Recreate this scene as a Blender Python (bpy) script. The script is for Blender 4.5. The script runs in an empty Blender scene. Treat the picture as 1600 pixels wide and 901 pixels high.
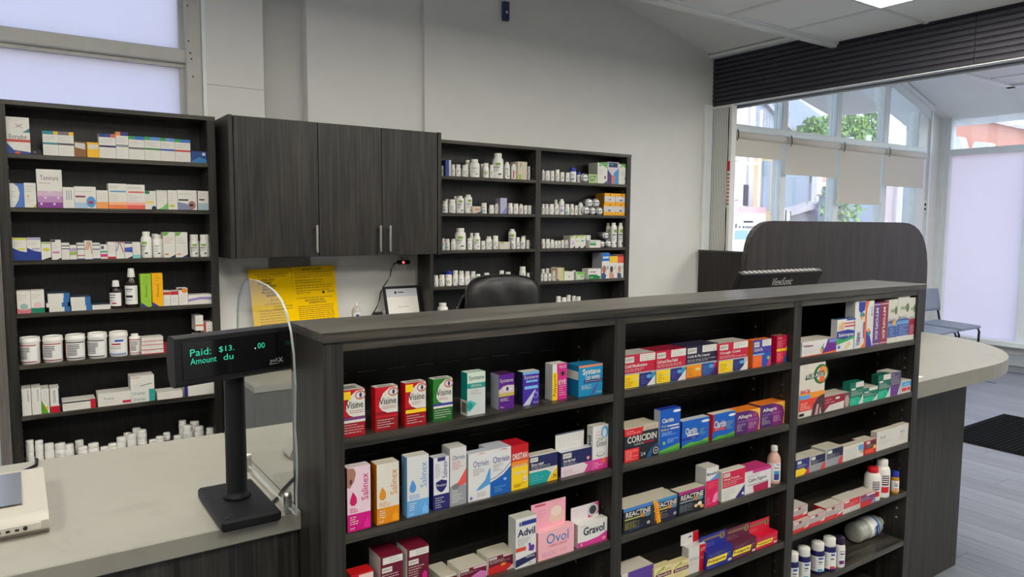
import bpy, math, random
from mathutils import Vector, Matrix
random.seed(7)
S = bpy.context.scene
COL = S.collection
EYE = 1.48                                  # eye height above the floor (m); +Y looks at the back wall

# ---------------------------------------------------------------- camera
cam_d = bpy.data.cameras.new('camera')
cam = bpy.data.objects.new('camera', cam_d); COL.objects.link(cam)
cam_d.sensor_width = 36.0
cam_d.lens = 1133.36 / 1600 * 36.0
cam_d.clip_start = .02; cam_d.clip_end = 300
yaw, pit, rol = [math.radians(a) for a in (34.4906, 5.1006, .3836)]
fw = Vector((math.sin(yaw) * math.cos(pit), math.cos(yaw) * math.cos(pit), -math.sin(pit)))
rt = Vector((math.cos(yaw), -math.sin(yaw), 0)); up = rt.cross(fw)
r2 = rt * math.cos(rol) + up * math.sin(rol); u2 = up * math.cos(rol) - rt * math.sin(rol)
cam.matrix_world = Matrix(((r2.x, u2.x, -fw.x, 0), (r2.y, u2.y, -fw.y, 0), (r2.z, u2.z, -fw.z, EYE), (0, 0, 0, 1)))
S.camera = cam

# ---------------------------------------------------------------- world, sun, exposure
W = bpy.data.worlds.new('world'); S.world = W; W.use_nodes = True
wn = W.node_tree.nodes; wl = W.node_tree.links; wn.clear()
sky = wn.new('ShaderNodeTexSky'); sky.sky_type = 'NISHITA'; sky.sun_disc = False
sky.sun_elevation = math.radians(48); sky.sun_rotation = math.radians(200); sky.air_density = 1.0; sky.dust_density = 2.0
bg = wn.new('ShaderNodeBackground'); bg.inputs['Strength'].default_value = .54
wo = wn.new('ShaderNodeOutputWorld')
wl.new(sky.outputs[0], bg.inputs['Color']); wl.new(bg.outputs[0], wo.inputs['Surface'])
sun_d = bpy.data.lights.new('sun', 'SUN'); sun_d.energy = .45; sun_d.angle = math.radians(.6); sun_d.color = (1.0, .95, .88)
sun = bpy.data.objects.new('sun', sun_d); COL.objects.link(sun)
sun.rotation_euler = (math.radians(48), 0, math.radians(-28)); sun.location = (6, -20, 30)   # stands high behind the shop, lights the street side
PANEL_GLOW = 10.8                            # ceiling panel brightness
S.cycles.max_bounces = 14; S.cycles.diffuse_bounces = 9; S.cycles.transparent_max_bounces = 12
S.view_settings.view_transform = 'Standard'; S.view_settings.look = 'None'
S.view_settings.exposure = .62; S.view_settings.gamma = 1.0; S.view_settings.use_curve_mapping = False

# ---------------------------------------------------------------- materials
MC = {}
def lin(c):
    return tuple(((v / 255) / 12.92 if v / 255 <= .04045 else ((v / 255 + .055) / 1.055) ** 2.4) for v in c)
def pmat(name, col, rough=.5, metal=.0, var=.06, scale=40.0, bump=.0, spec=.4, emit=None):
    """principled material whose colour carries a faint noise"""
    if name in MC: return MC[name]
    m = bpy.data.materials.new(name); m.use_nodes = True
    nt = m.node_tree; b = nt.nodes['Principled BSDF']
    b.inputs['Roughness'].default_value = rough; b.inputs['Metallic'].default_value = metal
    b.inputs['Specular IOR Level'].default_value = spec
    b.inputs['Base Color'].default_value = (*col, 1)
    if var or bump:
        tc = nt.nodes.new('ShaderNodeTexCoord'); nz = nt.nodes.new('ShaderNodeTexNoise')
        nz.inputs['Scale'].default_value = scale; nz.inputs['Detail'].default_value = 3
        nt.links.new(tc.outputs['Object'], nz.inputs['Vector'])
        rp = nt.nodes.new('ShaderNodeValToRGB')
        rp.color_ramp.elements[0].color = (*[c * (1 - var) for c in col], 1); rp.color_ramp.elements[0].position = .3
        rp.color_ramp.elements[1].color = (*[min(1, c * (1 + var)) for c in col], 1); rp.color_ramp.elements[1].position = .7
        nt.links.new(nz.outputs['Fac'], rp.inputs['Fac']); nt.links.new(rp.outputs['Color'], b.inputs['Base Color'])
        if bump:
            bp = nt.nodes.new('ShaderNodeBump'); bp.inputs['Strength'].default_value = bump; bp.inputs['Distance'].default_value = .002
            nt.links.new(nz.outputs['Fac'], bp.inputs['Height']); nt.links.new(bp.outputs['Normal'], b.inputs['Normal'])
    if emit:
        b.inputs['Emission Color'].default_value = (*emit[0], 1); b.inputs['Emission Strength'].default_value = emit[1]
    MC[name] = m; return m
def ink(c, rough=.42):
    """printed board in an sRGB 0-255 colour"""
    key = 'print_%02x%02x%02x' % tuple(c)
    if key not in MC: pmat(key, lin(c), rough, var=0, spec=.35)
    return MC[key]
def wood(name, along, lo, hi, rough=.42, fine=60, slow=2.2):
    if name in MC: return MC[name]
    m = bpy.data.materials.new(name); m.use_nodes = True
    nt = m.node_tree; b = nt.nodes['Principled BSDF']; L = nt.links.new
    tc = nt.nodes.new('ShaderNodeTexCoord'); mp = nt.nodes.new('ShaderNodeMapping')
    sc = [fine] * 3; sc[along] = slow; mp.inputs['Scale'].default_value = sc
    nz = nt.nodes.new('ShaderNodeTexNoise'); nz.inputs['Scale'].default_value = 1.6; nz.inputs['Detail'].default_value = 7; nz.inputs['Distortion'].default_value = .6
    mp2 = nt.nodes.new('ShaderNodeMapping'); sc2 = [9.0] * 3; sc2[along] = .9; mp2.inputs['Scale'].default_value = sc2
    n2 = nt.nodes.new('ShaderNodeTexNoise'); n2.inputs['Scale'].default_value = 1.0; n2.inputs['Detail'].default_value = 4; n2.inputs['Distortion'].default_value = 2.5
    L(tc.outputs['Object'], mp.inputs['Vector']); L(mp.outputs[0], nz.inputs['Vector'])
    L(tc.outputs['Object'], mp2.inputs['Vector']); L(mp2.outputs[0], n2.inputs['Vector'])
    mx = nt.nodes.new('ShaderNodeMath'); mx.operation = 'MULTIPLY_ADD'; mx.inputs[1].default_value = .62
    ms = nt.nodes.new('ShaderNodeMath'); ms.operation = 'MULTIPLY'; ms.inputs[1].default_value = .38
    L(n2.outputs['Fac'], ms.inputs[0]); L(nz.outputs['Fac'], mx.inputs[0]); L(ms.outputs[0], mx.inputs[2])
    rp = nt.nodes.new('ShaderNodeValToRGB'); rp.color_ramp.elements[0].position = .37; rp.color_ramp.elements[1].position = .66
    rp.color_ramp.elements[0].color = (*lo, 1); rp.color_ramp.elements[1].color = (*hi, 1)
    L(mx.outputs[0], rp.inputs['Fac']); L(rp.outputs['Color'], b.inputs['Base Color'])
    bp = nt.nodes.new('ShaderNodeBump'); bp.inputs['Strength'].default_value = .12; bp.inputs['Distance'].default_value = .001
    L(mx.outputs[0], bp.inputs['Height']); L(bp.outputs['Normal'], b.inputs['Normal'])
    b.inputs['Roughness'].default_value = rough; b.inputs['Specular IOR Level'].default_value = .4
    MC[name] = m; return m
def clear_glass(name, tint=(1, 1, 1), gloss=.06, refl=.5):
    """thin clear sheet: straight-through light plus a fresnel reflection"""
    if name in MC: return MC[name]
    m = bpy.data.materials.new(name); m.use_nodes = True
    nt = m.node_tree; nt.nodes.clear(); L = nt.links.new
    o = nt.nodes.new('ShaderNodeOutputMaterial'); t = nt.nodes.new('ShaderNodeBsdfTransparent'); t.inputs[0].default_value = (*tint, 1)
    g = nt.nodes.new('ShaderNodeBsdfGlossy'); g.inputs['Roughness'].default_value = .02
    lw = nt.nodes.new('ShaderNodeLayerWeight'); lw.inputs['Blend'].default_value = .2
    mu = nt.nodes.new('ShaderNodeMath'); mu.operation = 'MULTIPLY_ADD'; mu.inputs[1].default_value = refl; mu.inputs[2].default_value = gloss * .4
    L(lw.outputs['Fresnel'], mu.inputs[0])
    mx = nt.nodes.new('ShaderNodeMixShader'); L(mu.outputs[0], mx.inputs[0]); L(t.outputs[0], mx.inputs[1]); L(g.outputs[0], mx.inputs[2])
    L(mx.outputs[0], o.inputs['Surface']); MC[name] = m; return m
def frosted(name, col):
    if name in MC: return MC[name]
    m = bpy.data.materials.new(name); m.use_nodes = True
    nt = m.node_tree; nt.nodes.clear(); L = nt.links.new
    o = nt.nodes.new('ShaderNodeOutputMaterial'); t = nt.nodes.new('ShaderNodeBsdfTranslucent')
    nz = nt.nodes.new('ShaderNodeTexNoise'); nz.inputs['Scale'].default_value = 1.5
    tc = nt.nodes.new('ShaderNodeTexCoord'); L(tc.outputs['Object'], nz.inputs['Vector'])
    rp = nt.nodes.new('ShaderNodeValToRGB'); rp.color_ramp.elements[0].color = (*[c * .95 for c in col], 1); rp.color_ramp.elements[1].color = (*col, 1)
    L(nz.outputs['Fac'], rp.inputs['Fac']); L(rp.outputs['Color'], t.inputs[0])
    d = nt.nodes.new('ShaderNodeBsdfDiffuse'); d.inputs[0].default_value = (.75, .78, .85, 1)
    mx = nt.nodes.new('ShaderNodeMixShader'); mx.inputs[0].default_value = .12
    L(t.outputs[0], mx.inputs[1]); L(d.outputs[0], mx.inputs[2]); L(mx.outputs[0], o.inputs['Surface'])
    MC[name] = m; return m

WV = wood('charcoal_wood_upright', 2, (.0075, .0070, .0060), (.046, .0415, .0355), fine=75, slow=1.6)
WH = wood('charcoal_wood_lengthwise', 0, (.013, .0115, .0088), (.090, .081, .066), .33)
WD = wood('charcoal_wood_shaded', 2, (.006, .006, .007), (.016, .0155, .016))  # darker copy of the wood, with the shelf interior's shade in its colour
WB = wood('brown_charcoal_wood', 2, (.007, .0052, .0046), (.032, .0245, .021))
TAUPE = wood('taupe_wood', 2, (.10, .09, .085), (.20, .18, .165))
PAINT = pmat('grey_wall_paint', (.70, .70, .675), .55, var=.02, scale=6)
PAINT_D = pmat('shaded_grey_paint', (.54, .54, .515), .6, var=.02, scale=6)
WHITE_T = pmat('white_trim_paint', (.78, .82, .82), .4, var=.03, scale=9)
FRAME_B = pmat('beige_frame_paint', (.50, .50, .46), .45, var=.05, scale=12)
CEIL_M = pmat('ceiling_paint', (.80, .80, .78), .7, var=.02, scale=5)
TILE_M = pmat('ceiling_tile_board', (.90, .89, .86), .85, var=.06, scale=160, bump=.3)
GRID_M = pmat('ceiling_grid_metal', (.76, .76, .74), .4, var=.02)
SLAT_M = pmat('black_fluted_panel', (.036, .036, .048), .5, var=.12, scale=20)
WHITE_P = pmat('white_plastic', (.74, .74, .70), .35, var=.02)
CREAM_P = pmat('cream_plastic', (.36, .34, .29), .4, var=.02)
BLACK_P = pmat('black_plastic', (.007, .007, .009), .5, var=.05, spec=.22)
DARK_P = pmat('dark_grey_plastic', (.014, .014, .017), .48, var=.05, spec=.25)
CHROME = pmat('brushed_nickel', (.62, .60, .56), .28, metal=1.0, var=.03)
STEEL_D = pmat('dark_steel', (.03, .035, .045), .35, metal=.3, var=.04)
LEATHER = pmat('black_leather', (.013, .013, .014), .42, var=.2, scale=70, bump=.35)
PAPER = pmat('white_paper', (.80, .79, .74), .7, var=.02)
YELLOW = pmat('yellow_card', lin((255, 205, 0)), .8, var=.03, spec=.1)
INK = pmat('dark_ink', (.02, .018, .015), .6, var=0)
GLASS = clear_glass('window_glass')
ACRYL = clear_glass('acrylic_sheet', (.93, .945, .945), .10, .12)
ACRYL_E = pmat('acrylic_edge', (.34, .37, .37), .25, var=.02)
FROST = frosted('frosted_film', (.80, .725, .73))
def marble():
    m = bpy.data.materials.new('cream_marble_laminate'); m.use_nodes = True
    nt = m.node_tree; b = nt.nodes['Principled BSDF']; L = nt.links.new
    tc = nt.nodes.new('ShaderNodeTexCoord'); nz = nt.nodes.new('ShaderNodeTexNoise')
    nz.inputs['Scale'].default_value = 7; nz.inputs['Detail'].default_value = 9; nz.inputs['Distortion'].default_value = 1.6; nz.inputs['Roughness'].default_value = .62
    L(tc.outputs['Object'], nz.inputs['Vector'])
    rp = nt.nodes.new('ShaderNodeValToRGB'); e = rp.color_ramp.elements
    e[0].position = .30; e[0].color = (.23, .22, .187, 1); e[1].position = .62; e[1].color = (.262, .252, .216, 1)
    k = e.new(.42); k.color = (.255, .245, .21, 1)
    L(nz.outputs['Fac'], rp.inputs['Fac']); L(rp.outputs['Color'], b.inputs['Base Color'])
    b.inputs['Roughness'].default_value = .34; b.inputs['Specular IOR Level'].default_value = .45
    return m
MARBLE = marble()

# ---------------------------------------------------------------- mesh helpers
WLOC = {}
class MB:
    """collects polygons with a material each, then links them as ONE mesh object"""
    def __init__(s): s.v = []; s.f = []; s.m = []; s.sm = []
    def add(s, vs, fs, mat, smooth=False):
        o = len(s.v); s.v += [tuple(p) for p in vs]
        for f in fs: s.f.append([o + i for i in f]); s.m.append(mat); s.sm.append(smooth)
        return s
    def box(s, x0, x1, y0, y1, z0, z1, mat):
        v = [(x0, y0, z0), (x1, y0, z0), (x1, y1, z0), (x0, y1, z0), (x0, y0, z1), (x1, y0, z1), (x1, y1, z1), (x0, y1, z1)]
        return s.add(v, [(0, 3, 2, 1), (4, 5, 6, 7), (0, 1, 5, 4), (1, 2, 6, 5), (2, 3, 7, 6), (3, 0, 4, 7)], mat)
    def bbox(s, x0, x1, y0, y1, z0, z1, mat, b=.004):
        """box with chamfered edges"""
        def ring(i, z): return [(x0 + i, y0 + b, z), (x0 + b, y0 + i, z), (x1 - b, y0 + i, z), (x1 - i, y0 + b, z), (x1 - i, y1 - b, z), (x1 - b, y1 - i, z), (x0 + b, y1 - i, z), (x0 + i, y1 - b, z)]
        R = [ring(b, z0), ring(0, z0 + b), ring(0, z1 - b), ring(b, z1)]
        v = sum(R, []); f = [tuple(reversed(range(8))), tuple(range(24, 32))]
        for k in range(3):
            for i in range(8): f.append((8 * k + i, 8 * k + (i + 1) % 8, 8 * k + 8 + (i + 1) % 8, 8 * k + 8 + i))
        return s.add(v, f, mat)
    def prism(s, pts, axis, a, b, mat, smooth=False, side=None):
        """polygon of 2-D points swept along axis 0/1/2 from a to b"""
        def P(p, t): return (t, p[0], p[1]) if axis == 0 else (p[0], t, p[1]) if axis == 1 else (p[0], p[1], t)
        n = len(pts); v = [P(p, a) for p in pts] + [P(p, b) for p in pts]
        s.add(v, [tuple(range(n)), tuple(reversed(range(n, 2 * n)))], mat)
        s.add(v, [(i, n + i, n + (i + 1) % n, (i + 1) % n) for i in range(n)], side or mat, smooth)
        return s
    def lathe(s, prof, mat, c=(0, 0, 0), n=20, smooth=True, axis=2):
        v = []; f = []
        for r, z in prof:
            for i in range(n):
                a = 2 * math.pi * i / n; p = (r * math.cos(a), r * math.sin(a), z)
                if axis == 0: p = (p[2], p[0], p[1])
                if axis == 1: p = (p[0], p[2], p[1])
                v.append((p[0] + c[0], p[1] + c[1], p[2] + c[2]))
        for k in range(len(prof) - 1):
            for i in range(n):
                j = (i + 1) % n; f.append((k * n + i, k * n + j, k * n + n + j, k * n + n + i))
        f.append(tuple(reversed(range(n)))); f.append(tuple(range((len(prof) - 1) * n, len(prof) * n)))
        return s.add(v, f, mat, smooth)
    def tube(s, pts, r, mat, n=8):
        pts = [Vector(p) for p in pts]; rings = []
        for i, p in enumerate(pts):
            t = (pts[min(i + 1, len(pts) - 1)] - pts[max(i - 1, 0)]).normalized()
            q = Vector((0, 0, 1)) if abs(t.z) < .9 else Vector((1, 0, 0))
            a = t.cross(q).normalized(); b = t.cross(a)
            rings.append([p + (a * math.cos(2 * math.pi * k / n) + b * math.sin(2 * math.pi * k / n)) * r for k in range(n)])
        v = sum(rings, []); f = [tuple(range(n)), tuple(reversed(range(len(v) - n, len(v))))]
        for i in range(len(pts) - 1):
            for k in range(n): f.append((i * n + k, i * n + n + k, i * n + n + (k + 1) % n, i * n + (k + 1) % n))
        return s.add(v, f, mat, True)
    def band(s, r, a0, a1, z0, z1, mat, n=8, c=(0, 0, 0)):
        v = []; f = []
        for i in range(n + 1):
            a = a0 + (a1 - a0) * i / n
            v += [(c[0] + r * math.cos(a), c[1] + r * math.sin(a), c[2] + z0), (c[0] + r * math.cos(a), c[1] + r * math.sin(a), c[2] + z1)]
        for i in range(n): f.append((2 * i, 2 * i + 2, 2 * i + 3, 2 * i + 1))
        return s.add(v, f, mat, True)
    def mesh(s, name, off=(0, 0, 0)):
        me = bpy.data.meshes.new(name)
        me.from_pydata([(a - off[0], b - off[1], c - off[2]) for a, b, c in s.v], [], s.f)
        ms = []
        for m in s.m:
            if m not in ms: ms.append(m)
        for m in ms: me.materials.append(m)
        me.polygons.foreach_set('material_index', [ms.index(m) for m in s.m])
        me.polygons.foreach_set('use_smooth', s.sm); me.update()
        return me
    def build(s, name, parent=None, loc=None, rel=False):
        off = (0, 0, 0)
        if parent is not None and not rel: off = WLOC[parent.name]
        elif loc is not None and not rel: off = loc
        o = bpy.data.objects.new(name, s.mesh(name, off)); COL.objects.link(o)
        if parent is not None: o.parent = parent; WLOC[o.name] = WLOC[parent.name]
        else:
            o.location = loc or (0, 0, 0); WLOC[o.name] = tuple(o.location)
        return o
def tag(o, label, cat, group=None):
    o['label'] = label; o['category'] = cat
    if group: o['group'] = group
    return o
def thing(name, label, cat, loc=(0, 0, 0), rotz=0, group=None):
    o = bpy.data.objects.new(name, None); COL.objects.link(o); o.empty_display_size = .05
    o.location = loc; o.rotation_euler = (0, 0, rotz); WLOC[o.name] = tuple(loc) if not rotz else (0, 0, 0)
    return tag(o, label, cat, group)
def struct(o): o['kind'] = 'structure'; return o
def sroot(name, loc=(0, 0, 0)):
    o = bpy.data.objects.new(name, None); COL.objects.link(o); o.location = loc; WLOC[o.name] = tuple(loc); o['kind'] = 'structure'; return o
def child(name, mesh, parent, loc=(0, 0, 0), rot=None, scale=None):
    o = bpy.data.objects.new(name, mesh); COL.objects.link(o); o.parent = parent; o.location = loc
    if rot: o.rotation_euler = rot
    if scale: o.scale = scale
    WLOC[o.name] = (0, 0, 0); return o
def rounded(pts, rad, n=8):
    """round the corners of a convex 2-D polygon; rad per corner"""
    out = []; N = len(pts)
    for i, p in enumerate(pts):
        r = rad[i] if isinstance(rad, (list, tuple)) else rad
        p = Vector(p)
        if r <= 0: out.append(tuple(p)); continue
        a = (Vector(pts[i - 1]) - p).normalized(); b = (Vector(pts[(i + 1) % N]) - p).normalized()
        for k in range(n + 1):
            t = k / n; q = (p + a * r) * (1 - t) ** 2 + p * 2 * t * (1 - t) + (p + b * r) * t * t
            # quadratic blend pulled towards a true arc
            out.append(tuple(q))
    return out
TXT = {}
def text_mesh(s, mat):
    """lettering as a mesh that fills the unit square (x right, y up)"""
    key = (s, mat.name)
    if key in TXT: return TXT[key]
    bold = s.startswith('*'); t = s[1:] if bold else s
    cu = bpy.data.curves.new('lettering', 'FONT'); cu.body = t; cu.resolution_u = 2; cu.fill_mode = 'FRONT'
    cu.align_x = 'CENTER'
    if bold: cu.offset = .022
    ob = bpy.data.objects.new('lettering', cu)
    me = bpy.data.meshes.new_from_object(ob)
    bpy.data.objects.remove(ob); bpy.data.curves.remove(cu)
    xs = [v.co.x for v in me.vertices]; ys = [v.co.y for v in me.vertices]
    x0, x1, y0, y1 = min(xs), max(xs), min(ys), max(ys)
    for v in me.vertices: v.co = ((v.co.x - x0) / max(1e-6, x1 - x0), (v.co.y - y0) / max(1e-6, y1 - y0), 0)
    me.materials.clear(); me.materials.append(mat); me.name = 'lettering'
    TXT[key] = me; return me
def letter(parent, s, mat, p0, ax, ay, name='lettering'):
    """put lettering in the parallelogram p0, p0+ax, p0+ay (parent-local)"""
    o = bpy.data.objects.new(name, text_mesh(s, mat)); COL.objects.link(o); o.parent = parent
    ax = Vector(ax); ay = Vector(ay); n = ax.cross(ay).normalized()
    o.matrix_local = Matrix(((ax.x, ay.x, n.x, p0[0]), (ax.y, ay.y, n.y, p0[1]), (ax.z, ay.z, n.z, p0[2]), (0, 0, 0, 1)))
    return o

# ================================================================ THE ROOM
XL, XR, YN = -3.2, 8.8, -4.2                # left wall, right window wall, wall behind the camera
# floor: slab, then planks that run towards the back wall where the floor is in view
PLANK = [wood('pale_grey_plank_%d' % k, 1, tuple(v * s for v in (.135, .150, .172)), tuple(v * s for v in (.222, .240, .272)), .33, 34, 1.6) for k, s in enumerate((.90, 1.0, 1.08))]
fl = MB(); fl.box(XL - .2, XR + .2, YN - .2, 4.5, -.15, -.006, PLANK[0]); floor = struct(fl.build('floor'))
pm = []
for m in PLANK:
    pm.append(MB().box(-.0895, .0895, -.609, .609, -.006, 0, m).mesh('plank'))
for i in range(34):
    x = 2.72 + .18 * i
    y = -1.6 - .3 * ((i * 5) % 4)
    while y < 4.0:
        if y + .61 < 4.12: child('plank', pm[(i * 7 + int(y * 10)) % 3], floor, (x, y, 0))
        y += 1.22
# back wall: painted piers with a shallow dark recess; the right part stands a little proud
w = MB()
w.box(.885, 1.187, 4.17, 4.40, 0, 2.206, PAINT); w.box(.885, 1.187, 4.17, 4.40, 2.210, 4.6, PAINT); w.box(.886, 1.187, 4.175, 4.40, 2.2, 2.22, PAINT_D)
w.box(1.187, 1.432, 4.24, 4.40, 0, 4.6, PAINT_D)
w.box(1.432, 2.167, 4.17, 4.40, 0, 4.6, PAINT); w.box(2.167, 4.83, 4.135, 4.40, 0, 4.6, PAINT)
w.box(XL, .885, 4.17, 4.40, 0, .98, PAINT); w.box(XL, .885, 4.17, 4.40, 4.1, 4.9, PAINT); w.box(XL, -1.7, 4.17, 4.4, .9, 4.2, PAINT)
w.box(4.83, 5.06, 4.135, 4.40, 2.455, 4.6, PAINT)
struct(w.build('wall_back'))
struct(MB().box(XL - .15, XL, YN, 4.4, 0, 4.9, PAINT).build('wall_left'))
struct(MB().box(XL, XR + .15, YN - .15, YN, 0, 4.9, PAINT).build('wall_front'))
struct(MB().box(2.19, 4.75, 4.122, 4.135, 0, .10, WHITE_T).build('baseboard_back'))

# frosted window, left
wi = sroot('window_1', (0, 4.24, .98))
WLOC[wi.name] = (0, 4.24, .98)
MB().box(-1.7, .79, 4.235, 4.243, .98, 2.30, FROST).build('frosted_pane', wi)
MB().box(-1.7, .79, 4.235, 4.243, 2.37, 4.1, FROST).build('frosted_pane', wi)
fb = MB(); fb.bbox(.788, .868, 4.175, 4.30, .98, 4.1, FRAME_B, .006); fb.box(.868, .886, 4.168, 4.30, .98, 4.1, WHITE_T); fb.box(.764, .788, 4.215, 4.30, .98, 4.1, FRAME_B)
fb.build('window_post', wi)
for x in (-.55,):
    MB().bbox(x - .04, x + .04, 4.175, 4.3, .98, 4.1, FRAME_B, .006).build('window_post', wi)
rb = MB(); rb.bbox(-1.7, .79, 4.175, 4.30, 2.306, 2.376, FRAME_B, .006); rb.box(-1.7, .79, 4.205, 4.30, 2.286, 2.306, FRAME_B); rb.build('window_rail', wi)
MB().bbox(-1.7, .87, 4.17, 4.3, .95, 1.0, FRAME_B).build('window_sill', wi)
sc_ = MB()
for x, z in ((-.03, 2.345), (.803, 2.42), (.81, 2.36), (.815, 2.33), (.803, 2.60), (.82, 2.24)):
    sc_.lathe([(.004, 0), (.004, .003)], BLACK_P, (x, 4.172, z), 8, axis=1)
k = sc_.build('screw', wi); k['kind'] = 'stuff'

# upper sloped ceiling along the back wall
def zc(x): return 2.87 + .24 * (4.85 - x)
up_ = MB(); up_.prism([(XL, zc(XL)), (5.05, zc(5.05)), (5.05, zc(5.05) + .2), (XL, zc(XL) + .2)], 1, 3.05, 4.5, CEIL_M)
up_.prism([(XL, 2.79), (4.85, 2.79), (4.85, zc(4.85)), (XL, zc(XL))], 1, 3.03, 3.06, CEIL_M)
struct(up_.build('ceiling_upper'))
struct(MB().box(4.79, 4.85, 3.08, 4.135, 2.845, 2.868, WHITE_T).build('trim_1'))

# lower tiled ceiling
ZT = 2.763
ce = MB(); ce.box(XL, 5.05, YN, 3.08, ZT + .03, ZT + .10, CEIL_M); ceiling = struct(ce.build('ceiling'))
gx = [4.29 - .61 * k for k in range(13)]; gy = [2.425 - .61 * k for k in range(12)]
LIGHTS = {(c, r) for c in (0, 3, 6, 9) for r in (0, 4)}      # (column, row) of the .6 x 1.2 m light panels
taken = {(c, r + d) for c, r in LIGHTS for d in (0, 1)}
g = MB()
for x in gx: g.box(x - .012, x + .012, YN, 3.035, ZT - .002, ZT + .03, GRID_M)
for y in gy: g.box(XL, 4.85, y - .012, y + .012, ZT - .0015, ZT + .03, GRID_M)
g.build('ceiling_grid', ceiling)
tm = MB().box(-.292, .292, -.292, .292, 0, .014, TILE_M).mesh('ceiling_tile')
tm2 = MB().box(-.267, .267, -.292, .292, 0, .014, TILE_M).mesh('ceiling_tile')
for c in range(-1, 12):
    for r in range(-1, 11):
        if (c, r) in taken: continue
        xc = 4.57 if c < 0 else gx[c] - .305
        yc = 2.73 if r < 0 else gy[r] - .305
        if xc - .3 < XL or yc - .3 < YN: continue
        child('ceiling_tile', tm2 if c < 0 else tm, ceiling, (xc, yc, ZT + .004))
et = MB(); et.box(XL, 4.85, 3.035, 3.075, ZT - .028, ZT + .05, GRID_M); et.box(XL, 4.85, 3.02, 3.035, ZT - .012, ZT + .02, WHITE_T)
struct(et.build('trim_2'))
GLOW = pmat('lit_diffuser', (.9, .87, .8), .5, var=0, emit=((1.0, .95, .85), PANEL_GLOW))
lm = MB().box(-.285, .285, -.59, .59, -.004, .006, GLOW).mesh('diffuser')
lf = MB(); lf.box(-.30, -.285, -.605, .605, -.006, .02, WHITE_T); lf.box(.285, .30, -.605, .605, -.006, .02, WHITE_T); lf.box(-.285, .285, -.605, -.59, -.006, .02, WHITE_T); lf.box(-.285, .285, .59, .605, -.006, .02, WHITE_T)
lfm = lf.mesh('panel_frame')
LBL = {(0, 0): 'warm lit ceiling light panel cut off by the top edge, beside the black beam'}
for (c, r) in sorted(LIGHTS):
    t = thing('ceiling_light', LBL.get((c, r), 'flat light panel in the tiled ceiling, %s row' % {0: 'beam', 3: 'display', 6: 'counter', 9: 'window'}[c] + (' back' if r == 0 else ' front')), 'ceiling light', (gx[c] - .305, gy[r] - .61, ZT + .002), 0, 'ceiling light panels')
    child('diffuser', lm, t); child('panel_frame', lfm, t)

for x_, y, nm in ((6.2, 1.2, 'beam side back'), (6.2, -1.2, 'beam side front'), (7.1, 1.2, 'window side back'), (7.1, -1.2, 'window side front')):  # panels added out of view to brighten the blinds and window frames
    t = thing('ceiling_light', 'unseen light panel added to the waiting area ceiling, %s' % nm, 'ceiling light', (x_, y, ZT + .010), 0, 'ceiling light panels')
    child('diffuser', lm, t); child('panel_frame', lfm, t)

# black fluted beam between the dispensary and the waiting area
bc = MB(); bc.box(4.862, 5.05, YN, 4.135, 2.462, 2.868, SLAT_M); beam = struct(bc.build('trim_3'))
sl = []
for k in range(11):
    z = 2.458 + .0373 * k
    for ya, yb in ((YN, 2.13), (2.134, 4.132)):
        MB().prism([(4.862, z), (4.850, z + .004), (4.850, z + .026), (4.856, z + .030), (4.862, z + .034)], 1, ya, yb, SLAT_M).build('slat', beam)
be = MB(); be.box(4.848, 4.868, YN, 4.12, 2.452, 2.457, WHITE_T); be.box(4.90, 4.92, YN, 4.12, 2.455, 2.462, GRID_M); be.box(5.03, 5.055, YN, 4.12, 2.450, 2.462, WHITE_T)
be.build('metal_edge', beam)

# waiting area: gabled ceiling that falls to the right window wall, with a dropped tile field
def zg(x): return 2.834 + .31 * (8.326 - x)
gc = MB(); gc.prism([(5.05, zg(5.05)), (XR + .2, zg(XR + .2)), (XR + .2, zg(XR + .2) + .15), (5.05, zg(5.05) + .15)], 1, YN, 4.6, CEIL_M)
gc.box(5.0, 5.05, YN, 4.4, 2.86, 4.2, CEIL_M)
struct(gc.build('ceiling_gable'))
dc = MB(); dc.box(5.05, 7.62, YN, 3.0, ZT + .012, ZT + .06, TILE_M); dc.box(7.56, 7.64, YN, 3.05, ZT - .012, ZT + .06, WHITE_T); dc.box(5.05, 7.64, 2.98, 3.05, ZT - .012, ZT + .06, WHITE_T)
for x in (5.9, 6.51, 7.12): dc.box(x - .012, x + .012, YN, 3.0, ZT + .004, ZT + .02, GRID_M)
for y in (2.4, 1.79, 1.18, .57): dc.box(5.05, 7.6, y - .012, y + .012, ZT + .004, ZT + .02, GRID_M)
struct(dc.build('ceiling_front'))

# street window with four panes (behind the beam)
w2 = sroot('window_2', (6.8, 4.15, .3))
mull = [(4.86, 5.02), (5.78, 5.876), (6.636, 6.734), (7.50, 7.61), (8.20, 8.405)]
for a, b in mull:
    top = zg((a + b) / 2) - .02
    m_ = MB(); m_.bbox(a + .012, b, 4.122, 4.20, .3, top, WHITE_T, .006)
    m_.build('mullion', w2)
    la = MB(); la.box(a - .034, a - .028, 4.150, 4.180, .33, top - .12, WHITE_P); z = .34
    while z < top - .3:
        la.add([(a - .020, 4.146, z), (a - .020, 4.154, z), (a - .020, 4.176, z + .10), (a - .020, 4.168, z + .10)], [(0, 1, 2, 3)], WHITE_P)
        la.add([(a - .0205, 4.168, z + .10), (a - .0205, 4.176, z + .10), (a - .0205, 4.154, z + .2), (a - .0205, 4.146, z + .2)], [(0, 1, 2, 3)], WHITE_P); z += .2
    if a > 5: la.build('folded_lattice', w2)
MB().bbox(4.9, 8.405, 4.115, 4.24, 2.292, 2.345, WHITE_T, .006).build('transom', w2)
MB().bbox(4.9, 8.405, 4.10, 4.28, .27, .33, WHITE_T, .006).build('window_sill', w2)
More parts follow.
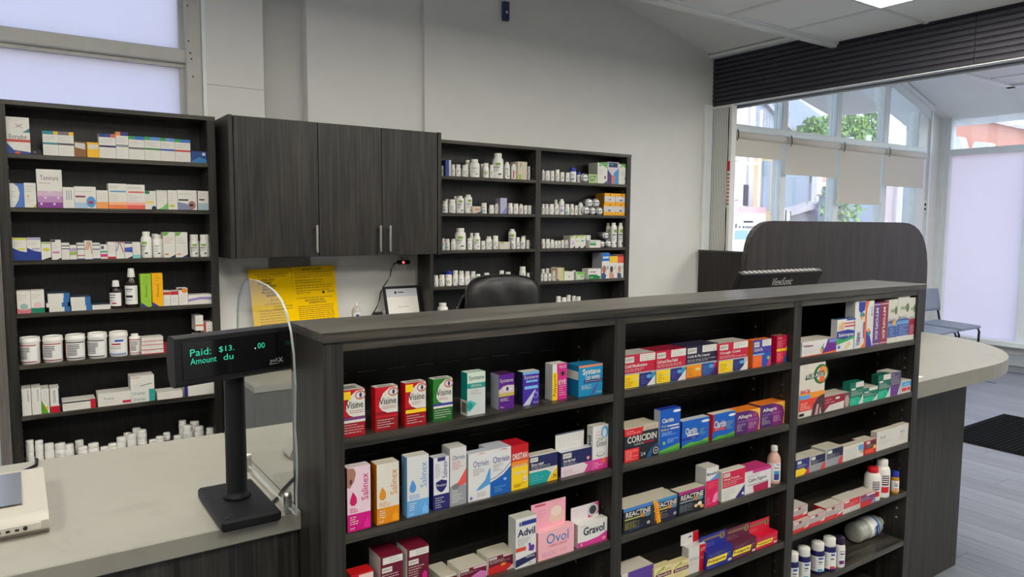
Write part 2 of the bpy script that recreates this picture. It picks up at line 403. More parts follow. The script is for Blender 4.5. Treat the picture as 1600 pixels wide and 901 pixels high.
gs = MB(); gs.prism([(4.9, zg(4.9) - .14), (8.43, zg(8.43) - .14), (8.43, zg(8.43)), (4.9, zg(4.9))], 1, 4.11, 4.26, WHITE_T)
gs.prism([(4.9, zg(4.9) - .05), (8.43, zg(8.43) - .05), (8.43, zg(8.43) - .01), (4.9, zg(4.9) - .01)], 1, 4.07, 4.12, WHITE_T); gs.build('sloped_head', w2)
for i in range(4):
    a, b = mull[i][1], mull[i + 1][0]
    MB().box(a - .01, b + .01, 4.185, 4.191, .32, 2.30, GLASS).build('glass_pane', w2)
    MB().prism([(a - .01, 2.34), (b + .01, 2.34), (b + .01, zg(b) - .12), (a - .01, zg(a) - .12)], 1, 4.185, 4.191, GLASS).build('glass_pane', w2)
sw = MB(); sw.box(4.83, 8.41, 4.16, 4.36, 0, .28, PAINT); sw.box(8.40, XR, 4.15, 4.36, 0, 2.9, PAINT); sw.box(8.50, 8.54, 4.13, 4.16, 0, 2.78, WHITE_T)
struct(sw.build('wall_street'))

# right window wall
w3 = sroot('window_3', (XR, 2.2, .26))
for a, b in ((3.18, 3.28), (2.28, 2.34), (1.34, 1.40), (.40, .46), (-.54, -.48), (-1.48, -1.42)):
    MB().bbox(XR - .03, XR + .08, a, b, .26, 2.78, WHITE_T, .006).build('mullion', w3)
MB().bbox(XR - .04, XR + .08, 4.04, 4.10, .26, 2.79, WHITE_T, .006).build('mullion', w3)
MB().bbox(XR - .03, XR + .08, -1.48, 4.06, 2.275, 2.345, WHITE_T, .006).build('transom', w3)
MB().bbox(XR - .04, XR + .08, -1.5, 4.06, 2.775, 2.84, WHITE_T, .006).build('window_head', w3)
MB().bbox(XR - .12, XR + .08, -1.5, 4.12, .205, .262, WHITE_T, .006).build('window_sill', w3)
for a, b in ((3.28, 4.045), (2.34, 3.18), (1.40, 2.28), (.46, 1.34), (-.48, .40), (-1.42, -.54)):
    MB().box(XR + .02, XR + .026, a - .01, b + .01, .255, 2.28, FROST).build('frosted_pane', w3)
    MB().box(XR + .02, XR + .026, a - .01, b + .01, 2.34, 2.78, GLASS).build('glass_pane', w3)
rw = MB(); rw.box(XR, XR + .16, YN, 4.36, 0, .21, PAINT); rw.box(XR, XR + .16, 4.09, 4.36, 0, 2.9, WHITE_T); rw.box(XR, XR + .16, YN, 4.36, 2.83, 3.2, PAINT); rw.box(XR, XR + .16, YN, -1.47, 0, 3.2, PAINT)
rw.box(XR - .05, XR, 4.09, 4.16, 0, 2.8, WHITE_T)
struct(rw.build('wall_right'))
struct(MB().box(XR - .02, XR, YN, 4.15, 0, .12, pmat('grey_baseboard', (.5, .54, .57), .5)).build('baseboard_right'))

# roller blinds
BL = pmat('beige_blind_cloth', (.66, .62, .54), .8, var=.05, scale=220)
for nm, x0, x1, zb in (('short', 5.02, 5.735, 2.075), ('medium', 5.76, 6.575, 1.952), ('longest', 6.60, 7.385, 1.708), ('square', 7.42, 8.24, 1.907)):
    lab = {'short': 'short beige roller blind beside the folded white gate', 'medium': 'beige roller blind, second from the gate, drawn a third down',
           'longest': 'longest beige roller blind, hanging in the third street pane', 'square': 'beige roller blind in the street pane nearest the corner'}[nm]
    t = thing('roller_blind', lab, 'blind', ((x0 + x1) / 2, 4.06, zb), 0, 'roller blinds on the street window')
    MB().box(x0 + .01, x1 - .01, 4.058, 4.060, zb, 2.235, BL).build('blind_cloth', t)
    MB().lathe([(.034, x0), (.034, x1)], BL, (0, 4.062, 2.243), 16, axis=0).build('roller_tube', t)
    MB().box(x0 + .005, x1 - .005, 4.052, 4.066, zb - .012, zb + .012, BL).build('bottom_bar', t)
    hk = MB(); hk.tube([(x0 + .02 + .02 * math.cos(a / 4), 4.02, 2.235 + .045 * math.sin(a / 4)) for a in range(-6, 7)], .004, STEEL_D, 6); hk.build('end_hook', t)

# wall outlet by the street corner
t = thing('wall_outlet', 'small white wall outlet between street window and corner', 'outlet', (8.5, 4.148, 1.70))
MB().bbox(8.43, 8.51, 4.138, 4.149, 1.63, 1.77, WHITE_P, .003).build('cover_plate', t)
so = MB(); so.box(8.455, 8.485, 4.135, 4.139, 1.71, 1.74, DARK_P); so.box(8.455, 8.485, 4.135, 4.139, 1.66, 1.69, DARK_P); so.build('socket', t)

# folded scissor gate at the end of the back wall
t = thing('folding_gate', 'folded white lattice security gate at the end of the back wall', 'gate', (4.9, 4.05, 0))
MB().bbox(4.745, 4.83, 4.105, 4.135, 0, 2.47, WHITE_T, .004).build('gate_jamb', t)
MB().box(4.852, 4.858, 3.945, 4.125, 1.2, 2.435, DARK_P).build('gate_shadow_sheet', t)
gp = MB()
for k in range(10):
    y = 4.118 - .0172 * k
    for j in range(26):
        z = 1.20 + .0475 * j; o_ = .0022 * math.sin(z * 17)
        gp.add([(4.845, y + o_ - .0066, z), (4.845, y + o_ + .0066, z), (4.845, y + .0022 * math.sin((z + .0475) * 17) + .0066, z + .0475), (4.845, y + .0022 * math.sin((z + .0475) * 17) - .0066, z + .0475)], [(0, 3, 2, 1)], WHITE_P)
gp.build('lattice', t)
MB().bbox(4.84, 4.90, 3.915, 3.945, 1.16, 2.45, WHITE_P, .004).build('gate_post', t)
g5 = MB(); g5.box(4.83, 4.90, 3.92, 4.12, 1.175, 1.20, WHITE_P); g5.box(4.83, 4.90, 3.92, 4.12, 2.435, 2.452, WHITE_P); g5.build('gate_rail', t)
rs = MB(); rs.box(4.836, 4.8395, 3.916, 3.944, 1.62, 2.0, ink((225, 225, 225)))
rs.box(4.8350, 4.836, 3.918, 3.942, 1.92, 2.0, ink((200, 30, 45)))
for k in range(9): rs.box(4.8350, 4.836, 3.920, 3.940, 1.645 + .03 * k, 1.66 + .03 * k, ink((190, 90, 100)))
rs.build('warning_sticker', t)

# ================================================================ OUTSIDE
def brickmat(name, a, b, mort, sc):
    m = bpy.data.materials.new(name); m.use_nodes = True; nt = m.node_tree; bs = nt.nodes['Principled BSDF']
    tc = nt.nodes.new('ShaderNodeTexCoord'); mp = nt.nodes.new('ShaderNodeMapping'); mp.inputs['Rotation'].default_value = (math.radians(90), 0, 0) if sc > 0 else (math.radians(90), 0, math.radians(90))
    br = nt.nodes.new('ShaderNodeTexBrick'); br.inputs['Scale'].default_value = abs(sc)
    br.inputs['Color1'].default_value = (*a, 1); br.inputs['Color2'].default_value = (*b, 1); br.inputs['Mortar'].default_value = (*mort, 1)
    nt.links.new(tc.outputs['Object'], mp.inputs[0]); nt.links.new(mp.outputs[0], br.inputs[0]); nt.links.new(br.outputs[0], bs.inputs['Base Color'])
    bs.inputs['Roughness'].default_value = .9; return m
TAN = brickmat('tan_brick', (.44, .32, .17), (.36, .26, .13), (.48, .38, .24), 1.6)
GREYB = brickmat('grey_stone', (.40, .36, .37), (.34, .31, .32), (.46, .43, .42), 3.0)
REDB = brickmat('red_brick', (.37, .09, .058), (.44, .12, .078), (.44, .22, .165), -3.6)
CONC = pmat('pale_concrete', (.45, .45, .43), .9, var=.08, scale=2)
STUC = pmat('pale_stucco', (.40, .40, .41), .8, var=.05, scale=1)
SOFF = pmat('soffit_board', (.66, .61, .55), .8, var=.03, scale=2)
BLUEG = pmat('blue_grey_siding', (.21, .27, .33), .7, var=.05, scale=2)
METALB = pmat('blue_metal_siding', (.30, .37, .50), .5, var=.05, scale=3)
LEAF = [pmat('leaf_%d' % k, c, .7, var=.2, scale=3) for k, c in enumerate(((.13, .26, .07), (.22, .36, .10), (.09, .18, .05)))]
struct(MB().box(-60, 140, 4.6, 140, -.6, -.25, CONC).build('ground'))
struct(MB().box(9.2, 90, -60, 4.6, -.6, -.25, CONC).build('ground_side'))
def B(mb, x0, x1, y0, y1, z0, z1, m): return mb.box(x0, x1, y0, y1, z0, z1, m)
# overhang of this building's own roof
oh = MB(); oh.prism([(4.4, 3.93), (8.9, 2.90), (8.9, 3.05), (4.4, 4.08)], 1, 4.32, 5.6, SOFF); oh.prism([(8.9, 2.90), (13, 3.48), (13, 3.6), (8.9, 3.05)], 1, 4.32, 5.6, SOFF)
struct(oh.build('trim_4'))
# tan brick block with a pale wing
t = thing('brick_building', 'tan brick building across the street behind the utility pole', 'building', (36, 27, -.25))
B(MB(), 34.55, 38.4, 27, 33, -.25, 7.0, TAN).build('wall', t); B(MB(), 32.0, 34.55, 26.6, 33, -.25, 9.0, GREYB).build('side_wing', t)
B(MB(), 32.6, 33.55, 26.55, 26.62, 5.05, 6.0, pmat('pale_window', (.35, .42, .52), .2)).build('window', t)
B(MB(), 32.4, 33.6, 26.55, 26.62, 2.9, 3.6, STUC).build('window', t)
B(MB(), 31.6, 34.2, 26.4, 26.62, -.25, 2.0, STUC).build('pale_base', t)
# metal-sided hall above it
t = thing('metal_building', 'pale blue ribbed metal building with gable roof beyond the brick block', 'building', (36, 40, -.25))
mb = MB(); mb.prism([(40, -.25), (57.5, -.25), (57.5, 9.6), (53.5, 11.8), (46, 14.5), (40, 15)], 1, 40, 55, METALB); mb.build('wall', t)
for k in range(40): MB().box(40.2 + .43 * k, 40.3 + .43 * k, 39.93, 40, 9.0, 11.4 if k > 25 else 14, STUC).build('rib', t)
MB().prism([(57.6, 9.5), (57.6, 9.9), (53.5, 12.1), (46, 14.9), (46, 14.5), (53.5, 11.75)], 1, 39.6, 40, STUC).build('roof_edge', t)
MB().box(50.2, 50.7, 39.5, 39.9, -.25, 14, WHITE_P).build('downpipe', t)
MB().box(40, 58, 39.6, 40, 7.6, 9.0, STUC).build('base_band', t)
# low blue roof house
t = thing('house', 'long pale house with blue shingle roof between pole and hedge', 'building', (60, 45, -.25))
MB().box(63, 71.5, 45, 50, -.25, 9.6, STUC).build('wall', t); MB().prism([(62.6, 10.0), (78, 9.5), (78, 9.8), (71, 12.2), (62.6, 14.8)], 1, 44.6, 50, METALB).build('roof', t)
MB().box(62.6, 72, 44.4, 44.6, 9.5, 10.0, WHITE_P).build('gutter', t)
# hedge
random.seed(3)
hd = MB()
for k in range(6500):
    x = random.uniform(57.0, 68.6); zz = random.uniform(3.5, 10.6 + .3 * math.sin(x * 2) + .13 * (x - 57)); y = random.uniform(37.6, 38.6); r = random.uniform(.14, .28); a = random.uniform(0, 6.3); b = random.uniform(-.9, .9)
    d1 = Vector((math.cos(a), .5 * math.sin(a * 2), math.sin(a))) * r; d2 = Vector((-math.sin(a), b, math.cos(a))) * r * .6
    p = Vector((x, y, zz)); hd.add([p - d1, p + d2, p + d1, p - d2], [(0, 1, 2, 3)], LEAF[k % 3])
h = MB().box(57.1, 68.5, 38.2, 39.2, -.25, 10.2, LEAF[2]); t = thing('hedge', 'tall clipped green hedge across the street seen through upper panes', 'hedge', (62.8, 38.6, -.25))
h.build('hedge_core', t); q = hd.build('foliage', t); q['kind'] = 'stuff'
MB().box(66.5, 66.65, 37.2, 37.35, -.25, 9.4, WHITE_P).build('stake', t)
# grey stone building at right
t = thing('stone_building', 'grey stone building behind the white post near the corner pane', 'building', (60, 30, -.25))
MB().box(55.4, 66, 30, 36, -.25, 7.9, GREYB).build('wall', t); MB().box(57.6, 66, 29.7, 36, 7.9, 8.3, BLUEG).build('roof', t)
MB().box(56.3, 56.55, 29.3, 29.6, -.25, 9.4, WHITE_P).build('post', t)
# mid-distance buildings below the blinds
t = thing('dark_house', 'dark blue grey house with a white gabled porch', 'building', (39.5, 30, -.25))
MB().box(42.2, 45.4, 30, 36, -.25, 5.5, BLUEG).build('wall', t); MB().box(45.4, 50.5, 29.8, 36, -.25, 4.4, pmat('slate_siding', (.22, .25, .33), .7)).build('wing', t)
MB().prism([(41.5, 2.1), (45.6, 2.9), (45.6, 3.2), (41.5, 2.4)], 1, 28.6, 30.2, STUC).build('porch_roof', t); MB().box(41.6, 45.5, 29.3, 29.5, 1.3, 2.3, STUC).build('porch_gable', t)
MB().box(45.4, 46.0, 29.4, 29.8, 2.6, 6.5, WHITE_P).build('corner_board', t); MB().box(46.0, 49.5, 29.6, 29.8, 4.55, 6.3, pmat('terracotta', (.62, .30, .22), .8)).build('gable_panel', t)
MB().box(46.0, 49.5, 29.5, 29.8, 4.2, 4.5, WHITE_P).build('ledge', t)
for x in (42.9, 45.6): MB().box(x, x + .28, 28.7, 28.9, -.25, 1.5, pmat('orange_post', (.75, .55, .35), .7)).build('porch_post', t)
# big wall seen under the longest blind
t = thing('garage', 'plain blue grey garage wall seen under the longest blind', 'building', (46, 26.8, -.25))
MB().box(43.8, 48.2, 26.6, 28.2, -.25, 3.4, BLUEG).build('wall', t); MB().box(43.7, 48.3, 26.5, 28.3, 3.4, 3.55, STUC).build('roof', t)
# utility pole with a street sign
t = thing('utility_pole', 'grey utility pole carrying a white street sign', 'pole', (29.4, 22.6, -.25))
MB().lathe([(.19, -.25), (.15, 9)], pmat('weathered_pole', (.40, .38, .37), .9), (29.4, 22.6, 0), 12).build('pole', t)
MB().lathe([(.06, -.25), (.06, 7)], WHITE_P, (29.95, 22.5, 0), 10).build('conduit', t)
MB().bbox(28.7, 28.95, 22.3, 22.45, 2.4, 3.4, DARK_P, .03).build('signal_box', t); MB().bbox(30.1, 30.6, 22.3, 22.5, 2.2, 4.6, BLUEG, .03).build('cabinet', t)
MB().box(28.25, 30.15, 22.2, 22.25, 1.45, 2.05, WHITE_P).build('street_sign', t); MB().box(28.25, 30.15, 22.2, 22.25, 2.05, 2.35, pmat('pink_sign', (.6, .3, .3), .6)).build('sign_header', t)
MB().box(28.5, 29.2, 22.18, 22.2, 1.6, 1.7, DARK_P).build('sign_text', t)
# stop sign seen from behind, bushes, railing
t = thing('stop_sign', 'white back of an octagonal road sign on a post', 'road sign', (25.15, 17.6, -.25))
oc = [(25.15 + .30 * math.cos(math.radians(22.5 + 45 * k)), 1.84 + .30 * math.sin(math.radians(22.5 + 45 * k))) for k in range(8)]
MB().prism(oc, 1, 17.6, 17.63, WHITE_P).build('sign_plate', t); MB().box(25.12, 25.18, 17.56, 17.6, -.25, 2.1, STEEL_D).build('post', t)
t = thing('shrub', 'leafy green shrub outside under the longest blind', 'shrub', (32.9, 20, -.25))
sh = MB()
for k in range(900):
    p = Vector((random.gauss(32.8, .4), random.gauss(20, .4), random.uniform(-.2, 3.4))); r = random.uniform(.08, .2); a = random.uniform(0, 6.3)
    d1 = Vector((math.cos(a), .4, math.sin(a))) * r; d2 = Vector((-math.sin(a), .3, math.cos(a))) * r * .6
    sh.add([p - d1, p + d2, p + d1, p - d2], [(0, 1, 2, 3)], LEAF[k % 2])
q = sh.build('foliage', t); q['kind'] = 'stuff'; MB().tube([(32.8, 20, -.25), (32.8, 20, 2.6)], .06, TAUPE).build('stem', t)
t = thing('iron_fence', 'black iron fence with pickets in front of the tan building', 'fence', (33, 25, -.25))
MB().box(31, 37, 24.98, 25.02, 1.15, 1.2, BLACK_P).build('rail', t); MB().box(31, 37, 24.98, 25.02, .2, .25, BLACK_P).build('rail', t)
pk = MB().box(-.02, .02, -.02, .02, 0, 1.8, BLACK_P).mesh('picket')
for k in range(20): child('picket', pk, t, (31.2 - 33 + .3 * k, 0, .0))
t = thing('garden_fence', 'low green fence with dark spikes at the pavement below the car', 'fence', (12, 9.3, -.25))
MB().box(10.4, 14, 9.3, 9.34, .55, .62, pmat('green_rail', (.35, .5, .2), .7)).build('rail', t); MB().box(10.4, 14, 9.4, 9.6, -.25, .86, LEAF[1]).build('grass_strip', t)
sp = MB().lathe([(.03, 0), (.03, .8), (.045, .9), (.002, 1.12)], STEEL_D, (0, 0, 0), 6).mesh('spike')
for k in range(10): child('spike', sp, t, (-1.4 + .3 * k, .02, .1))
# parked car
t = thing('car', 'white parked car at the kerb behind the lattice gate', 'car', (26.6, 21, -.25))
CW = pmat('white_car_paint', (.72, .76, .76), .2, var=.02, spec=.6); CG = pmat('car_glass', (.20, .34, .38), .08, var=.03)
bd = [(24.3, .05), (28.9, .05), (28.95, .55), (28.5, .72), (27.6, .85), (26.9, 1.32), (25.2, 1.36), (24.6, .95), (24.2, .75)]
MB().prism(rounded(bd, .12, 3), 1, 20.2, 21.9, CW).build('car_body', t)
MB().prism([(25.35, .88), (26.25, .88), (26.25, 1.26), (25.4, 1.27)], 1, 20.17, 20.21, CG).build('side_window', t)
MB().prism([(26.35, .88), (27.3, .88), (26.85, 1.25), (26.35, 1.26)], 1, 20.17, 20.21, CG).build('side_window', t)
MB().add([(27.62, 20.35, .87), (27.62, 21.75, .87), (26.98, 21.6, 1.31), (26.98, 20.5, 1.31)], [(0, 1, 2, 3)], CG).build('windscreen', t)
for x in (25.1, 27.95):
    wh = MB().lathe([(.33, 0), (.33, .2)], BLACK_P, (x, 20.14, .08), 20, axis=1).build('wheel', t)
    MB().lathe([(.21, 0), (.19, .02), (.05, .03)], CHROME, (x, 20.12, .08), 14, axis=1).build('hubcap', wh)
# red brick building past the right window
t = thing('red_brick_building', 'red brick building with sloping parapet beyond the right window', 'building', (22, 7, -.25))
MB().prism([(4.0, -.25), (10.4, -.25), (10.4, 4.63), (9.8, 4.53), (4.0, 2.55)], 0, 22, 30, REDB).build('wall', t)
MB().prism([(10.4, 4.63), (9.8, 4.53), (4.0, 2.55), (4.0, 2.63), (9.8, 4.61), (10.4, 4.72)], 0, 21.9, 30.1, GREYB).build('coping', t)
MB().prism([(10.4, 3.4), (9.55, 3.4), (9.75, 3.95), (10.4, 4.1)], 0, 21.6, 22, STUC).build('white_gable', t)
MB().prism([(9.5, 3.4), (8.95, 3.4), (9.0, 3.72), (9.35, 3.78)], 0, 21.6, 22, STUC).build('white_gable', t)
t = thing('grey_roof_building', 'grey shingled roof rising behind the red brick parapet', 'building', (40, 8, -.25))
MB().prism([(2, -.25), (16, -.25), (16, 6.0), (11, 6.7), (2, 6.0)], 0, 42, 50, BLUEG).build('roof', t)

# ================================================================ FIXED FURNITURE
def shelving(name, label, x_panels, y0, y1, ztop, bays, zbase, ttop=.020, tsh=.020, group=None):
    """open shelving: x_panels = [(x0, x1)...] uprights, bays = shelf heights per bay"""
    t = thing(name, label, 'shelving', ((x_panels[0][0] + x_panels[-1][1]) / 2, (y0 + y1) / 2, 0), 0, group)
    for a, b in x_panels: MB().box(a, b, y0, y1, 0, ztop - ttop, WV).build('side_panel', t)
    MB().box(x_panels[0][0] - .002, x_panels[-1][1] + .002, y0 - .002, y1, ztop - ttop, ztop, WH).build('top_panel', t)
    for i, hs in enumerate(bays):
        a, b = x_panels[i][1], x_panels[i + 1][0]
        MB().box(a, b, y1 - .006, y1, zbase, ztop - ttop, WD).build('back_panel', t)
        for z in hs: MB().box(a, b, y0 + .002, y1 - .006, z - tsh, z, WH).build('shelf', t)
        for x, s in ((a, 1), (b, -1)):
            pin = MB()
            for yy in (y0 + .037, y1 - .043):
                zz = zbase + .25
                while zz < ztop - .1:
                    pin.box(x, x + s * .0012, yy - .0025, yy + .0025, zz - .0025, zz + .0025, CHROME); zz += .064
            p = pin.build('pin_hole', t); p['kind'] = 'stuff'
    return t
LZ = [1.778, 1.539, 1.299, 1.056, .818, .580, .340]
shelving('wall_shelving', 'dark wood wall shelving unit under the frosted window', [(-.045, -.004), (.838, .876)], 3.97, 4.165, 2.013, [LZ], 0)
RZL = [1.773, 1.545, 1.312, 1.085, .855, .63, .40]
shelving('wall_shelving', 'dark wood two-bay wall shelving behind the black office chair', [(2.113, 2.136), (2.916, 2.958), (3.747, 3.787)], 3.97, 4.134, 1.992, [RZL, RZL], 0)
t = thing('wood_end_panel', 'narrow taupe wooden end panel at the left picture edge', 'panel', (-.1, 4.0, 0))
MB().box(-.088, -.047, 3.955, 4.165, 0, 2.0, TAUPE).build('panel_board', t)
struct(MB().box(-.5, -.09, 4.0, 4.165, 0, .98, WHITE_T).build('trim_5'))

# wall cabinet
t = thing('wall_cabinet', 'dark wood wall cabinet with three doors above the yellow notices', 'cabinet', (1.5, 4.0, 1.294))
for a, b in ((.905, .925), (2.088, 2.110)): MB().box(a, b, 3.818, 4.168, 1.292, 2.012, WV).build('side_panel', t)
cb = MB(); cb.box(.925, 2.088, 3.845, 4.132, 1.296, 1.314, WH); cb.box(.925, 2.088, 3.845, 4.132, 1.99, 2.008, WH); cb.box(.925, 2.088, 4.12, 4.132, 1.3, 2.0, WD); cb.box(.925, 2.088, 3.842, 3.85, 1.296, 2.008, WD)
cb.build('carcass', t)
for (a, b), hx in (((.930, 1.3615), 1.341), ((1.3645, 1.7285), 1.7075), ((1.7315, 2.084), 1.7665)):
    d = MB().bbox(a, b, 3.822, 3.841, 1.297, 2.010, WV, .0015).build('door', t)
    hd_ = MB(); hd_.bbox(hx - .006, hx + .006, 3.786, 3.797, 1.318, 1.466, CHROME, .002)
    for z in (1.336, 1.448): hd_.box(hx - .005, hx + .005, 3.796, 3.823, z - .005, z + .005, CHROME)
    hd_.build('bar_handle', d)

# back counter below the cabinet
t = thing('back_counter', 'back counter with dark fronts and pale ledge below the wall cabinet', 'counter', (1.5, 3.8, 0))
MB().box(.89, 2.105, 4.05, 4.168, .855, .873, WHITE_P).build('ledge', t)
MB().box(.89, 2.105, 4.06, 4.132, .72, .855, DARK_P).build('upstand', t)
MB().box(.89, 2.105, 3.40, 4.132, .69, .72, MARBLE).build('worktop', t)
MB().box(.90, 2.10, 3.44, 4.12, 0, .69, WV).build('carcass', t)
for k in range(3):
    d = MB().bbox(.905 + .398 * k, 1.298 + .398 * k, 3.42, 3.44, .10, .68, WV, .002).build('door', t)

# product gondola (front of the dispensing counter)
GX = [(.430, .467), (1.106, 1.139), (1.772, 1.8075), (2.443, 2.478)]
G1 = [1.098, .924, .754, .585, .415, .245, .09]; G2 = [1.101, .926, .755, .585, .415, .245, .09]; G3 = [1.109, .933, .762, .593, .421, .25, .09]
GY0, GY1 = 1.200, 1.374
go = thing('display_shelving', 'long dark wood product display shelving facing the shop, three bays', 'shelving', (1.45, 1.29, 0))
for a, b in GX: MB().box(a, b, GY0, GY1, 0, 1.2735, WV).build('upright', go)
MB().bbox(.428, 2.484, 1.193, GY1 + .004, 1.2735, 1.2915, WH, .0012).build('top_board', go)
for i, hs in enumerate((G1, G2, G3)):
    a, b = GX[i][1], GX[i + 1][0]
    MB().box(a, b, GY0 + .001, GY0 + .02, 1.2555, 1.2735, WH).build('rail', go)
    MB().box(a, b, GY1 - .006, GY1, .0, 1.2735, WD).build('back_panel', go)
    for z in hs: MB().box(a, b, GY0 + .001, GY1 - .006, z - .018, z, WH).build('shelf', go)
    MB().box(a, b, GY0 + .02, GY0 + .036, 0, .072, WV).build('kickboard', go)
    sl_ = MB(); pins = [MB(), MB()]; tops = [1.255] + hs
    for za, zb in zip(tops[:-1], hs):
        zz = zb + .083
        if zz > 1.17: zz = 1.181
        n = 9 if i < 2 else 8
        for k in range(n):
            x = a + .03 + (b - a - .05) * k / 9.0
            sl_.box(x, x + .042, GY1 - .0075, GY1 - .0058, zz - .0004, zz + .0020, BLACK_P); sl_.box(x, x + .042, GY1 - .0078, GY1 - .0058, zz - .0020, zz - .0004, pmat('slot_edge', (.13, .127, .122), .5))
        for x, s in ((b, -1), (a, 1)):
            pin = pins[s > 0]
            for dz in (.05, .082):
                for yy in (GY0 + .03, GY1 - .05): pin.box(x, x + s * .0012, yy - .003, yy + .003, za - .018 - dz - .003, za - .018 - dz + .003, CHROME)
    q = sl_.build('back_slot', go); q['kind'] = 'stuff'; 
    for pin in pins: q = pin.build('pin_hole', go); q['kind'] = 'stuff'

# worktops
t = thing('counter', 'cream marble-look counter with dark base where the till display stands', 'counter', (-.6, 1.64, 0))
MB().bbox(-1.6, .4295, 1.328, 1.95, .897, .933, MARBLE, .002).build('worktop', t)
MB().box(-1.58, .428, 1.345, 1.93, 0, .897, WV).build('base_panel', t)
t = thing('counter', 'white counter with rounded end behind the display shelving', 'counter', (2.5, 1.64, 0))
out = [(.4305, 1.379), (2.4805, 1.379), (2.4805, 1.262), (3.15, 1.262)]
for k in range(13):
    a = -math.pi / 2 + math.pi / 2 * k / 12; out.append((3.20 + .69 * math.cos(a), 1.93 + .668 * math.sin(a)))
out += [(3.89, 1.95), (.4305, 1.95)]
MB().prism(out, 2, .875, .933, MARBLE).build('worktop', t)
MB().box(.45, 3.352, 1.422, 1.87, 0, .875, WV).build('base_panel', t)
pl = [(2.436, .9335), (3.893, .9335), (3.893, 1.499), (2.436, 1.499)]
t = thing('privacy_screen', 'tall brown wood screen with rounded top corners behind the monitor', 'screen', (3.16, 1.885, .933))
MB().prism(rounded(pl, [0, 0, .27, .17], 8), 1, 1.872, 1.898, WB, side=WV).build('screen_board', t)
t = thing('half_wall', 'low dark wood half wall in front of the folded gate', 'partition', (4.72, 3.7, 0))
MB().box(4.70, 4.735, 3.3, 4.10, 0, 1.262, WB).build('half_wall_board', t); MB().box(4.69, 4.742, 3.3, 4.10, 1.262, 1.275, WH).build('cap', t)

# acrylic divider on the counter
t = thing('acrylic_divider', 'clear acrylic divider with rounded top on the counter end', 'divider', (.405, 1.48, .933))
ap = [(1.280, .946)] + [(1.280 - .008 * math.sin(k / 4 * math.pi), .99 + .12 * k / 4) for k in range(5)]
ap += [(1.272, 1.19), (1.278, 1.245), (1.292, 1.285), (1.315, 1.317), (1.345, 1.337), (1.385, 1.350), (1.43, 1.357), (1.50, 1.362), (1.565, 1.361), (1.605, 1.354), (1.635, 1.338), (1.657, 1.312), (1.669, 1.280), (1.674, 1.23), (1.677, 1.1), (1.677, .946)]
MB().prism(ap, 0, .403, .407, ACRYL, side=ACRYL_E).build('acrylic_sheet', t)
for y in (1.332, 1.611):
    c = MB(); c.lathe([(.006, -.006), (.006, .006)], CHROME, (.405, y, .967), 14, axis=0); c.box(.399, .411, y - .005, y + .005, .933, .962, CHROME); c.build('clamp', t)

# customer display on its pole
P = (.334, 1.405, .933)
t = thing('customer_display', 'black till customer display on a pole with green digits', 'display', P)
b_ = MB(); b_.bbox(.280, .385, 1.303, 1.508, .933, .953, BLACK_P, .004); b_.build('base_plate', t)
sc_ = MB()
for x, y in ((.292, 1.318), (.372, 1.318), (.292, 1.49), (.372, 1.49)): sc_.lathe([(.0045, .9531), (.0045, .9542)], DARK_P, (x, y, 0), 10)
q = sc_.build('screw', t)
MB().lathe([(.026, .953), (.025, .958), (.0205, .962), (.0195, .968), (.0185, 1.21), (.0185, 1.25)], BLACK_P, (P[0], P[1] + .012, 0), 24).build('pole', t)
R = Matrix.Rotation(math.radians(15.5), 4, 'Z')
def head(mbx):                                             # display axes -> counter axes
    out_ = []
    for v in mbx.v:
        q = R @ Vector((v[0], v[1], v[2])); out_.append((q.x + P[0] - .004, q.y + P[1] - .012, q.z + 1.2375))
    mbx.v = out_; return mbx
h_ = MB()
prof = [(-.022, -.040), (-.018, -.0445), (-.004, -.044), (.004, -.030), (.008, 0), (.006, .030), (.000, .0445), (-.018, .0445), (-.022, .041)]
h_.prism(prof, 0, -.1215, .1215, DARK_P, smooth=False); hobj = head(h_).build('display_head', t)
bz = MB(); bz.box(-.108, .105, -.0235, -.0215, -.033, .033, pmat('display_window', (.006, .006, .007), .12, var=0, spec=.6)); head(bz).build('window_filter', hobj)
GREEN = pmat('lit_green_segment', (.02, .3, .2), .5, var=0, emit=((.03, .62, .36), .42)); GREEND = pmat('lit_white_dot', (.3, .4, .4), .5, var=0, emit=((.6, .9, .8), .5))
def head_text(s, mat, x0, x1, z0, z1, y=-.0240):
    x0 -= .012; x1 -= .012; p0 = R @ Vector((x0, y, z0)); ax = R @ Vector((x1 - x0, 0, 0))
    letter(hobj, s, mat, (p0.x - .004, p0.y - .012, p0.z + 1.2375 - P[2]), ax, (0, 0, z1 - z0), 'digits')
head_text('Paid:', GREEN, -.083, -.045, .008, .0205); head_text('$13.', GREEN, -.030, -.001, .008, .0195)
head_text('Amount', GREEN, -.083, -.035, -.0065, .0045); head_text('du', GREEN, -.022, -.003, -.0065, .0045)
head_text('00', GREEN, .046, .061, .006, .0165); head_text('.', GREEND, .040, .0425, .006, .0085)
lg = pmat('silver_print', (.55, .55, .55), .4, var=0)
head_text('poS', lg, .072, .088, -.0262, -.0172); head_text('*X', lg, .089, .099, -.0262, -.0165)
q = MB(); q.box(.058, .077, -.0240, -.0237, -.0278, -.0270, lg); head(q).build('logo_bar', hobj)
MB().tube([(.384, 1.375, .939), (.395, 1.39, .9385), (.408, 1.407, .938), (.43, 1.445, .9375), (.455, 1.48, .937), (.50, 1.54, .9365), (.58, 1.58, .9365)], .003, BLACK_P, 8).build('cable', t)

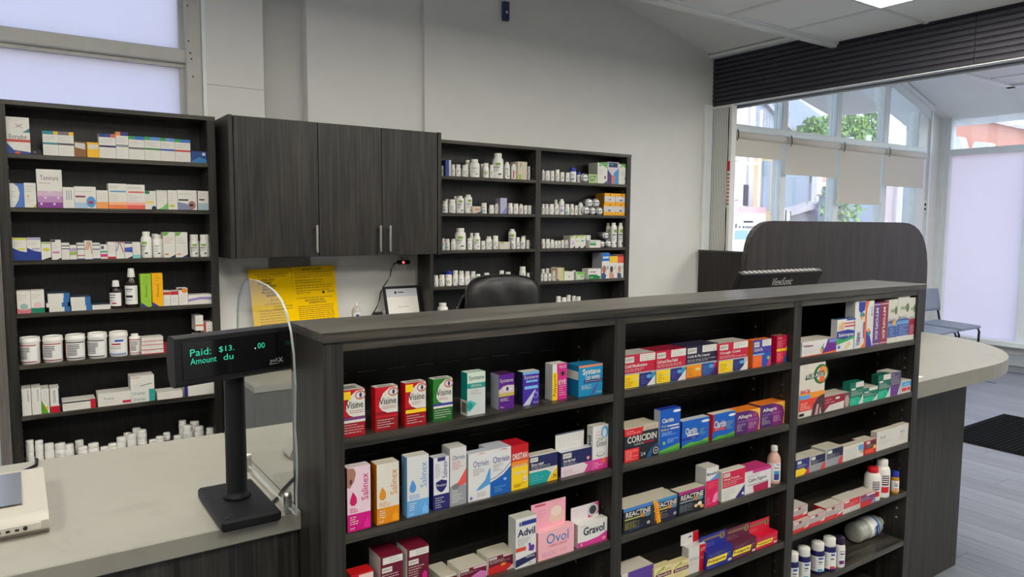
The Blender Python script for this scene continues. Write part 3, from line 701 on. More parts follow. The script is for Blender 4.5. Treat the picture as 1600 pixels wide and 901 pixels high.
# counting device at the lower left
t = thing('counting_scale', 'cream tabletop device with grey glass top at the counter left', 'device', (-.16, 1.62, .933))
dv = MB(); dv.prism([(1.485, .9335), (1.475, .943), (1.479, .957), (1.492, .966), (1.50, .968), (1.755, .972), (1.762, .966), (1.762, .9335)], 0, -.34, .030, CREAM_P); dv.build('housing', t)
MB().box(-.325, -.008, 1.545, 1.742, .9712, .9728, pmat('grey_glass_plate', (.14, .155, .19), .12, var=.04, spec=.7)).build('glass_plate', t)
fp = MB(); fp.box(-.325, .018, 1.4755, 1.480, .9445, .9560, pmat('bezel', (.55, .53, .47), .5)); fp.build('front_bezel', t)
pt = MB()
for k in range(6): pt.box(-.085 + .013 * k, -.079 + .013 * k, 1.4735, 1.4765, .9475, .9505, BLACK_P)
for x in (-.13, -.005): pt.lathe([(.0035, 1.4735), (.0035, 1.477)], DARK_P, (x, 0, .950), 10, axis=1)
pt.box(-.06, -.045, 1.4735, 1.4765, .9535, .9555, pmat('green_led', (.1, .4, .2), .4)); pt.build('port_row', t)
letter(t, 'Counter', INK, (-.10 + .16, 1.507 - 1.62, .9712 - .933), (.05, 0, 0), (0, .006, 0), 'device_mark')
MB().tube([(-.02, 1.766, .945), (-.025, 1.80, .9365), (-.01, 1.86, .9365), (.02, 1.90, .9365), (.022, 1.946, .9365)], .0035, BLACK_P, 8).build('power_cable', t)

# barcode scanner left on the counter behind the acrylic
t = thing('barcode_scanner', 'grey handheld scanner lying on the counter behind the acrylic', 'scanner', (.56, 1.66, .933))
bs = MB(); bs.prism(rounded([(.50, .936), (.62, .936), (.63, .968), (.52, .985)], .012, 4), 1, 1.63, 1.69, CREAM_P); bs.build('scanner_body', t)
MB().bbox(.62, .72, 1.645, 1.675, .935, .958, DARK_P, .006).build('handle', t)
MB().tube([(.60, 1.63, .94), (.59, 1.57, .936), (.61, 1.50, .936), (.64, 1.46, .936)], .0025, DARK_P).build('cable', t)

# monitor seen from behind
t = thing('monitor', 'black computer monitor seen from behind on the white counter', 'monitor', (2.24, 1.62, .933))
tl = math.radians(24)
def mon(mbx):
    o_ = []
    for x, y, z in mbx.v:
        yy = y * math.cos(tl) - z * math.sin(tl); zz = z * math.cos(tl) + y * math.sin(tl); xx = x
        a = math.radians(-2.0); o_.append((xx * math.cos(a) - yy * math.sin(a) + 2.245, xx * math.sin(a) + yy * math.cos(a) + 1.622, zz + 1.19))
    mbx.v = o_; return mbx
mm = mon(MB().bbox(-.222, .222, -.004, .020, -.17, .138, BLACK_P, .003)).build('back_shell', t)
q = mon(MB().bbox(-.12, .12, -.018, -.003, -.15, .02, BLACK_P, .006)).build('rear_bulge', t)
vv = MB()
for k in range(16): vv.box(-.20 + .025 * k, -.185 + .025 * k, .0, .018, .1383, .1392, pmat('vent_highlight', (.16, .155, .15), .5))  # highlights along the top vents, put into light grey dashes
mon(vv).build('vent_slot', t)
def mon_pt(x, y, z):
    k = MB(); k.v = [(x, y, z)]; mon(k); return Vector(k.v[0])
p0 = mon_pt(-.05, -.0046, .088); p1 = mon_pt(.062, -.0046, .088); p2 = mon_pt(-.05, -.0046, .118)
letter(t, 'ViewSonic', pmat('logo_white', (.7, .7, .7), .5, var=0), (p0.x - 2.24, p0.y - 1.62, p0.z - .933), p1 - p0, p2 - p0, 'logo')
st = MB(); st.bbox(2.12, 2.37, 1.55, 1.76, .9335, .945, BLACK_P, .004); st.tube([(2.245, 1.70, .94), (2.245, 1.68, 1.05), (2.245, 1.645, 1.15)], .018, BLACK_P, 10); st.build('stand', t)

# black leather office chair
t = thing('office_chair', 'black leather office chair with padded backrest before the wall shelves', 'chair', (1.95, 3.0, 0))
def pad(x0, x1, z0, z1, yc, th, puff, mat, nx=14, nz=12, ex=3.2):
    """pillow-shaped upholstered pad with a soft superellipse outline"""
    mb = MB(); V = []
    for s in (1, -1):
        for j in range(nz + 1):
            for i in range(nx + 1):
                u = -1 + 2 * i / nx; v = -1 + 2 * j / nz
                k = max(abs(u), abs(v)); 
                if k > 0:
                    n = (abs(u) ** ex + abs(v) ** ex) ** (1 / ex); uu, vv = u * k / n, v * k / n
                else: uu = vv = 0
                e = max(0, 1 - k ** 3) ** .5
                wr = .0045 * math.sin(9 * uu + 3 * vv) * e * (1 if s < 0 else .3)
                V.append(((x0 + x1) / 2 + uu * (x1 - x0) / 2, yc + s * (th / 2) * (.18 + .82 * e) + wr - (puff * (1 - uu * uu) if s < 0 else 0) * .3 + .05 * uu * uu * -1, (z0 + z1) / 2 + vv * (z1 - z0) / 2))
    N = (nx + 1) * (nz + 1); F = []
    for o, fl in ((0, 1), (N, 0)):
        for j in range(nz):
            for i in range(nx):
                q = (o + j * (nx + 1) + i, o + j * (nx + 1) + i + 1, o + (j + 1) * (nx + 1) + i + 1, o + (j + 1) * (nx + 1) + i)
                F.append(tuple(reversed(q)) if fl else q)
    rim = [i for i in range(nx + 1)] + [j * (nx + 1) + nx for j in range(1, nz + 1)] + [nz * (nx + 1) + i for i in range(nx - 1, -1, -1)] + [j * (nx + 1) for j in range(nz - 1, 0, -1)]
    for a, b in zip(rim, rim[1:] + rim[:1]): F.append((a, N + a, N + b, b) if True else 0)
    mb.add(V, F, mat, True); return mb
pad(1.74, 2.168, .985, 1.232, 2.965, .12, .05, LEATHER).build('headrest', t)
pad(1.715, 2.195, .52, 1.165, 3.02, .10, .05, LEATHER, ex=4).build('backrest', t)
sp_ = MB(); sp_.bbox(1.72, 2.18, 2.93, 3.37, .43, .53, LEATHER, .03); sp_.build('seat', t)
cs = MB(); cs.lathe([(.03, .12), (.03, .43)], STEEL_D, (1.95, 3.10, 0), 14)
for k in range(5):
    a = k * 2 * math.pi / 5; cs.tube([(1.95, 3.10, .13), (1.95 + .28 * math.cos(a), 3.10 + .28 * math.sin(a), .075)], .018, STEEL_D); 
cs.build('star_base', t)
for k in range(5):
    a = k * 2 * math.pi / 5; MB().lathe([(.028, -.012), (.028, .012)], BLACK_P, (1.95 + .28 * math.cos(a), 3.10 + .28 * math.sin(a), .028), 12, axis=0).build('castor', t)
for x in (1.70, 2.20):
    MB().tube([(x, 2.99, .48), (x, 3.0, .66), (x, 3.08, .68), (x, 3.30, .68), (x, 3.32, .48)], .016, BLACK_P).build('armrest', t)

# yellow notices leaning on the wall
def notice(label, c, words, lines, extra):
    """c = corners (x, z): top-left, top-right, bottom-left; a stiff card leaning on the wall"""
    (x0, z0), (x1, z1), (x2, z2) = c; y_t, y_b = 4.150, 4.118
    t = thing('yellow_notice', label, 'notice', (x2, y_b, z2), 0, 'yellow notices under the wall cabinet')
    tl, tr, bl = Vector((x0, y_t, z0)), Vector((x1, y_t, z1)), Vector((x2, y_b, z2)); ax = tr - tl; ay = tl - bl; br = bl + ax; n = Vector((0, .003, 0))
    mb = MB(); v = [bl, br, tr, tl]; v += [p + n for p in v]; mb.add(v, [(0, 1, 2, 3), (7, 6, 5, 4), (0, 4, 5, 1), (1, 5, 6, 2), (2, 6, 7, 3), (3, 7, 4, 0)], YELLOW)
    mb.build('card', t)
    e = Vector((0, -.0012, 0))
    def at(s, u): return bl + ax * s + ay * u + e - Vector(t.location)
    for s, a, b, c_, d in words: letter(t, s, INK, at(a, b), ax * (c_ - a), ay * (d - b), 'notice_text')
    pr = MB(); rnd = random.Random(len(label))
    for a, u, b, n_, dz in lines:
        for k in range(n_):
            x = a
            while x < b - .02:
                w_ = min(rnd.uniform(.03, .10), b - x); p = bl + ax * x + ay * (u - dz * k) + e; q = ax * w_; h_ = ay * .008
                pr.add([p, p + q, p + q + h_, p + h_], [(0, 1, 2, 3)], INK); x += w_ + .014
    pr.build('notice_print', t)
    if extra:
        k = MB(); c0 = bl + ax * .69 + ay * .56 + e
        k.add([c0 + ax * .03 * math.cos(i * math.pi / 6) + ay * .025 * math.sin(i * math.pi / 6) for i in range(12)], [tuple(range(12))], INK); k.build('emblem', t)
notice('yellow fee notice partly behind the acrylic divider', [(1.068, 1.214), (1.306, 1.221), (1.09, .876)],
       [('*OUR USUAL AND', .27, .795, .80, .835), ('*CUSTOMARY FEE FOR', .20, .742, .86, .782), ('*PROFESSIONAL', .30, .690, .78, .730), ('*SERVICES WHEN', .28, .638, .80, .678), ('*FILLING A DRUG', .26, .586, .84, .626), ('*BENEFIT IS', .36, .534, .72, .574), ('$11.99', .44, .455, .62, .485)],
       [(.14, .90, .94, 1, .03), (.20, .865, .86, 1, .03), (.3, .41, .8, 1, .03), (.5, .36, .95, 2, .045), (.15, .30, .80, 6, .045)], False)
notice('yellow notice card right of the fee notice, small print below', [(1.309, 1.222), (1.566, 1.228), (1.325, .872)],
       [('*NOTICE TO PATIENTS', .24, .935, .74, .975), ('*WHAT YOU PAY AT THE PHARMACY', .24, .425, .86, .455), ('*FOR PRESCRIPTION DRUGS', .34, .385, .74, .413)],
       [(.05, .90, .93, 3, .036), (.06, .77, .70, 2, .036), (.06, .68, .92, 2, .036), (.06, .60, .84, 1, .036), (.06, .565, .40, 1, .03), (.78, .575, .97, 2, .022), (.06, .48, .9, 1, .03), (.08, .345, .90, 10, .033)], True)

# framed certificate leaning on the ledge
t = thing('picture_frame', 'black framed white certificate leaning under the outlet', 'picture frame', (2.0, 4.0, .873))
C0 = [Vector(p) for p in ((1.905, 4.055, .874), (2.10, 4.055, .874), (2.085, 4.125, 1.087), (1.862, 4.125, 1.092))]
C0 = [Vector((1.865, 4.06, .874)), Vector((2.105, 4.06, .874)), Vector((2.105, 4.125, 1.085)), Vector((1.865, 4.125, 1.085))]
axx = C0[1] - C0[0]; ayy = C0[3] - C0[0]; nn = axx.cross(ayy).normalized() * -1
def slab(mb, s0, u0, s1, u1, d0, d1, mat):
    v = [C0[0] + axx * a + ayy * b for a, b in ((s0, u0), (s1, u0), (s1, u1), (s0, u1))]
    vs = [p - nn * d0 for p in v] + [p - nn * d1 for p in v]
    mb.add(vs, [(0, 1, 2, 3), (7, 6, 5, 4), (0, 4, 5, 1), (1, 5, 6, 2), (2, 6, 7, 3), (3, 7, 4, 0)], mat)
f_ = MB(); slab(f_, 0, 0, .055, 1, -.004, .012, BLACK_P); slab(f_, .945, 0, 1, 1, -.004, .012, BLACK_P); slab(f_, .055, .94, .945, 1, -.004, .012, BLACK_P); slab(f_, .055, 0, .945, .06, -.004, .012, BLACK_P); f_.build('frame', t)
f_ = MB(); slab(f_, .055, .06, .945, .94, -.003, .003, PAPER); slab(f_, .055, .70, .945, .94, .003, .0034, ink((200, 203, 212))); f_.build('certificate', t)
f_ = MB(); slab(f_, .30, .79, .36, .86, .0035, .004, INK); slab(f_, .40, .81, .56, .84, .0035, .004, INK); slab(f_, .35, .40, .66, .42, .0035, .004, ink((190, 185, 175))); f_.build('certificate_print', t)

# hand sanitiser, charger, outlet with plug
t = thing('pump_bottle', 'small clear pump bottle with blue badge on the ledge', 'bottle', (1.677, 4.09, .873))
MB().lathe([(.024, .8735), (.026, .88), (.026, .955), (.018, .972), (.009, .978)], pmat('clear_gel', (.55, .52, .46), .2), (1.677, 4.09, 0), 18).build('bottle_body', t)
MB().lathe([(.008, .978), (.008, .995), (.004, .996), (.004, 1.008)], WHITE_P, (1.677, 4.09, 0), 12).build('pump_head', t)
q = MB(); q.band(.0264, -2.5, -.7, .885, .945, PAPER, 8, (1.677, 4.09, 0)); q.band(.0267, -2.0, -1.25, .90, .935, ink((30, 70, 160)), 6, (1.677, 4.09, 0)); q.build('bottle_label', t)
t = thing('wall_outlet', 'beige double wall outlet right of the yellow notices', 'outlet', (2.014, 4.17, 1.18))
MB().bbox(1.978, 2.050, 4.160, 4.170, 1.185, 1.288, WHITE_P, .003).build('cover_plate', t)
q = MB(); q.bbox(1.995, 2.033, 4.156, 4.161, 1.245, 1.278, WHITE_P, .002); q.bbox(1.995, 2.033, 4.156, 4.161, 1.195, 1.228, WHITE_P, .002); q.box(2.005, 2.009, 4.155, 4.157, 1.255, 1.266, DARK_P); q.box(2.019, 2.023, 4.155, 4.157, 1.255, 1.266, DARK_P); q.build('socket', t)
t = thing('power_adapter', 'black plug adapter with red light and dangling cable', 'plug', (2.02, 4.14, 1.235))
MB().bbox(1.972, 2.055, 4.115, 4.156, 1.222, 1.247, BLACK_P, .008).build('adapter_body', t)
MB().lathe([(.009, 4.112), (.009, 4.116)], pmat('red_indicator', (.5, .05, .05), .4, var=0, emit=((1, .2, .2), .6)), (2.003, 0, 1.235), 12, axis=1).build('indicator', t)
MB().tube([(1.972, 4.135, 1.236), (1.95, 4.14, 1.225), (1.93, 4.14, 1.19), (1.925, 4.14, 1.155), (1.905, 4.14, 1.12), (1.88, 4.14, 1.09), (1.862, 4.14, 1.06), (1.85, 4.14, 1.01), (1.83, 4.13, .965), (1.80, 4.12, .93), (1.77, 4.11, .895), (1.74, 4.10, .878)], .0035, BLACK_P).build('cable', t)
t = thing('charger', 'small grey electronic box beside the certificate frame', 'charger', (1.835, 4.10, .873))
MB().bbox(1.80, 1.845, 4.075, 4.125, .8735, .935, DARK_P, .004).build('charger_body', t); MB().bbox(1.848, 1.872, 4.08, 4.12, .8735, .945, pmat('grey_plastic', (.3, .31, .33), .4), .004).build('grey_block', t)

# blue box high on the back wall
t = thing('wall_box', 'small dark blue box with a slot, high on the wall', 'box', (2.76, 4.13, 3.0))
MB().bbox(2.742, 2.788, 4.105, 4.135, 2.822, 2.945, ink((44, 58, 96)), .004).build('box_body', t); MB().box(2.757, 2.772, 4.103, 4.1055, 2.868, 2.882, PAINT).build('slot', t)

# red leaflet on the white counter, mat, waiting chairs
t = thing('leaflet', 'small red and white leaflet on the white counter', 'leaflet', (2.62, 1.36, .933))
MB().box(2.50, 2.72, 1.30, 1.37, .9331, .9342, PAPER).build('sheet', t); MB().box(2.50, 2.66, 1.315, 1.35, .9342, .9346, ink((190, 40, 60))).build('red_print', t)
t = thing('door_mat', 'black ribbed entrance mat on the pale plank floor', 'mat', (5.9, 1.0, 0))
MT = pmat('black_mat_rib', (.005, .0053, .006), .95, var=.25, scale=120, spec=.08)
MB().box(5.34, 6.42, -1.6, 2.44, .0005, .006, MT).build('mat_backing', t)
rb = MB()
for k in range(130):
    y = -1.55 + .0305 * k; rb.box(5.37, 6.39, y, y + .018, .006, .011, MT)
q = rb.build('mat_rib', t)
SEATM = pmat('blue_grey_seat', (.24, .29, .36), .45, var=.05)
def wait_chair(label, x, y):
    t = thing('waiting_chair', label, 'chair', (x, y, 0), 0, 'grey waiting chairs')
    w_, d_ = .44, .44
    s_ = MB(); s_.prism(rounded([(-.22, .405), (.22, .425), (.22, .455), (-.22, .435)], .01, 3), 0, -w_ / 2, w_ / 2, SEATM)
    s_.build('seat', t, rel=True)
    b_ = MB(); n = 8; V = []
    for j in range(7):
        z = .56 + .24 * j / 6
        for i in range(n + 1):
            u = -1 + 2 * i / n; V.append((u * w_ / 2 * (1 - .10 * (j / 6) ** 3), .225 + .03 * j / 6 - .03 * u * u, z))
    N = len(V); V += [(a, b + .014, c) for a, b, c in V]; F = []
    for j in range(6):
        for i in range(n):
            q = (j * (n + 1) + i, j * (n + 1) + i + 1, (j + 1) * (n + 1) + i + 1, (j + 1) * (n + 1) + i); F.append(q); F.append(tuple(N + a for a in reversed(q)))
    rim = list(range(n + 1)) + [j * (n + 1) + n for j in range(1, 7)] + [6 * (n + 1) + i for i in range(n - 1, -1, -1)] + [j * (n + 1) for j in range(5, 0, -1)]
    for a, b in zip(rim, rim[1:] + rim[:1]): F.append((b, a, N + a, N + b))
    b_.add(V, F, SEATM, True); b_.build('backrest', t, rel=True)
    for s in (-1, 1):
        MB().tube([(s * .225, -.20, 0), (s * .225, -.205, .37), (s * .225, -.19, .40), (s * .225, -.16, .412), (s * .225, .18, .405)], .012, STEEL_D).build('front_leg', t, rel=True)
        MB().tube([(s * .225, .25, 0), (s * .225, .19, .40), (s * .215, .235, .62), (s * .205, .25, .76)], .012, STEEL_D).build('rear_leg', t, rel=True)
wait_chair('blue grey waiting chair nearest the corner by the frosted pane', 8.22, 3.70)
wait_chair('second blue grey waiting chair, only its seat showing past the screen', 7.66, 3.68)

# ================================================================ GOODS
EPS = .00014
def bary(box, face):
    x0, x1, yf, yb, z, h = box
    if face == 'F': return lambda s, t, d: (x0 + s * (x1 - x0), yf - d, z + t * h)
    if face == 'L': return lambda s, t, d: (x0 - d, yb + s * (yf - yb), z + t * h)
    if face == 'T': return lambda s, t, d: (x0 + s * (x1 - x0), yf + t * (yb - yf), z + h + d)
def carton(box, label, cat, base, side, top, items, name='medicine_carton', group=None, header=None):
    """printed cardboard box with its front on the aisle side; items are flat print on its faces"""
    x0, x1, yf, yb, z, h = box; c = ((x0 + x1) / 2, (yf + yb) / 2, z)
    mb = MB(); v = [(x0, yf, z), (x1, yf, z), (x1, yb, z), (x0, yb, z), (x0, yf, z + h), (x1, yf, z + h), (x1, yb, z + h), (x0, yb, z + h)]
    mb.add(v, [(0, 3, 2, 1), (1, 2, 6, 5), (2, 3, 7, 6)], ink(side)); mb.add(v, [(4, 5, 6, 7)], ink(top)); mb.add(v, [(0, 1, 5, 4)], ink(base)); mb.add(v, [(3, 0, 4, 7)], ink(side))
    mb.box(x0 + .002, x1 - .002, yb - .0004, yb + .0002, z + h - .001, z + h + .0003, ink(top))
    o = mb.build(name, None, c); tag(o, label, cat, group)
    def prints(items, box, par, nm):
        pr = MB(); k = 0
        for it in items:
            face = 'F'
            if it[0] in 'LT': face, it = it[0], it[1]
            f = bary(box, face); k += 1; d = EPS * k
            if it[0] == 'r': _, a, b, c_, e, col = it; pr.add([f(a, b, d), f(c_, b, d), f(c_, e, d), f(a, e, d)], [(0, 1, 2, 3)], ink(col))
            elif it[0] == 'p': pr.add([f(a, b, d) for a, b in it[1]], [tuple(range(len(it[1])))], ink(it[2]))
            elif it[0] == 'o':
                _, a, b, ra, rb, col = it; pr.add([f(a + ra * math.cos(i * math.pi / 9), b + rb * math.sin(i * math.pi / 9), d) for i in range(18)], [tuple(range(18))], ink(col))
            elif it[0] == 'l':
                _, a, b, c_, e, n, col = it; th = min(.012, .42 * (e - b) / n)
                for i in range(n):
                    y = e - (e - b) * (i + .5) / n; x = a; lim = c_ - (c_ - a) * random.choice((0, .1, .3, .45))
                    while x < lim - .02:
                        w_ = min(random.uniform(.05, .16), lim - x); pr.add([f(x, y - th / 2, d), f(x + w_, y - th / 2, d), f(x + w_, y + th / 2, d), f(x, y + th / 2, d)], [(0, 1, 2, 3)], ink(col)); x += w_ + .025
            elif it[0] == 't':
                s_, a, b, c_, e, col = it[1:7]; L0 = Vector(WLOC[par.name])
                d = EPS * (k + 1)
                if len(it) > 7 and it[7] == 1: p0, px, py = f(c_, b, d), f(c_, e, d), f(a, b, d)
                elif len(it) > 7 and it[7] == 2: p0, px, py = f(a, e, d), f(a, b, d), f(c_, e, d)
                else: p0, px, py = f(a, b, d), f(c_, b, d), f(a, e, d)
                p0, px, py = Vector(p0), Vector(px), Vector(py)
                letter(par, s_, ink(col), p0 - L0, px - p0, py - p0)
        if pr.f: pr.build(nm, par)
    prints(items, box, o, 'front_print')
    if header:
        s0, s1, hh, col, its = header
        a, b = x0 + s0 * (x1 - x0), x0 + s1 * (x1 - x0)
        hc = MB().box(a, b, yb - .0012, yb - .0002, z + h, z + h + hh, ink(col)).build('header_card', o)
        prints(its, (a, b, yb - .0012, yb, z + h, hh), hc, 'header_print')
    return o

# bottles and jars: profiles in units of radius (x) and height (y)
def frac(prof, lo, hi): return [(r, z) for r, z in prof if lo <= z <= hi]
SHAPES = {
    'pill': dict(body=[(.90, 0), (1, .02), (1, .64), (.97, .70), (.80, .76), (.72, .77)], cap=[(.86, .76), (.88, .77), (.88, .985), (.83, 1.0)], lab=(.10, .60)),
    'big': dict(body=[(.92, 0), (1, .02), (1, .68), (.95, .75), (.80, .81), (.60, .84), (.58, .86)], cap=[(.66, .85), (.68, .86), (.68, .985), (.64, 1.0)], lab=(.12, .64)),
    'tall': dict(body=[(.92, 0), (1, .015), (1, .82), (.90, .87), (.62, .89)], cap=[(.60, .885), (.62, .89), (.62, .99), (.58, 1.0)], lab=(.08, .76)),
    'square': dict(body=[(.95, 0), (1, .02), (1, .70), (.9, .74), (.82, .75)], cap=[(.93, .745), (.95, .755), (.95, .985), (.9, 1.0)], lab=(.06, .66)),
    'jar': dict(body=[(.88, 0), (.92, .015), (.95, .76), (.96, .79)], cap=[(1.0, .785), (1.02, .79), (1.02, .86), (.97, .865), (.97, .975), (.90, .985), (.88, .955)], lab=(.08, .72)),
    'stub': dict(body=[(.95, 0), (1, .02), (1, .58), (.9, .64)], cap=[(.93, .63), (.96, .64), (.96, .97), (.9, 1.0)], lab=(.08, .52)),
    'syrup': dict(body=[(.95, 0), (1, .02), (1, .62), (.92, .70), (.55, .80), (.42, .82), (.42, .88)], cap=[(.50, .86), (.52, .87), (.48, .99), (.44, 1.0)], lab=(.08, .56)),
    'cough': dict(body=[(.95, 0), (1, .02), (1, .60), (.9, .68), (.5, .77), (.45, .80)], cap=[(.56, .77), (.58, .78), (.46, .99), (.42, 1.0)], lab=(.08, .56)),
}
BM = {}
PILLW = pmat('white_bottle_plastic', (.84, .83, .78), .32, var=.02)
LABW = pmat('bottle_label_paper', (.82, .82, .80), .5, var=.02)
def bottle_meshes(shape, style, bm, cm):
    key = (shape, style, bm.name, cm.name)
    if key in BM: return BM[key]
    s = SHAPES[shape]; a, b = s['lab']
    body = MB().lathe(s['body'], bm, n=20).mesh('bottle'); cap = MB().lathe(s['cap'], cm, n=20).mesh('cap')
    l = MB(); F = -math.pi / 2; A = F - .6
    def bd(r, a0, a1, z0, z1, m, n=4): l.band(r, A + a0, A + a1, a + (b - a) * z0, a + (b - a) * z1, m, n)
    if style != 'none': bd(1.012, -1.5, 1.5, 0, 1, LABW, 14)
    dark = ink((45, 45, 52)); grey = ink((140, 140, 140))
    def ln(a0, a1, z, m=grey, h=.035): bd(1.03, a0, a1, z, z + h, m)
    if style == 'green':
        bd(1.022, -.2, .75, .76, .96, ink((135, 175, 70))); ln(-.6, .6, .60, dark, .06); ln(-.6, .4, .50); ln(-.6, .5, .40); ln(-.6, .2, .30); bd(1.022, .35, .9, .06, .16, dark)
    elif style == 'mark':
        bd(1.022, -.1, .45, .80, .95, ink((160, 185, 110))); ln(-.55, .5, .62, dark, .06); ln(-.55, .35, .50, ink((200, 120, 130))); ln(-.55, .5, .38); ln(-.55, .2, .26); bd(1.022, .3, .8, .06, .17, dark)
    elif style == 'yellow':
        bd(1.022, -.7, .7, .28, .62, ink((196, 200, 60))); ln(-.6, .5, .7, dark, .06); ln(-.6, .5, .42, dark, .05); ln(-.5, .3, .14)
    elif style == 'blue':
        ln(-.6, .5, .72, ink((70, 90, 160)), .06); ln(-.6, .3, .6); bd(1.022, -.7, .6, .15, .38, ink((120, 140, 190))); ln(-.6, .3, .46)
    elif style == 'teal':
        ln(-.5, .5, .78, dark, .06); bd(1.022, -.7, .7, .0, .5, ink((150, 205, 210))); ln(-.5, .4, .28, dark, .05)
    elif style == 'plain':
        ln(-.5, .5, .72, dark, .05); ln(-.5, .4, .55); ln(-.5, .3, .42); ln(-.5, .45, .29); bd(1.022, .2, .7, .08, .17, dark)
    elif style == 'stripe':
        bd(1.022, -.35, .05, 0, .75, ink((190, 60, 60))); ln(.1, .7, .6); ln(.1, .7, .45)
    elif style in ('jarred', 'jarblack'):
        hi = ink((170, 40, 50)) if style == 'jarred' else dark
        bd(1.022, -1.35, 1.4, .94, 1.0, hi, 14); bd(1.022, -1.2, -.75, .0, .94, ink((160, 35, 45))); bd(1.022, -1.35, 1.4, 0, .04, hi, 14)
        for z in (.80, .70, .60, .50, .40, .30, .2): ln(-.55, .75 if z > .5 else .5, z, dark, .045)
    elif style == 'jarblue':
        bd(1.022, .1, 1.0, .82, .94, ink((40, 80, 190))); ln(-.3, .7, .62, ink((170, 40, 50)), .09); ln(-.6, .7, .48); ln(-.6, .7, .38); bd(1.022, -1.3, 1.3, .0, .10, ink((150, 170, 210)), 12)
    elif style == 'navy':
        bd(1.022, -.05, .7, .80, .93, ink((60, 90, 170))); ln(-.05, .55, .60, dark, .07); ln(-.05, .5, .48); bd(1.022, -.1, .6, .02, .16, ink((40, 160, 205)))
        for z in (.85, .72, .6, .47, .34, .2): ln(-1.2, -.4, z)
    elif style == 'navyred':
        bd(1.022, .05, .7, .80, .93, ink((60, 90, 170))); ln(-.0, .55, .58, dark, .07); bd(1.022, -.05, .8, .0, .16, ink((205, 40, 75)))
        for z in (.85, .72, .6, .47, .34, .2): ln(-1.2, -.4, z)
    elif style == 'purple':
        ln(-.2, .75, .88, ink((110, 40, 110)), .04); ln(-.1, .75, .70, dark, .08); ln(-.1, .6, .52); bd(1.022, -.2, .75, .06, .30, ink((110, 35, 120)))
    elif style == 'redblock':
        bd(1.022, -.3, .75, .05, .36, ink((214, 44, 52))); bd(1.022, -.25, .7, .44, .95, ink((70, 25, 40)))
        for z in (.85, .74, .63, .52): ln(-.2, .6, z, LABW, .05)
    elif style == 'lotion':
        bd(1.022, -.1, .75, .40, .58, ink((70, 150, 195))); bd(1.022, -.1, .75, .06, .40, ink((60, 70, 150))); ln(-.1, .7, .72, ink((170, 60, 80)), .05); ln(.2, .7, .9, ink((90, 110, 180)), .05)
    elif style == 'amber':
        bd(1.022, -.6, .7, 0, .35, ink((235, 150, 100))); ln(-.5, .5, .6, dark, .07); ln(-.5, .4, .48, ink((90, 60, 130)), .06); ln(-.5, .3, .75, ink((200, 60, 70)), .06)
    elif style == 'cough':
        ln(-.6, .6, .78, dark, .05); ln(-.6, .4, .68, grey); bd(1.022, -.55, .6, .36, .48, ink((25, 25, 28))); ln(-.6, .5, .22)
    elif style == 'coughred':
        ln(-.6, .6, .80, dark, .06); ln(-.6, .5, .62, dark, .05); bd(1.022, 0, .7, .15, .26, ink((210, 60, 60))); ln(-.6, .3, .4)
    lab = l.mesh('label') if l.f else None
    BM[key] = (body, cap, lab); return BM[key]
def bottle(x, y, z, r, h, shape, style, label, cat='bottle', name='pill_bottle', group=None, bm=None, cm=None, turn=.0):
    body, cap, lab = bottle_meshes(shape, style, bm or PILLW, cm or PILLW)
    o = bpy.data.objects.new(name, body); COL.objects.link(o); o.location = (x, y, z); o.scale = (r, r, h); o.rotation_euler = (0, 0, turn)
    WLOC[o.name] = (0, 0, 0); tag(o, label, cat, group)
    child('cap', cap, o)
    if lab: child('label', lab, o)
    return o
def disc_tin(x, y, z, r, d, label, group):
    """round tin lying on its side, lid to the aisle"""
    o = MB().lathe([(r * .96, 0), (r * .96, d)], pmat('tin_grey', (.10, .10, .11), .4), (x, y, z), 22, axis=1).build('round_tin', None, (x, y + d / 2, z - r)); tag(o, label, 'tin', group)
    MB().lathe([(r, -.006), (r, .012)], LABW, (x, y - .0005, z), 22, axis=1).build('lid', o)
    p = MB(); yy = y - .0072
    for k in range(20):
        a, b = k * math.pi / 10, (k + 1) * math.pi / 10
        p.add([(x + r * .98 * math.cos(a), yy, z + r * .98 * math.sin(a)), (x + r * .98 * math.cos(b), yy, z + r * .98 * math.sin(b)), (x + r * .80 * math.cos(b), yy, z + r * .80 * math.sin(b)), (x + r * .80 * math.cos(a), yy, z + r * .80 * math.sin(a))], [(3, 2, 1, 0)], ink((34, 34, 40)))
    p.add([(x - r * .8, yy, z - .1 * r), (x + r * .8, yy, z), (x + r * .8, yy, z + .18 * r), (x - r * .8, yy, z + .08 * r)], [(0, 1, 2, 3)], ink((70, 70, 80)))
    p.build('lid_print', o); return o

# print colours (sRGB)
Q0 = (222,220,212); Q1 = (150,150,152); Q2 = (30,30,34); Q3 = (90,80,100); Q4 = (196,24,36); Q5 = (206,34,44)
Q6 = (236,170,20); Q7 = (104,18,44); Q8 = (196,34,66); Q9 = (214,212,202); Q10 = (248,208,30); Q11 = (190,190,184)
Q12 = (18,18,22); Q13 = (214,210,196); Q14 = (190,196,200); Q15 = (58,72,92); Q16 = (50,110,170); Q17 = (190,190,190)
Q18 = (150,140,180); Q19 = (60,90,60); Q20 = (90,160,220); Q21 = (206,200,184); Q22 = (222,220,216); Q23 = (206,200,186)
Q24 = (226,206,220); Q25 = (190,40,50); Q26 = (150,146,138); Q27 = (190,120,96); Q28 = (226,220,214); Q29 = (70,84,150)
Q30 = (170,90,90); Q31 = (36,40,92); Q32 = (170,180,184); Q33 = (220,210,120); Q34 = (130,100,20); Q35 = (110,120,190)
Q36 = (80,36,110); Q37 = (228,216,160); Q38 = (170,140,90); Q39 = (218,212,200); Q40 = (196,194,188); Q41 = (196,180,176)
Q42 = (110,40,50); Q43 = (80,40,50); Q44 = (240,160,150); Q45 = (40,60,170); Q46 = (34,32,92); Q47 = (206,202,200)
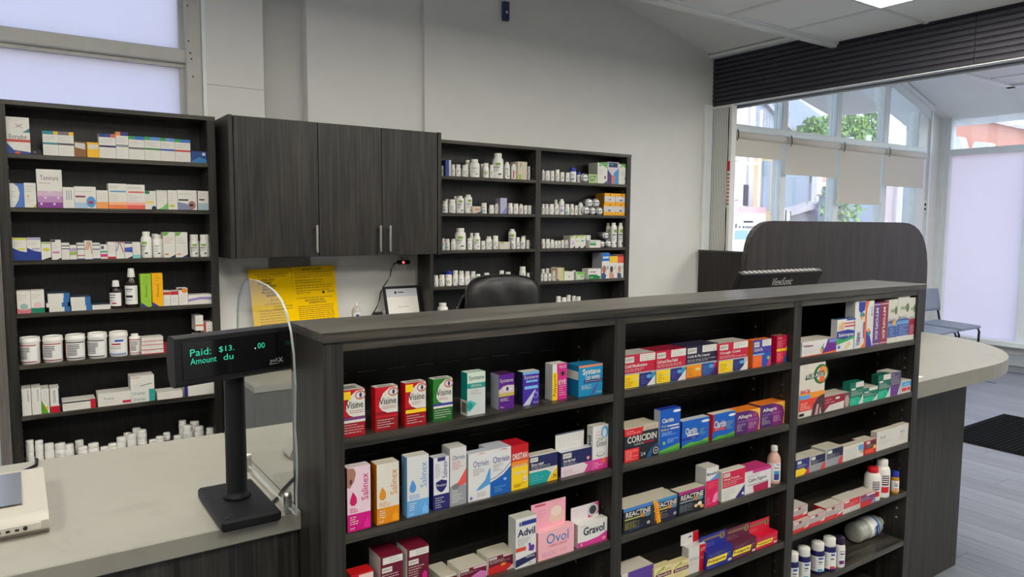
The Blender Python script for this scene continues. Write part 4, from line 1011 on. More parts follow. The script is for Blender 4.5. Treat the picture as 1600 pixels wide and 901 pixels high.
Q48 = (40,40,46); Q49 = (50,160,80); Q50 = (60,70,110); Q51 = (80,40,40); Q52 = (22,150,140); Q53 = (198,24,100)
Q54 = (222,222,222); Q55 = (200,204,216); Q56 = (224,222,220); Q57 = (208,202,184); Q58 = (150,30,54); Q59 = (40,36,66)
Q60 = (96,170,60); Q61 = (60,140,60); Q62 = (226,232,240); Q63 = (236,150,50); Q64 = (206,200,180); Q65 = (214,130,50)
Q66 = (90,140,160); Q67 = (170,170,170); Q68 = (250,222,70); Q69 = (214,206,210); Q70 = (130,110,80); Q71 = (150,124,80)
Q72 = (110,70,140); Q73 = (150,56,74); Q74 = (180,196,170); Q75 = (110,130,80); Q76 = (170,190,220); Q77 = (100,110,140)
Q78 = (18,116,96); Q79 = (220,160,150); Q80 = (30,176,140); Q81 = (206,216,210); Q82 = (150,220,200); Q83 = (190,190,196)
Q84 = (50,76,140); Q85 = (206,208,214); Q86 = (176,206,140); Q87 = (206,196,210); Q88 = (206,190,170); Q89 = (90,90,120)
Q90 = (206,208,204); Q91 = (206,190,160); Q92 = (190,206,180); Q93 = (60,60,70); Q94 = (140,96,56); Q95 = (240,186,40)
Q96 = (90,140,206); Q97 = (36,74,140); Q98 = (100,120,160); Q99 = (150,196,60); Q100 = (244,180,20); Q101 = (170,36,54)
# ---- goods, one line each: box = (left, right, front, back, shelf, height) in metres
carton((.4682,.5106,1.2108,1.2558,1.098,.085),'red and white eye drop box, leftmost on the top display shelf','box',Q4,Q4,Q0,[('T',('r',.18,.25,.8,.75,Q26)),('r',0,0,1,.44,(170,20,34)),('p',[(1,.99),(.62,.97),(.34,.86),(.18,.68),(.16,.56),(.3,.46),(.55,.4),(1,.4)],Q0),('o',.8,.87,.24,.10079999999999999,Q27),('o',.8,.87,.1872,.0648,Q28),('o',.81,.87,.0648,.0576,Q29),('o',.81,.87,.0264,.024,Q12),('t','Visine',.16,.6,.92,.755,Q2),('l',.3,.49,.95,.57,2,Q30),('r',0,.8,.36,.97,Q10),('r',0,.355,1,.42,(120,60,120)),('r',0,.3,1,.355,Q0),('l',.06,.06,.9,.28,4,Q0)])
carton((.5327,.5771,1.2139,1.2339,1.098,.0817),'dark red eye drop box with eye picture and plain white swirl','box',Q4,Q4,Q0,[('T',('r',.18,.25,.8,.75,Q26)),('r',0,0,1,.44,(150,18,30)),('p',[(1,.99),(.62,.97),(.34,.86),(.18,.68),(.16,.56),(.3,.46),(.55,.4),(1,.4)],Q0),('o',.8,.87,.24,.10079999999999999,Q27),('o',.8,.87,.1872,.0648,Q28),('o',.81,.87,.0648,.0576,Q29),('o',.81,.87,.0264,.024,Q12),('t','Visine',.16,.6,.92,.755,Q2),('l',.3,.49,.95,.57,2,Q30),('r',0,.3,1,.36,(196,30,44)),('l',.06,.06,.9,.28,4,Q0)])
carton((.5913,.6342,1.2107,1.2313,1.098,.0835),'red eye drop box with yellow stripes beside the green one','box',Q4,Q4,Q0,[('T',('r',.18,.25,.8,.75,Q26)),('r',0,0,1,.44,(160,20,34)),('p',[(1,.99),(.62,.97),(.34,.86),(.18,.68),(.16,.56),(.3,.46),(.55,.4),(1,.4)],Q0),('o',.8,.87,.24,.10079999999999999,Q27),('o',.8,.87,.1872,.0648,Q28),('o',.81,.87,.0648,.0576,Q29),('o',.81,.87,.0264,.024,Q12),('t','Visine',.16,.6,.92,.755,Q2),('l',.3,.49,.95,.57,2,Q30),('r',0,.8,.36,.97,Q10),('r',0,.31,1,.39,Q10),('l',.06,.06,.9,.28,4,Q0)])
carton((.6532,.6955,1.2162,1.2362,1.098,.0826),'green eye drop box with eye picture on the top shelf','box',(44,126,48),(44,126,48),Q0,[('T',('r',.18,.25,.8,.75,Q26)),('r',0,0,1,.44,(36,112,44)),('p',[(1,.99),(.62,.97),(.34,.86),(.18,.68),(.16,.56),(.3,.46),(.55,.4),(1,.4)],Q0),('o',.8,.87,.24,.10079999999999999,Q27),('o',.8,.87,.1872,.0648,Q28),('o',.81,.87,.0648,.0576,Q29),('o',.81,.87,.0264,.024,Q12),('t','Visine',.16,.6,.92,.755,Q2),('l',.3,.49,.95,.57,2,Q30),('r',0,.36,1,.42,(60,64,150)),('r',0,.31,1,.36,Q0),('l',.06,.06,.9,.28,4,Q0)])
carton((.7298,.7721,1.2167,1.2413,1.098,.0864),'teal and white dry eye drop box with teal eye drawing','box',(205,212,210),Q52,(206,222,208),[('r',0,.76,1,1,(208,224,208)),('r',0,.63,1,.75,Q52),('t','Systane',.08,.8,.94,.93,(50,84,80)),('t','ORIGINAL',.2,.665,.8,.725,Q0),('l',.2,.48,.85,.6,3,Q1),('p',[(0,.12),(.15,.1),(.5,.27),(.15,.36),(0,.34)],(70,180,178)),('o',.14,.23,.14,.08,Q52),('L',('r',0,0,1,.36,Q0)),('L',('r',.2,.06,.9,.3,(120,116,104)))])
carton((.8093,.8474,1.2234,1.2547,1.098,.0729),'purple eye drop box with one white eye band','box',(92,30,140),(176,178,190),(66,34,72),[('t','Systane',.06,.74,.92,.87,Q0),('p',[(0,.36),(1,.42),(1,.66),(.6,.68),(.3,.66),(0,.55)],(206,192,198)),('r',0,.36,1,.46,(200,176,90)),('o',.55,.57,.28,.07,Q0),('o',.55,.57,.1,.06,(90,60,120)),('l',.08,.22,.9,.32,3,Q0),('t','Alcon',.08,.04,.32,.09,Q0)])
carton((.8697,.9122,1.2232,1.2443,1.098,.0711),'blue violet eye drop box with light blue bottle drawing','box',(70,44,160),(28,26,62),Q0,[('r',0,.92,1,1,(120,180,226)),('t','Systane',.08,.76,.94,.89,Q0),('r',.2,.68,.9,.74,(120,190,236)),('r',.1,.48,.92,.57,(120,190,236)),('p',[(0,0),(.42,0),(.78,.42),(.72,.44)],(200,205,225)),('o',.78,.28,.15,.1,(150,140,210)),('o',.78,.27,.1,.07,(70,44,160)),('t','Alcon',.62,.04,.94,.09,Q0)])
carton((.9499,.99,1.2255,1.2517,1.098,.0793),'pink eye ointment box with yellow side strip','box',(214,44,140),(196,196,200),Q0,[('r',0,0,.34,.76,Q10),('r',0,.76,.3,1,Q0),('t','Polysporin',.06,.12,.3,.72,Q2,1),('o',.7,.72,.22,.08,(170,60,110)),('o',.7,.72,.09,.06,Q2),('t','*EYE',.42,.42,.92,.54,Q0),('t','YEUX',.42,.87,.92,.95,Q0),('l',.45,.1,.9,.4,5,Q0)])
carton((1.017,1.087,1.2175,1.2598,1.098,.0699),'large bright blue eyelid wipes box at the right shelf end','box',(24,140,190),(20,112,158),(40,130,180),[('r',0,.93,1,1,(226,140,110)),('t','*Systane',.16,.64,.9,.88,Q0),('t','*LID WIPES',.3,.52,.88,.64,Q0),('r',.22,.42,1,.52,(40,40,110)),('t','Eyelid Cleansing Wipes',.26,.445,.96,.495,Q0),('p',[(.5,0),(.62,.08),(.75,.28),(.8,.42),(.62,.18)],(120,50,150)),('l',.1,.22,.55,.36,4,Q0),('t','Alcon',.76,.06,.95,.13,Q0),('L',('r',.05,.55,1,.82,Q0)),('L',('l',.1,.6,.9,.78,3,Q1))])
carton((.4732,.5179,1.206,1.226,.924,.1182),'pink and white baby nasal spray box, first on second shelf','box',(232,206,220),(110,20,60),(226,214,216),[('p',[(0,.7),(.12,.68),(.3,.78),(.38,.9),(.3,.98),(0,1)],(168,120,104)),('o',.16,.78,.06,.04,(90,60,50)),('r',0,0,1,.27,(206,16,128)),('t','Salinex',.6,.46,.9,.88,Q53,1),('p',[(.24,.62),(.13,.52),(.1,.46),(.16,.41),(.3,.4),(.4,.44),(.4,.51),(.34,.56)],Q53),('l',.1,.29,.6,.37,3,Q53),('t','ml',.1,.03,.28,.07,Q0),('l',.1,.1,.5,.24,4,Q0),('p',[(.68,.02),(.94,.02),(.94,.12),(.86,.15),(.83,.22),(.79,.15),(.68,.12)],(228,38,150))])
carton((.5304,.575,1.206,1.2333,.924,.1138),'orange and white nasal spray box on second shelf','box',(222,218,206),(228,132,8),(222,214,196),[('r',0,0,1,.27,(226,142,10)),('t','Salinex',.6,.46,.9,.88,(206,132,40),1),('p',[(.24,.62),(.13,.52),(.1,.46),(.16,.41),(.3,.4),(.4,.44),(.4,.51),(.34,.56)],(222,144,30)),('l',.1,.29,.6,.37,3,(222,144,30)),('t','ml',.1,.03,.28,.07,Q0),('l',.1,.1,.5,.24,4,Q0),('p',[(.68,.02),(.94,.02),(.94,.12),(.86,.15),(.83,.22),(.79,.15),(.68,.12)],(248,164,32))])
carton((.5917,.6376,1.206,1.2295,.924,.1166),'light blue and white nasal spray box on second shelf','box',(216,218,218),(104,168,226),(220,216,204),[('r',0,0,1,.27,(100,168,226)),('t','Salinex',.6,.46,.9,.88,(92,148,206),1),('p',[(.24,.62),(.13,.52),(.1,.46),(.16,.41),(.3,.4),(.4,.44),(.4,.51),(.34,.56)],(84,148,214)),('l',.1,.29,.6,.37,3,(84,148,214)),('t','ml',.1,.03,.28,.07,Q0),('l',.1,.1,.5,.24,4,Q0),('p',[(.68,.02),(.94,.02),(.94,.12),(.86,.15),(.83,.22),(.79,.15),(.68,.12)],(122,190,248))])
carton((.6481,.6823,1.206,1.226,.924,.1047),'navy nasal spray box with dark shield emblem','box',(224,224,228),(36,36,96),(200,200,206),[('r',0,0,1,.3,(40,38,108)),('r',.25,.93,.75,1,(50,48,110)),('t','Salinex',.56,.6,.86,.92,(60,60,120),1),('p',[(.5,.58),(.86,.54),(.84,.44),(.68,.37),(.5,.33),(.32,.37),(.16,.44),(.14,.54)],(36,38,108)),('t','Protect',.2,.45,.82,.5,Q0),('l',.1,.62,.45,.9,8,Q1),('l',.1,.04,.7,.26,5,Q0)])
carton((.6853,.7226,1.2081,1.2411,.924,.1171),'grey and white nasal spray box with red swoosh, tallest there','box',(214,214,214),Q17,(210,208,200),[('r',0,0,1,.34,(150,154,160)),('t','Otrivin',.16,.79,.9,.87,(60,64,110)),('p',[(0,.34),(.5,.4),(1,.62),(1,.36),(.5,.32)],(222,90,84)),('o',.34,.33,.22,.05,(120,122,128)),('l',.15,.62,.85,.77,5,(200,140,140)),('l',.1,.05,.8,.28,6,Q0)])
carton((.7275,.7794,1.2083,1.2283,.924,.0981),'white nasal mist box with pale blue spray cone','box',Q54,(190,192,196),Q55,[('t','Otrivin',.22,.7,.92,.83,(40,66,140)),('p',[(.35,.95),(.6,.985),(.85,.95),(.6,.965)],(196,100,90)),('l',.22,.52,.75,.68,6,Q1),('p',[(.35,.22),(1,.5),(1,.28),(.62,.24)],(110,166,214)),('p',[(.35,.2),(.75,.38),(.95,.62),(1,.62),(1,.3),(.6,.22)],(84,156,212)),('p',[(.08,.12),(.2,.07),(.08,.02)],(70,110,180)),('l',.4,.06,.95,.16,3,Q1)])
carton((.7813,.8324,1.2112,1.2562,.924,.0971),'white nasal spray box with deep blue wave at the foot','box',Q54,Q54,Q55,[('p',[(0,0),(1,0),(1,.58),(.62,.42),(.3,.35),(0,.3)],(20,96,180)),('p',[(0,.33),(.3,.38),(.62,.46),(1,.63),(1,.6),(.62,.43),(.3,.355),(0,.31)],Q0),('p',[(0,.37),(.3,.41),(.62,.5),(1,.67),(1,.65),(.62,.48),(.3,.395),(0,.355)],(40,90,170)),('t','Otrivin',.12,.7,.92,.84,(40,66,150)),('p',[(.4,.95),(.65,.985),(.9,.95),(.65,.965)],(196,100,90)),('l',.14,.52,.6,.68,5,Q1),('l',.2,.06,.8,.2,3,(140,190,230)),('o',.7,.32,.08,.03,(150,190,230))])
carton((.8345,.8774,1.212,1.257,.924,.0958),'red and yellow nasal mist box with white capitals','box',Q10,Q4,(196,24,40),[('r',0,.82,1,1,Q4),('r',0,.64,1,.82,(214,60,40)),('r',0,.52,1,.64,(236,140,40)),('t','*DRISTAN',.06,.68,.92,.82,Q0),('t','Long Lasting',.1,.5,.9,.58,Q0),('t','Nasal Mist',.16,.34,.86,.42,Q0),('o',.78,.22,.12,.06,Q0),('t','12',.7,.19,.86,.25,Q4),('l',.12,.06,.9,.14,3,(150,110,20))])
carton((.8835,.9591,1.2166,1.2366,.924,.0635),'navy and teal sinus relief carton with yellow corner','box',(214,212,204),(190,186,174),(206,202,188),[('r',0,.5,1,.97,Q31),('p',[(0,0),(.62,0),(.78,.3),(.6,.42),(0,.42)],(30,160,160)),('p',[(.62,0),(1,0),(1,.46)],(240,196,30)),('r',.0,.43,.7,.5,Q0),('r',.03,.78,.3,.93,Q0),('t','option+',.05,.8,.27999999999999997,.91,Q3),('t','*Sinus relief',.06,.64,.5,.74,Q0),('l',.06,.53,.8,.63,2,Q0),('l',.06,.1,.5,.34,3,(160,220,220)),('t','24',.84,.1,.95,.22,Q2)])
carton((.9712,1.0597,1.2179,1.2379,.924,.0553),'navy and pink medicine carton whose printed lid stands open','box',(222,214,218),Q31,(206,206,210),[('r',0,.42,1,1,Q31),('p',[(0,0),(.72,0),(.86,.28),(.7,.42),(0,.36)],(226,214,220)),('p',[(.74,0),(1,0),(1,.42),(.72,.42),(.86,.28)],(214,70,150)),('r',.05,.74,.32,.94,Q0),('t','option+',.07,.76,.3,.9199999999999999,Q3),('t','*Anti-diarrheal',.06,.58,.44,.7,Q0),('l',.06,.45,.7,.56,2,Q0),('l',.06,.08,.6,.3,4,(200,120,160)),('o',.86,.58,.05,.07,(230,150,150))], header=(-.02,.9,.037,Q56,[('r',0,.94,1,1,Q31),('l',.05,.08,.95,.88,7,(120,120,130))]))
carton((1.0589,1.105,1.2149,1.2349,.924,.1011),'tall white and pink nausea liquid box with spoon picture','box',Q56,(206,204,204),(222,218,206),[('r',0,0,1,.24,(222,60,150)),('r',.62,.12,.86,.24,(232,110,60)),('t','Gravol',.22,.52,.88,.66,Q2),('l',.2,.68,.6,.9,3,(222,110,170)),('o',.76,.84,.24,.14,(110,170,220)),('o',.74,.82,.13,.1,(210,224,236)),('o',.5,.34,.28,.05,(150,154,150)),('o',.5,.35,.22,.035,Q0),('t','kids',.36,.66,.64,.73,(110,170,60)),('l',.1,.04,.6,.18,3,Q0),('L',('t','*Gravol',.25,.28,.8,.78,Q2,1))])
carton((.4821,.5258,1.216,1.2433,.754,.0828),'bright red carton in the lower left shelf corner','box',Q4,(216,110,100),(206,24,30),[('r',.35,.82,1,.96,(236,206,200)),('t','NEW',.6,.6,.95,.8,(240,170,40))])
carton((.5406,.586,1.216,1.2696,.754,.1017),'maroon carton with white top chip, left of the maroon pair','box',Q7,(206,204,198),(120,24,48),[('r',0,.8,1,1,Q7),('r',.1,.84,1,.97,Q0),('l',.4,.86,.95,.95,2,Q1),('r',.06,.68,.52,.78,Q0),('t','option+',.08,.7000000000000001,.5,.76,Q3),('l',.06,.42,.85,.66,5,Q0),('o',.75,.42,.1,.06,(120,140,60))])
carton((.5958,.6421,1.216,1.2633,.754,.1024),'maroon carton with pink balloon, right of the maroon pair','box',Q7,(206,204,198),(120,24,48),[('r',0,.8,1,1,Q7),('r',.1,.84,1,.97,Q0),('l',.4,.86,.95,.95,2,Q1),('r',.06,.68,.52,.78,Q0),('t','option+',.08,.7000000000000001,.5,.76,Q3),('l',.06,.42,.85,.66,5,Q0),('p',[(0,.2),(1,.34),(1,0),(0,0)],(206,150,200)),('o',.8,.42,.12,.09,(206,30,130))])
carton((.6756,.7103,1.225,1.2857,.754,.0211),'low white carton top at the foot of the first bay','box',Q13,Q13,Q57,[('r',0,0,1,.8,Q7)])
carton((.7118,.7774,1.216,1.2665,.754,.0298),'white topped maroon and pink carton, third shelf middle','box',Q13,Q13,Q57,[('r',.02,0,.98,.96,Q7),('r',.5,.8,.97,.93,(222,196,200)),('r',.04,.78,.34,.92,Q0),('t','option+',.06,.8,.32,.9,Q3),('l',.05,.58,.8,.74,3,Q0),('p',[(.4,.3),(.75,.58),(.98,.4),(.98,0),(.4,0)],(206,120,180))])
carton((.7799,.8483,1.216,1.2608,.754,.0376),'white topped maroon and red carton against the tall analgesic box','box',Q13,Q13,Q57,[('r',.02,0,.98,.97,Q7),('r',.55,.82,.97,.95,(222,200,196)),('r',.04,.8,.32,.93,Q0),('t','option+',.06,.8200000000000001,.3,.91,Q3),('l',.05,.58,.8,.76,4,Q0),('p',[(0,0),(0,.4),(.6,.46),(.98,.2),(.98,0)],(200,40,44)),('o',.55,.42,.1,.08,(220,150,40)),('p',[(.66,0),(.98,0),(.98,.36)],(214,206,200))])
carton((.8424,.8953,1.206,1.234,.754,.1082),'tall white pain liquid box with navy band and purple teddy','box',(222,221,220),(206,206,206),(210,206,194),[('r',.28,.84,1,.93,(40,60,140)),('r',.16,.84,.26,.92,(80,90,140)),('t','*Advil',.08,.63,.95,.78,(30,30,70)),('l',.1,.44,.7,.6,5,Q1),('r',0,.335,.5,.415,(214,80,60)),('p',[(0,.03),(0,.18),(1,.24),(1,.12)],(36,38,84)),('t','RAPIDE',.5,.17,.92,.21,Q0),('p',[(.62,.31),(.86,.29),(.92,.36),(.86,.42),(.74,.4),(.7,.47),(.62,.46),(.66,.38)],(96,50,150)),('t','230 ml',.62,.03,.9,.08,Q1)])
carton((.9026,1.0014,1.2071,1.2271,.754,.0626),'pink baby colic drops box with tall header card','box',(240,180,190),(226,150,160),(242,184,192),[('t','Ovol',.22,.52,.84,.88,(20,120,180)),('t','CHERRY DROPS',.28,.4,.8,.48,(190,50,80)),('l',.1,.08,.5,.26,3,(170,110,160)),('l',.6,.12,.95,.26,2,(216,110,130))], header=(-.06,.9,.058,(240,172,188),[('p',[(.5,.3),(.6,.1),(.96,.14),(.98,.45),(.8,.6),(.55,.52)],(228,196,178)),('o',.72,.55,.16,.2,(236,214,200)),('r',.1,.88,.4,.94,(196,60,90)),('l',.05,.3,.42,.74,4,(190,110,140))]))
carton((1.0153,1.1029,1.2102,1.2302,.754,.0535),'white and pink nausea tablet box with round emblem header','box',Q56,(206,204,204),(224,222,214),[('p',[(0,0),(1,0),(1,.42),(.7,.26),(.3,.2),(0,.22)],(214,60,150)),('t','*Gravol',.18,.46,.9,.82,(26,30,60)),('l',.1,.86,.5,.92,1,(160,40,60)),('o',.88,.14,.06,.07,(240,150,150)),('r',.1,.05,.14,.16,Q0)], header=(-.06,.88,.034,(226,218,220),[('p',[(.62,0),(1,.2),(1,1),(.78,.95),(.6,.6)],(206,50,130)),('o',.78,.52,.2,.42,(200,200,204)),('o',.78,.52,.13,.3,(60,60,64)),('l',.05,.3,.45,.85,3,(200,100,150))]))
carton((1.1459,1.251,1.2133,1.2683,1.101,.0781),'leftmost crimson cold carton, partly hidden by the upright','box',Q8,Q8,(200,198,188),[('r',0,.44,1,1,Q8),('r',.5,.76,1,.98,Q0),('l',.54,.78,.96,.96,3,Q1),('r',.04,.76,.32,.94,Q0),('t','option+',.06,.78,.3,.9199999999999999,Q3),('t','*Cold Medication',.04,.61,.72,.71,Q0),('l',.04,.48,.94,.58,2,Q0),('r',0,0,1,.44,(40,150,180)),('r',0,.38,1,.44,Q32),('r',.02,.01,.47,.4,Q10),('r',.49,.01,.86,.4,(44,42,120)),('p',[(.72,0),(1,0),(1,.32)],Q0),('o',.36,.25,.08,.05,Q33),('o',.78,.28,.08,.06,Q20),('l',.06,.05,.3,.32,5,Q34),('l',.53,.06,.76,.34,5,Q35)])
carton((1.2492,1.353,1.2115,1.2665,1.101,.0787),'second crimson cold carton with yellow and blue day night panels','box',Q8,Q8,Q58,[('r',0,.44,1,1,Q8),('r',.5,.76,1,.98,Q0),('l',.54,.78,.96,.96,3,Q1),('r',.04,.76,.32,.94,Q0),('t','option+',.06,.78,.3,.9199999999999999,Q3),('t','*Cold and Sinus Relief',.04,.61,.72,.71,Q0),('l',.04,.48,.94,.58,2,Q0),('r',0,0,1,.44,(40,150,180)),('r',0,.38,1,.44,Q32),('r',.02,.01,.47,.4,Q10),('r',.49,.01,.86,.4,(44,42,120)),('p',[(.72,0),(1,0),(1,.32)],Q0),('o',.36,.25,.08,.05,Q33),('o',.78,.28,.08,.06,Q20),('l',.06,.05,.3,.32,5,Q34),('l',.53,.06,.76,.34,5,Q35)])
carton((1.3587,1.4769,1.2157,1.2707,1.101,.0789),'navy topped flu carton with orange and blue panels','box',Q59,Q59,(52,48,70),[('r',0,.44,1,1,Q59),('r',.5,.76,1,.98,Q0),('l',.54,.78,.96,.96,3,Q1),('r',.04,.76,.32,.94,Q0),('t','option+',.06,.78,.3,.9199999999999999,Q3),('t','*Cold & Flu Liquid',.04,.61,.72,.71,Q0),('l',.04,.48,.94,.58,2,Q0),('r',0,0,1,.44,(190,50,90)),('r',0,.38,1,.44,Q32),('r',.02,.01,.47,.4,(240,150,30)),('r',.49,.01,.86,.4,(40,90,160)),('p',[(.72,0),(1,0),(1,.32)],(70,40,110)),('o',.36,.25,.08,.05,Q33),('o',.78,.28,.08,.06,Q20),('l',.06,.05,.3,.32,5,Q34),('l',.53,.06,.76,.34,5,Q35)])
carton((1.4728,1.5897,1.2103,1.2603,1.101,.0776),'crimson cold carton with yellow panel and navy hexagon','box',Q8,Q8,(196,190,180),[('r',0,.44,1,1,Q8),('r',.5,.76,1,.98,Q0),('l',.54,.78,.96,.96,3,Q1),('r',.04,.76,.32,.94,Q0),('t','option+',.06,.78,.3,.9199999999999999,Q3),('t','*Cough Cold',.04,.61,.72,.71,Q0),('l',.04,.48,.94,.58,2,Q0),('r',0,0,1,.44,(190,190,186)),('r',0,.38,1,.44,Q32),('r',.02,.01,.47,.4,Q10),('r',.49,.01,.86,.4,(44,44,110)),('p',[(.72,0),(1,0),(1,.32)],Q0),('o',.36,.25,.08,.05,Q33),('o',.78,.28,.08,.06,Q20),('l',.06,.05,.3,.32,5,Q34),('l',.53,.06,.76,.34,5,Q35)])
carton((1.6105,1.688,1.2097,1.2297,1.101,.074),'orange sided indigo cold carton near the bay end','box',(70,64,160),(240,110,30),(236,120,50),[('r',.5,.74,1,.98,Q0),('l',.54,.78,.96,.95,3,Q1),('r',.06,.74,.34,.92,Q0),('t','option+',.08,.76,.32,.9,Q3),('t','*Cold & Flu',.05,.58,.52,.7,Q0),('r',0,0,.5,.44,(240,104,40)),('r',.5,0,1,.5,(40,80,180)),('p',[(.74,0),(1,0),(1,.4)],(200,60,110)),('r',0,.44,.6,.49,(120,190,230)),('o',.84,.3,.08,.07,(120,190,120)),('l',.06,.06,.4,.38,5,(250,170,110))])
carton((1.7252,1.771,1.2182,1.2382,1.101,.0755),'glossy red carton with yellow stripe ending the top row','box',(196,20,64),(196,16,70),(150,110,90),[('t','option',.1,.86,.5,.94,Q0),('l',.1,.56,.9,.82,5,(240,180,190)),('r',0,.42,.8,.52,(240,200,40)),('p',[(.6,.36),(1,.6),(1,.36)],(240,200,40)),('r',0,0,1,.42,(216,40,74)),('p',[(.62,0),(1,0),(1,.42)],(30,84,150)),('l',.06,.06,.6,.36,6,(240,180,180))])
carton((1.1518,1.2627,1.2102,1.2602,.926,.0806),'black and red cold tablet box with car wheel picture','box',(34,38,48),(34,38,48),(208,198,172),[('r',0,.83,1,1,(200,186,170)),('p',[(0,.76),(.5,.76),(.56,.97),(0,.97)],(214,40,44)),('l',.06,.8,.48,.92,2,Q0),('l',.62,.82,.96,.95,3,(150,130,120)),('t','*CORICIDIN',.08,.54,.94,.74,Q0),('t','Cold & Flu',.28,.45,.55,.51,Q0),('r',.54,.46,.86,.51,(150,30,50)),('r',0,0,.42,.38,(222,40,46)),('l',.04,.04,.38,.34,7,(250,190,180)),('p',[(.64,0),(.7,.16),(.8,.3),(1,.4),(1,.3),(.86,.2),(.76,0)],(40,90,140)),('o',.92,.17,.12,.15,Q12),('o',.92,.17,.085,.11,Q17),('o',.92,.17,.06,.08,Q12),('o',.92,.17,.025,.03,Q17),('t','24',.46,.1,.6,.2,Q0)])
carton((1.2658,1.3363,1.2086,1.2286,.926,.1084),'tallest blue allergy box with green meadow foot','box',(20,90,190),(176,180,196),(40,52,150),[('p',[(0,0),(1,0),(1,.17),(.5,.12),(0,.08)],Q60),('p',[(0,0),(1,0),(1,.06),(0,.04)],Q61),('o',.82,.93,.2,.03,Q62),('t','*Claritin',.1,.7,.66,.8,Q0),('t','Allergies',.06,.6,.32,.65,(236,220,90)),('r',.36,.6,.92,.63,Q0),('t','Enfants',.06,.52,.44,.57,(236,220,90)),('r',.5,.53,.94,.56,Q0),('l',.08,.4,.8,.49,3,(160,200,240)),('l',.36,.22,.9,.32,3,(170,210,240)),('o',.2,.24,.07,.04,(130,190,90))])
carton((1.3481,1.4477,1.2122,1.2322,.926,.0677),'flat blue allergy carton with green hill, left of red spined one','box',(20,96,190),(40,44,140),Q55,[('p',[(0,0),(1,0),(1,.2),(.6,.12),(.3,.16),(0,.06)],Q60),('p',[(0,0),(1,0),(1,.12),(.5,.06),(0,.02)],Q61),('o',.86,.86,.16,.05,Q62),('t','*Claritin',.12,.48,.54,.72,Q0),('r',.18,.4,.6,.46,Q0),('r',0,.27,.6,.36,(36,50,150)),('t','allergy',.34,.29,.48,.34,Q0),('l',.66,.36,.86,.62,5,(170,210,120)),('t','10',.8,.1,.92,.2,(220,220,120))])
carton((1.4605,1.548,1.2113,1.2313,.926,.0689),'blue allergy carton with red spine and red strip','box',(20,96,190),(206,50,60),(216,206,190),[('p',[(0,0),(1,0),(1,.2),(.6,.12),(.3,.16),(0,.06)],Q60),('p',[(0,0),(1,0),(1,.12),(.5,.06),(0,.02)],Q61),('o',.86,.86,.16,.05,Q62),('r',0,.3,.06,1,Q4),('t','*Claritin',.06,.46,.6,.74,Q0),('r',.04,.36,.58,.45,(206,40,50)),('t','rapid + sinus',.08,.38,.5,.43,Q0),('l',.64,.34,.9,.66,6,(170,210,120))])
carton((1.5512,1.6556,1.213,1.253,.926,.0604),'purple and orange allergy carton marked twelve','box',Q36,Q36,(236,130,40),[('p',[(.5,1),(1,1),(1,0),(.93,0),(.98,.5),(.9,.8),(.7,.92)],Q63),('p',[(.6,1),(1,1),(1,.3),(.96,.7),(.84,.9)],(244,190,80)),('p',[(.5,0),(.5,.9),(.72,.88),(.88,.72),(.94,.5),(.9,0)],(130,36,120)),('t','*Allegra',.1,.64,.66,.84,Q0),('l',.1,.5,.9,.6,2,(180,150,200)),('l',.08,.12,.42,.46,6,Q0),('l',.54,.16,.86,.44,5,Q0),('t','12',.72,.7,.84,.82,(240,150,60))])
carton((1.6614,1.771,1.2173,1.2573,.926,.0633),'purple and orange allergy carton at the bay end','box',Q36,Q36,(236,130,40),[('p',[(.5,1),(1,1),(1,0),(.93,0),(.98,.5),(.9,.8),(.7,.92)],Q63),('p',[(.6,1),(1,1),(1,.3),(.96,.7),(.84,.9)],(244,190,80)),('p',[(.5,0),(.5,.9),(.72,.88),(.88,.72),(.94,.5),(.9,0)],(130,36,120)),('t','*Allegra',.1,.64,.66,.84,Q0),('l',.1,.5,.9,.6,2,(180,150,200)),('l',.08,.12,.42,.46,6,Q0),('l',.54,.16,.86,.44,5,Q0)])
carton((1.1496,1.2445,1.206,1.261,.755,.0605),'black allergy box with blue rim, leftmost on its shelf','box',(26,30,42),(26,30,42),Q64,[('r',0,.86,1,1,(70,130,200)),('t','*REACTINE',.08,.62,.94,.83,Q0),('o',.72,.56,.16,.08,Q65),('o',.82,.54,.12,.08,Q66),('l',.05,.14,.6,.44,6,(196,190,90)),('r',.04,.52,.6,.57,(196,190,90)),('o',.86,.2,.06,.07,Q67),('p',[(.2,.05),(.65,.14),(.65,.18),(.2,.09)],(40,70,140))])
carton((1.2506,1.3398,1.2104,1.2654,.755,.0575),'black allergy box with yellow clearance strip across its corner','box',(40,38,70),(200,196,180),Q64,[('r',0,.86,1,1,(60,140,200)),('t','*REACTINE',.08,.62,.94,.83,Q0),('o',.72,.56,.16,.08,Q65),('o',.82,.54,.12,.08,Q66),('l',.05,.14,.6,.44,6,(226,206,60)),('r',.04,.52,.6,.57,(226,206,60)),('o',.86,.2,.06,.07,Q67),('p',[(0,1.0),(.16,.98),(.32,-.04),(.16,-.08)],(250,180,20)),('t','CLEARANCE',.06,.05,.22,.92,(190,70,30),2)])
carton((1.3365,1.4325,1.2064,1.2356,.755,.0616),'black allergy box with magenta rim and tablets picture','box',(24,26,34),(40,34,40),Q64,[('r',0,.86,1,1,(170,40,120)),('t','*REACTINE',.08,.62,.94,.83,Q0),('o',.72,.56,.16,.08,Q65),('o',.82,.54,.12,.08,Q66),('l',.05,.14,.6,.44,6,(150,170,180)),('r',.04,.52,.6,.57,(150,170,180)),('o',.86,.2,.06,.07,Q67),('o',.66,.26,.07,.07,(230,190,130)),('o',.8,.32,.08,.08,(236,226,200)),('o',.9,.16,.06,.07,(226,150,70))])
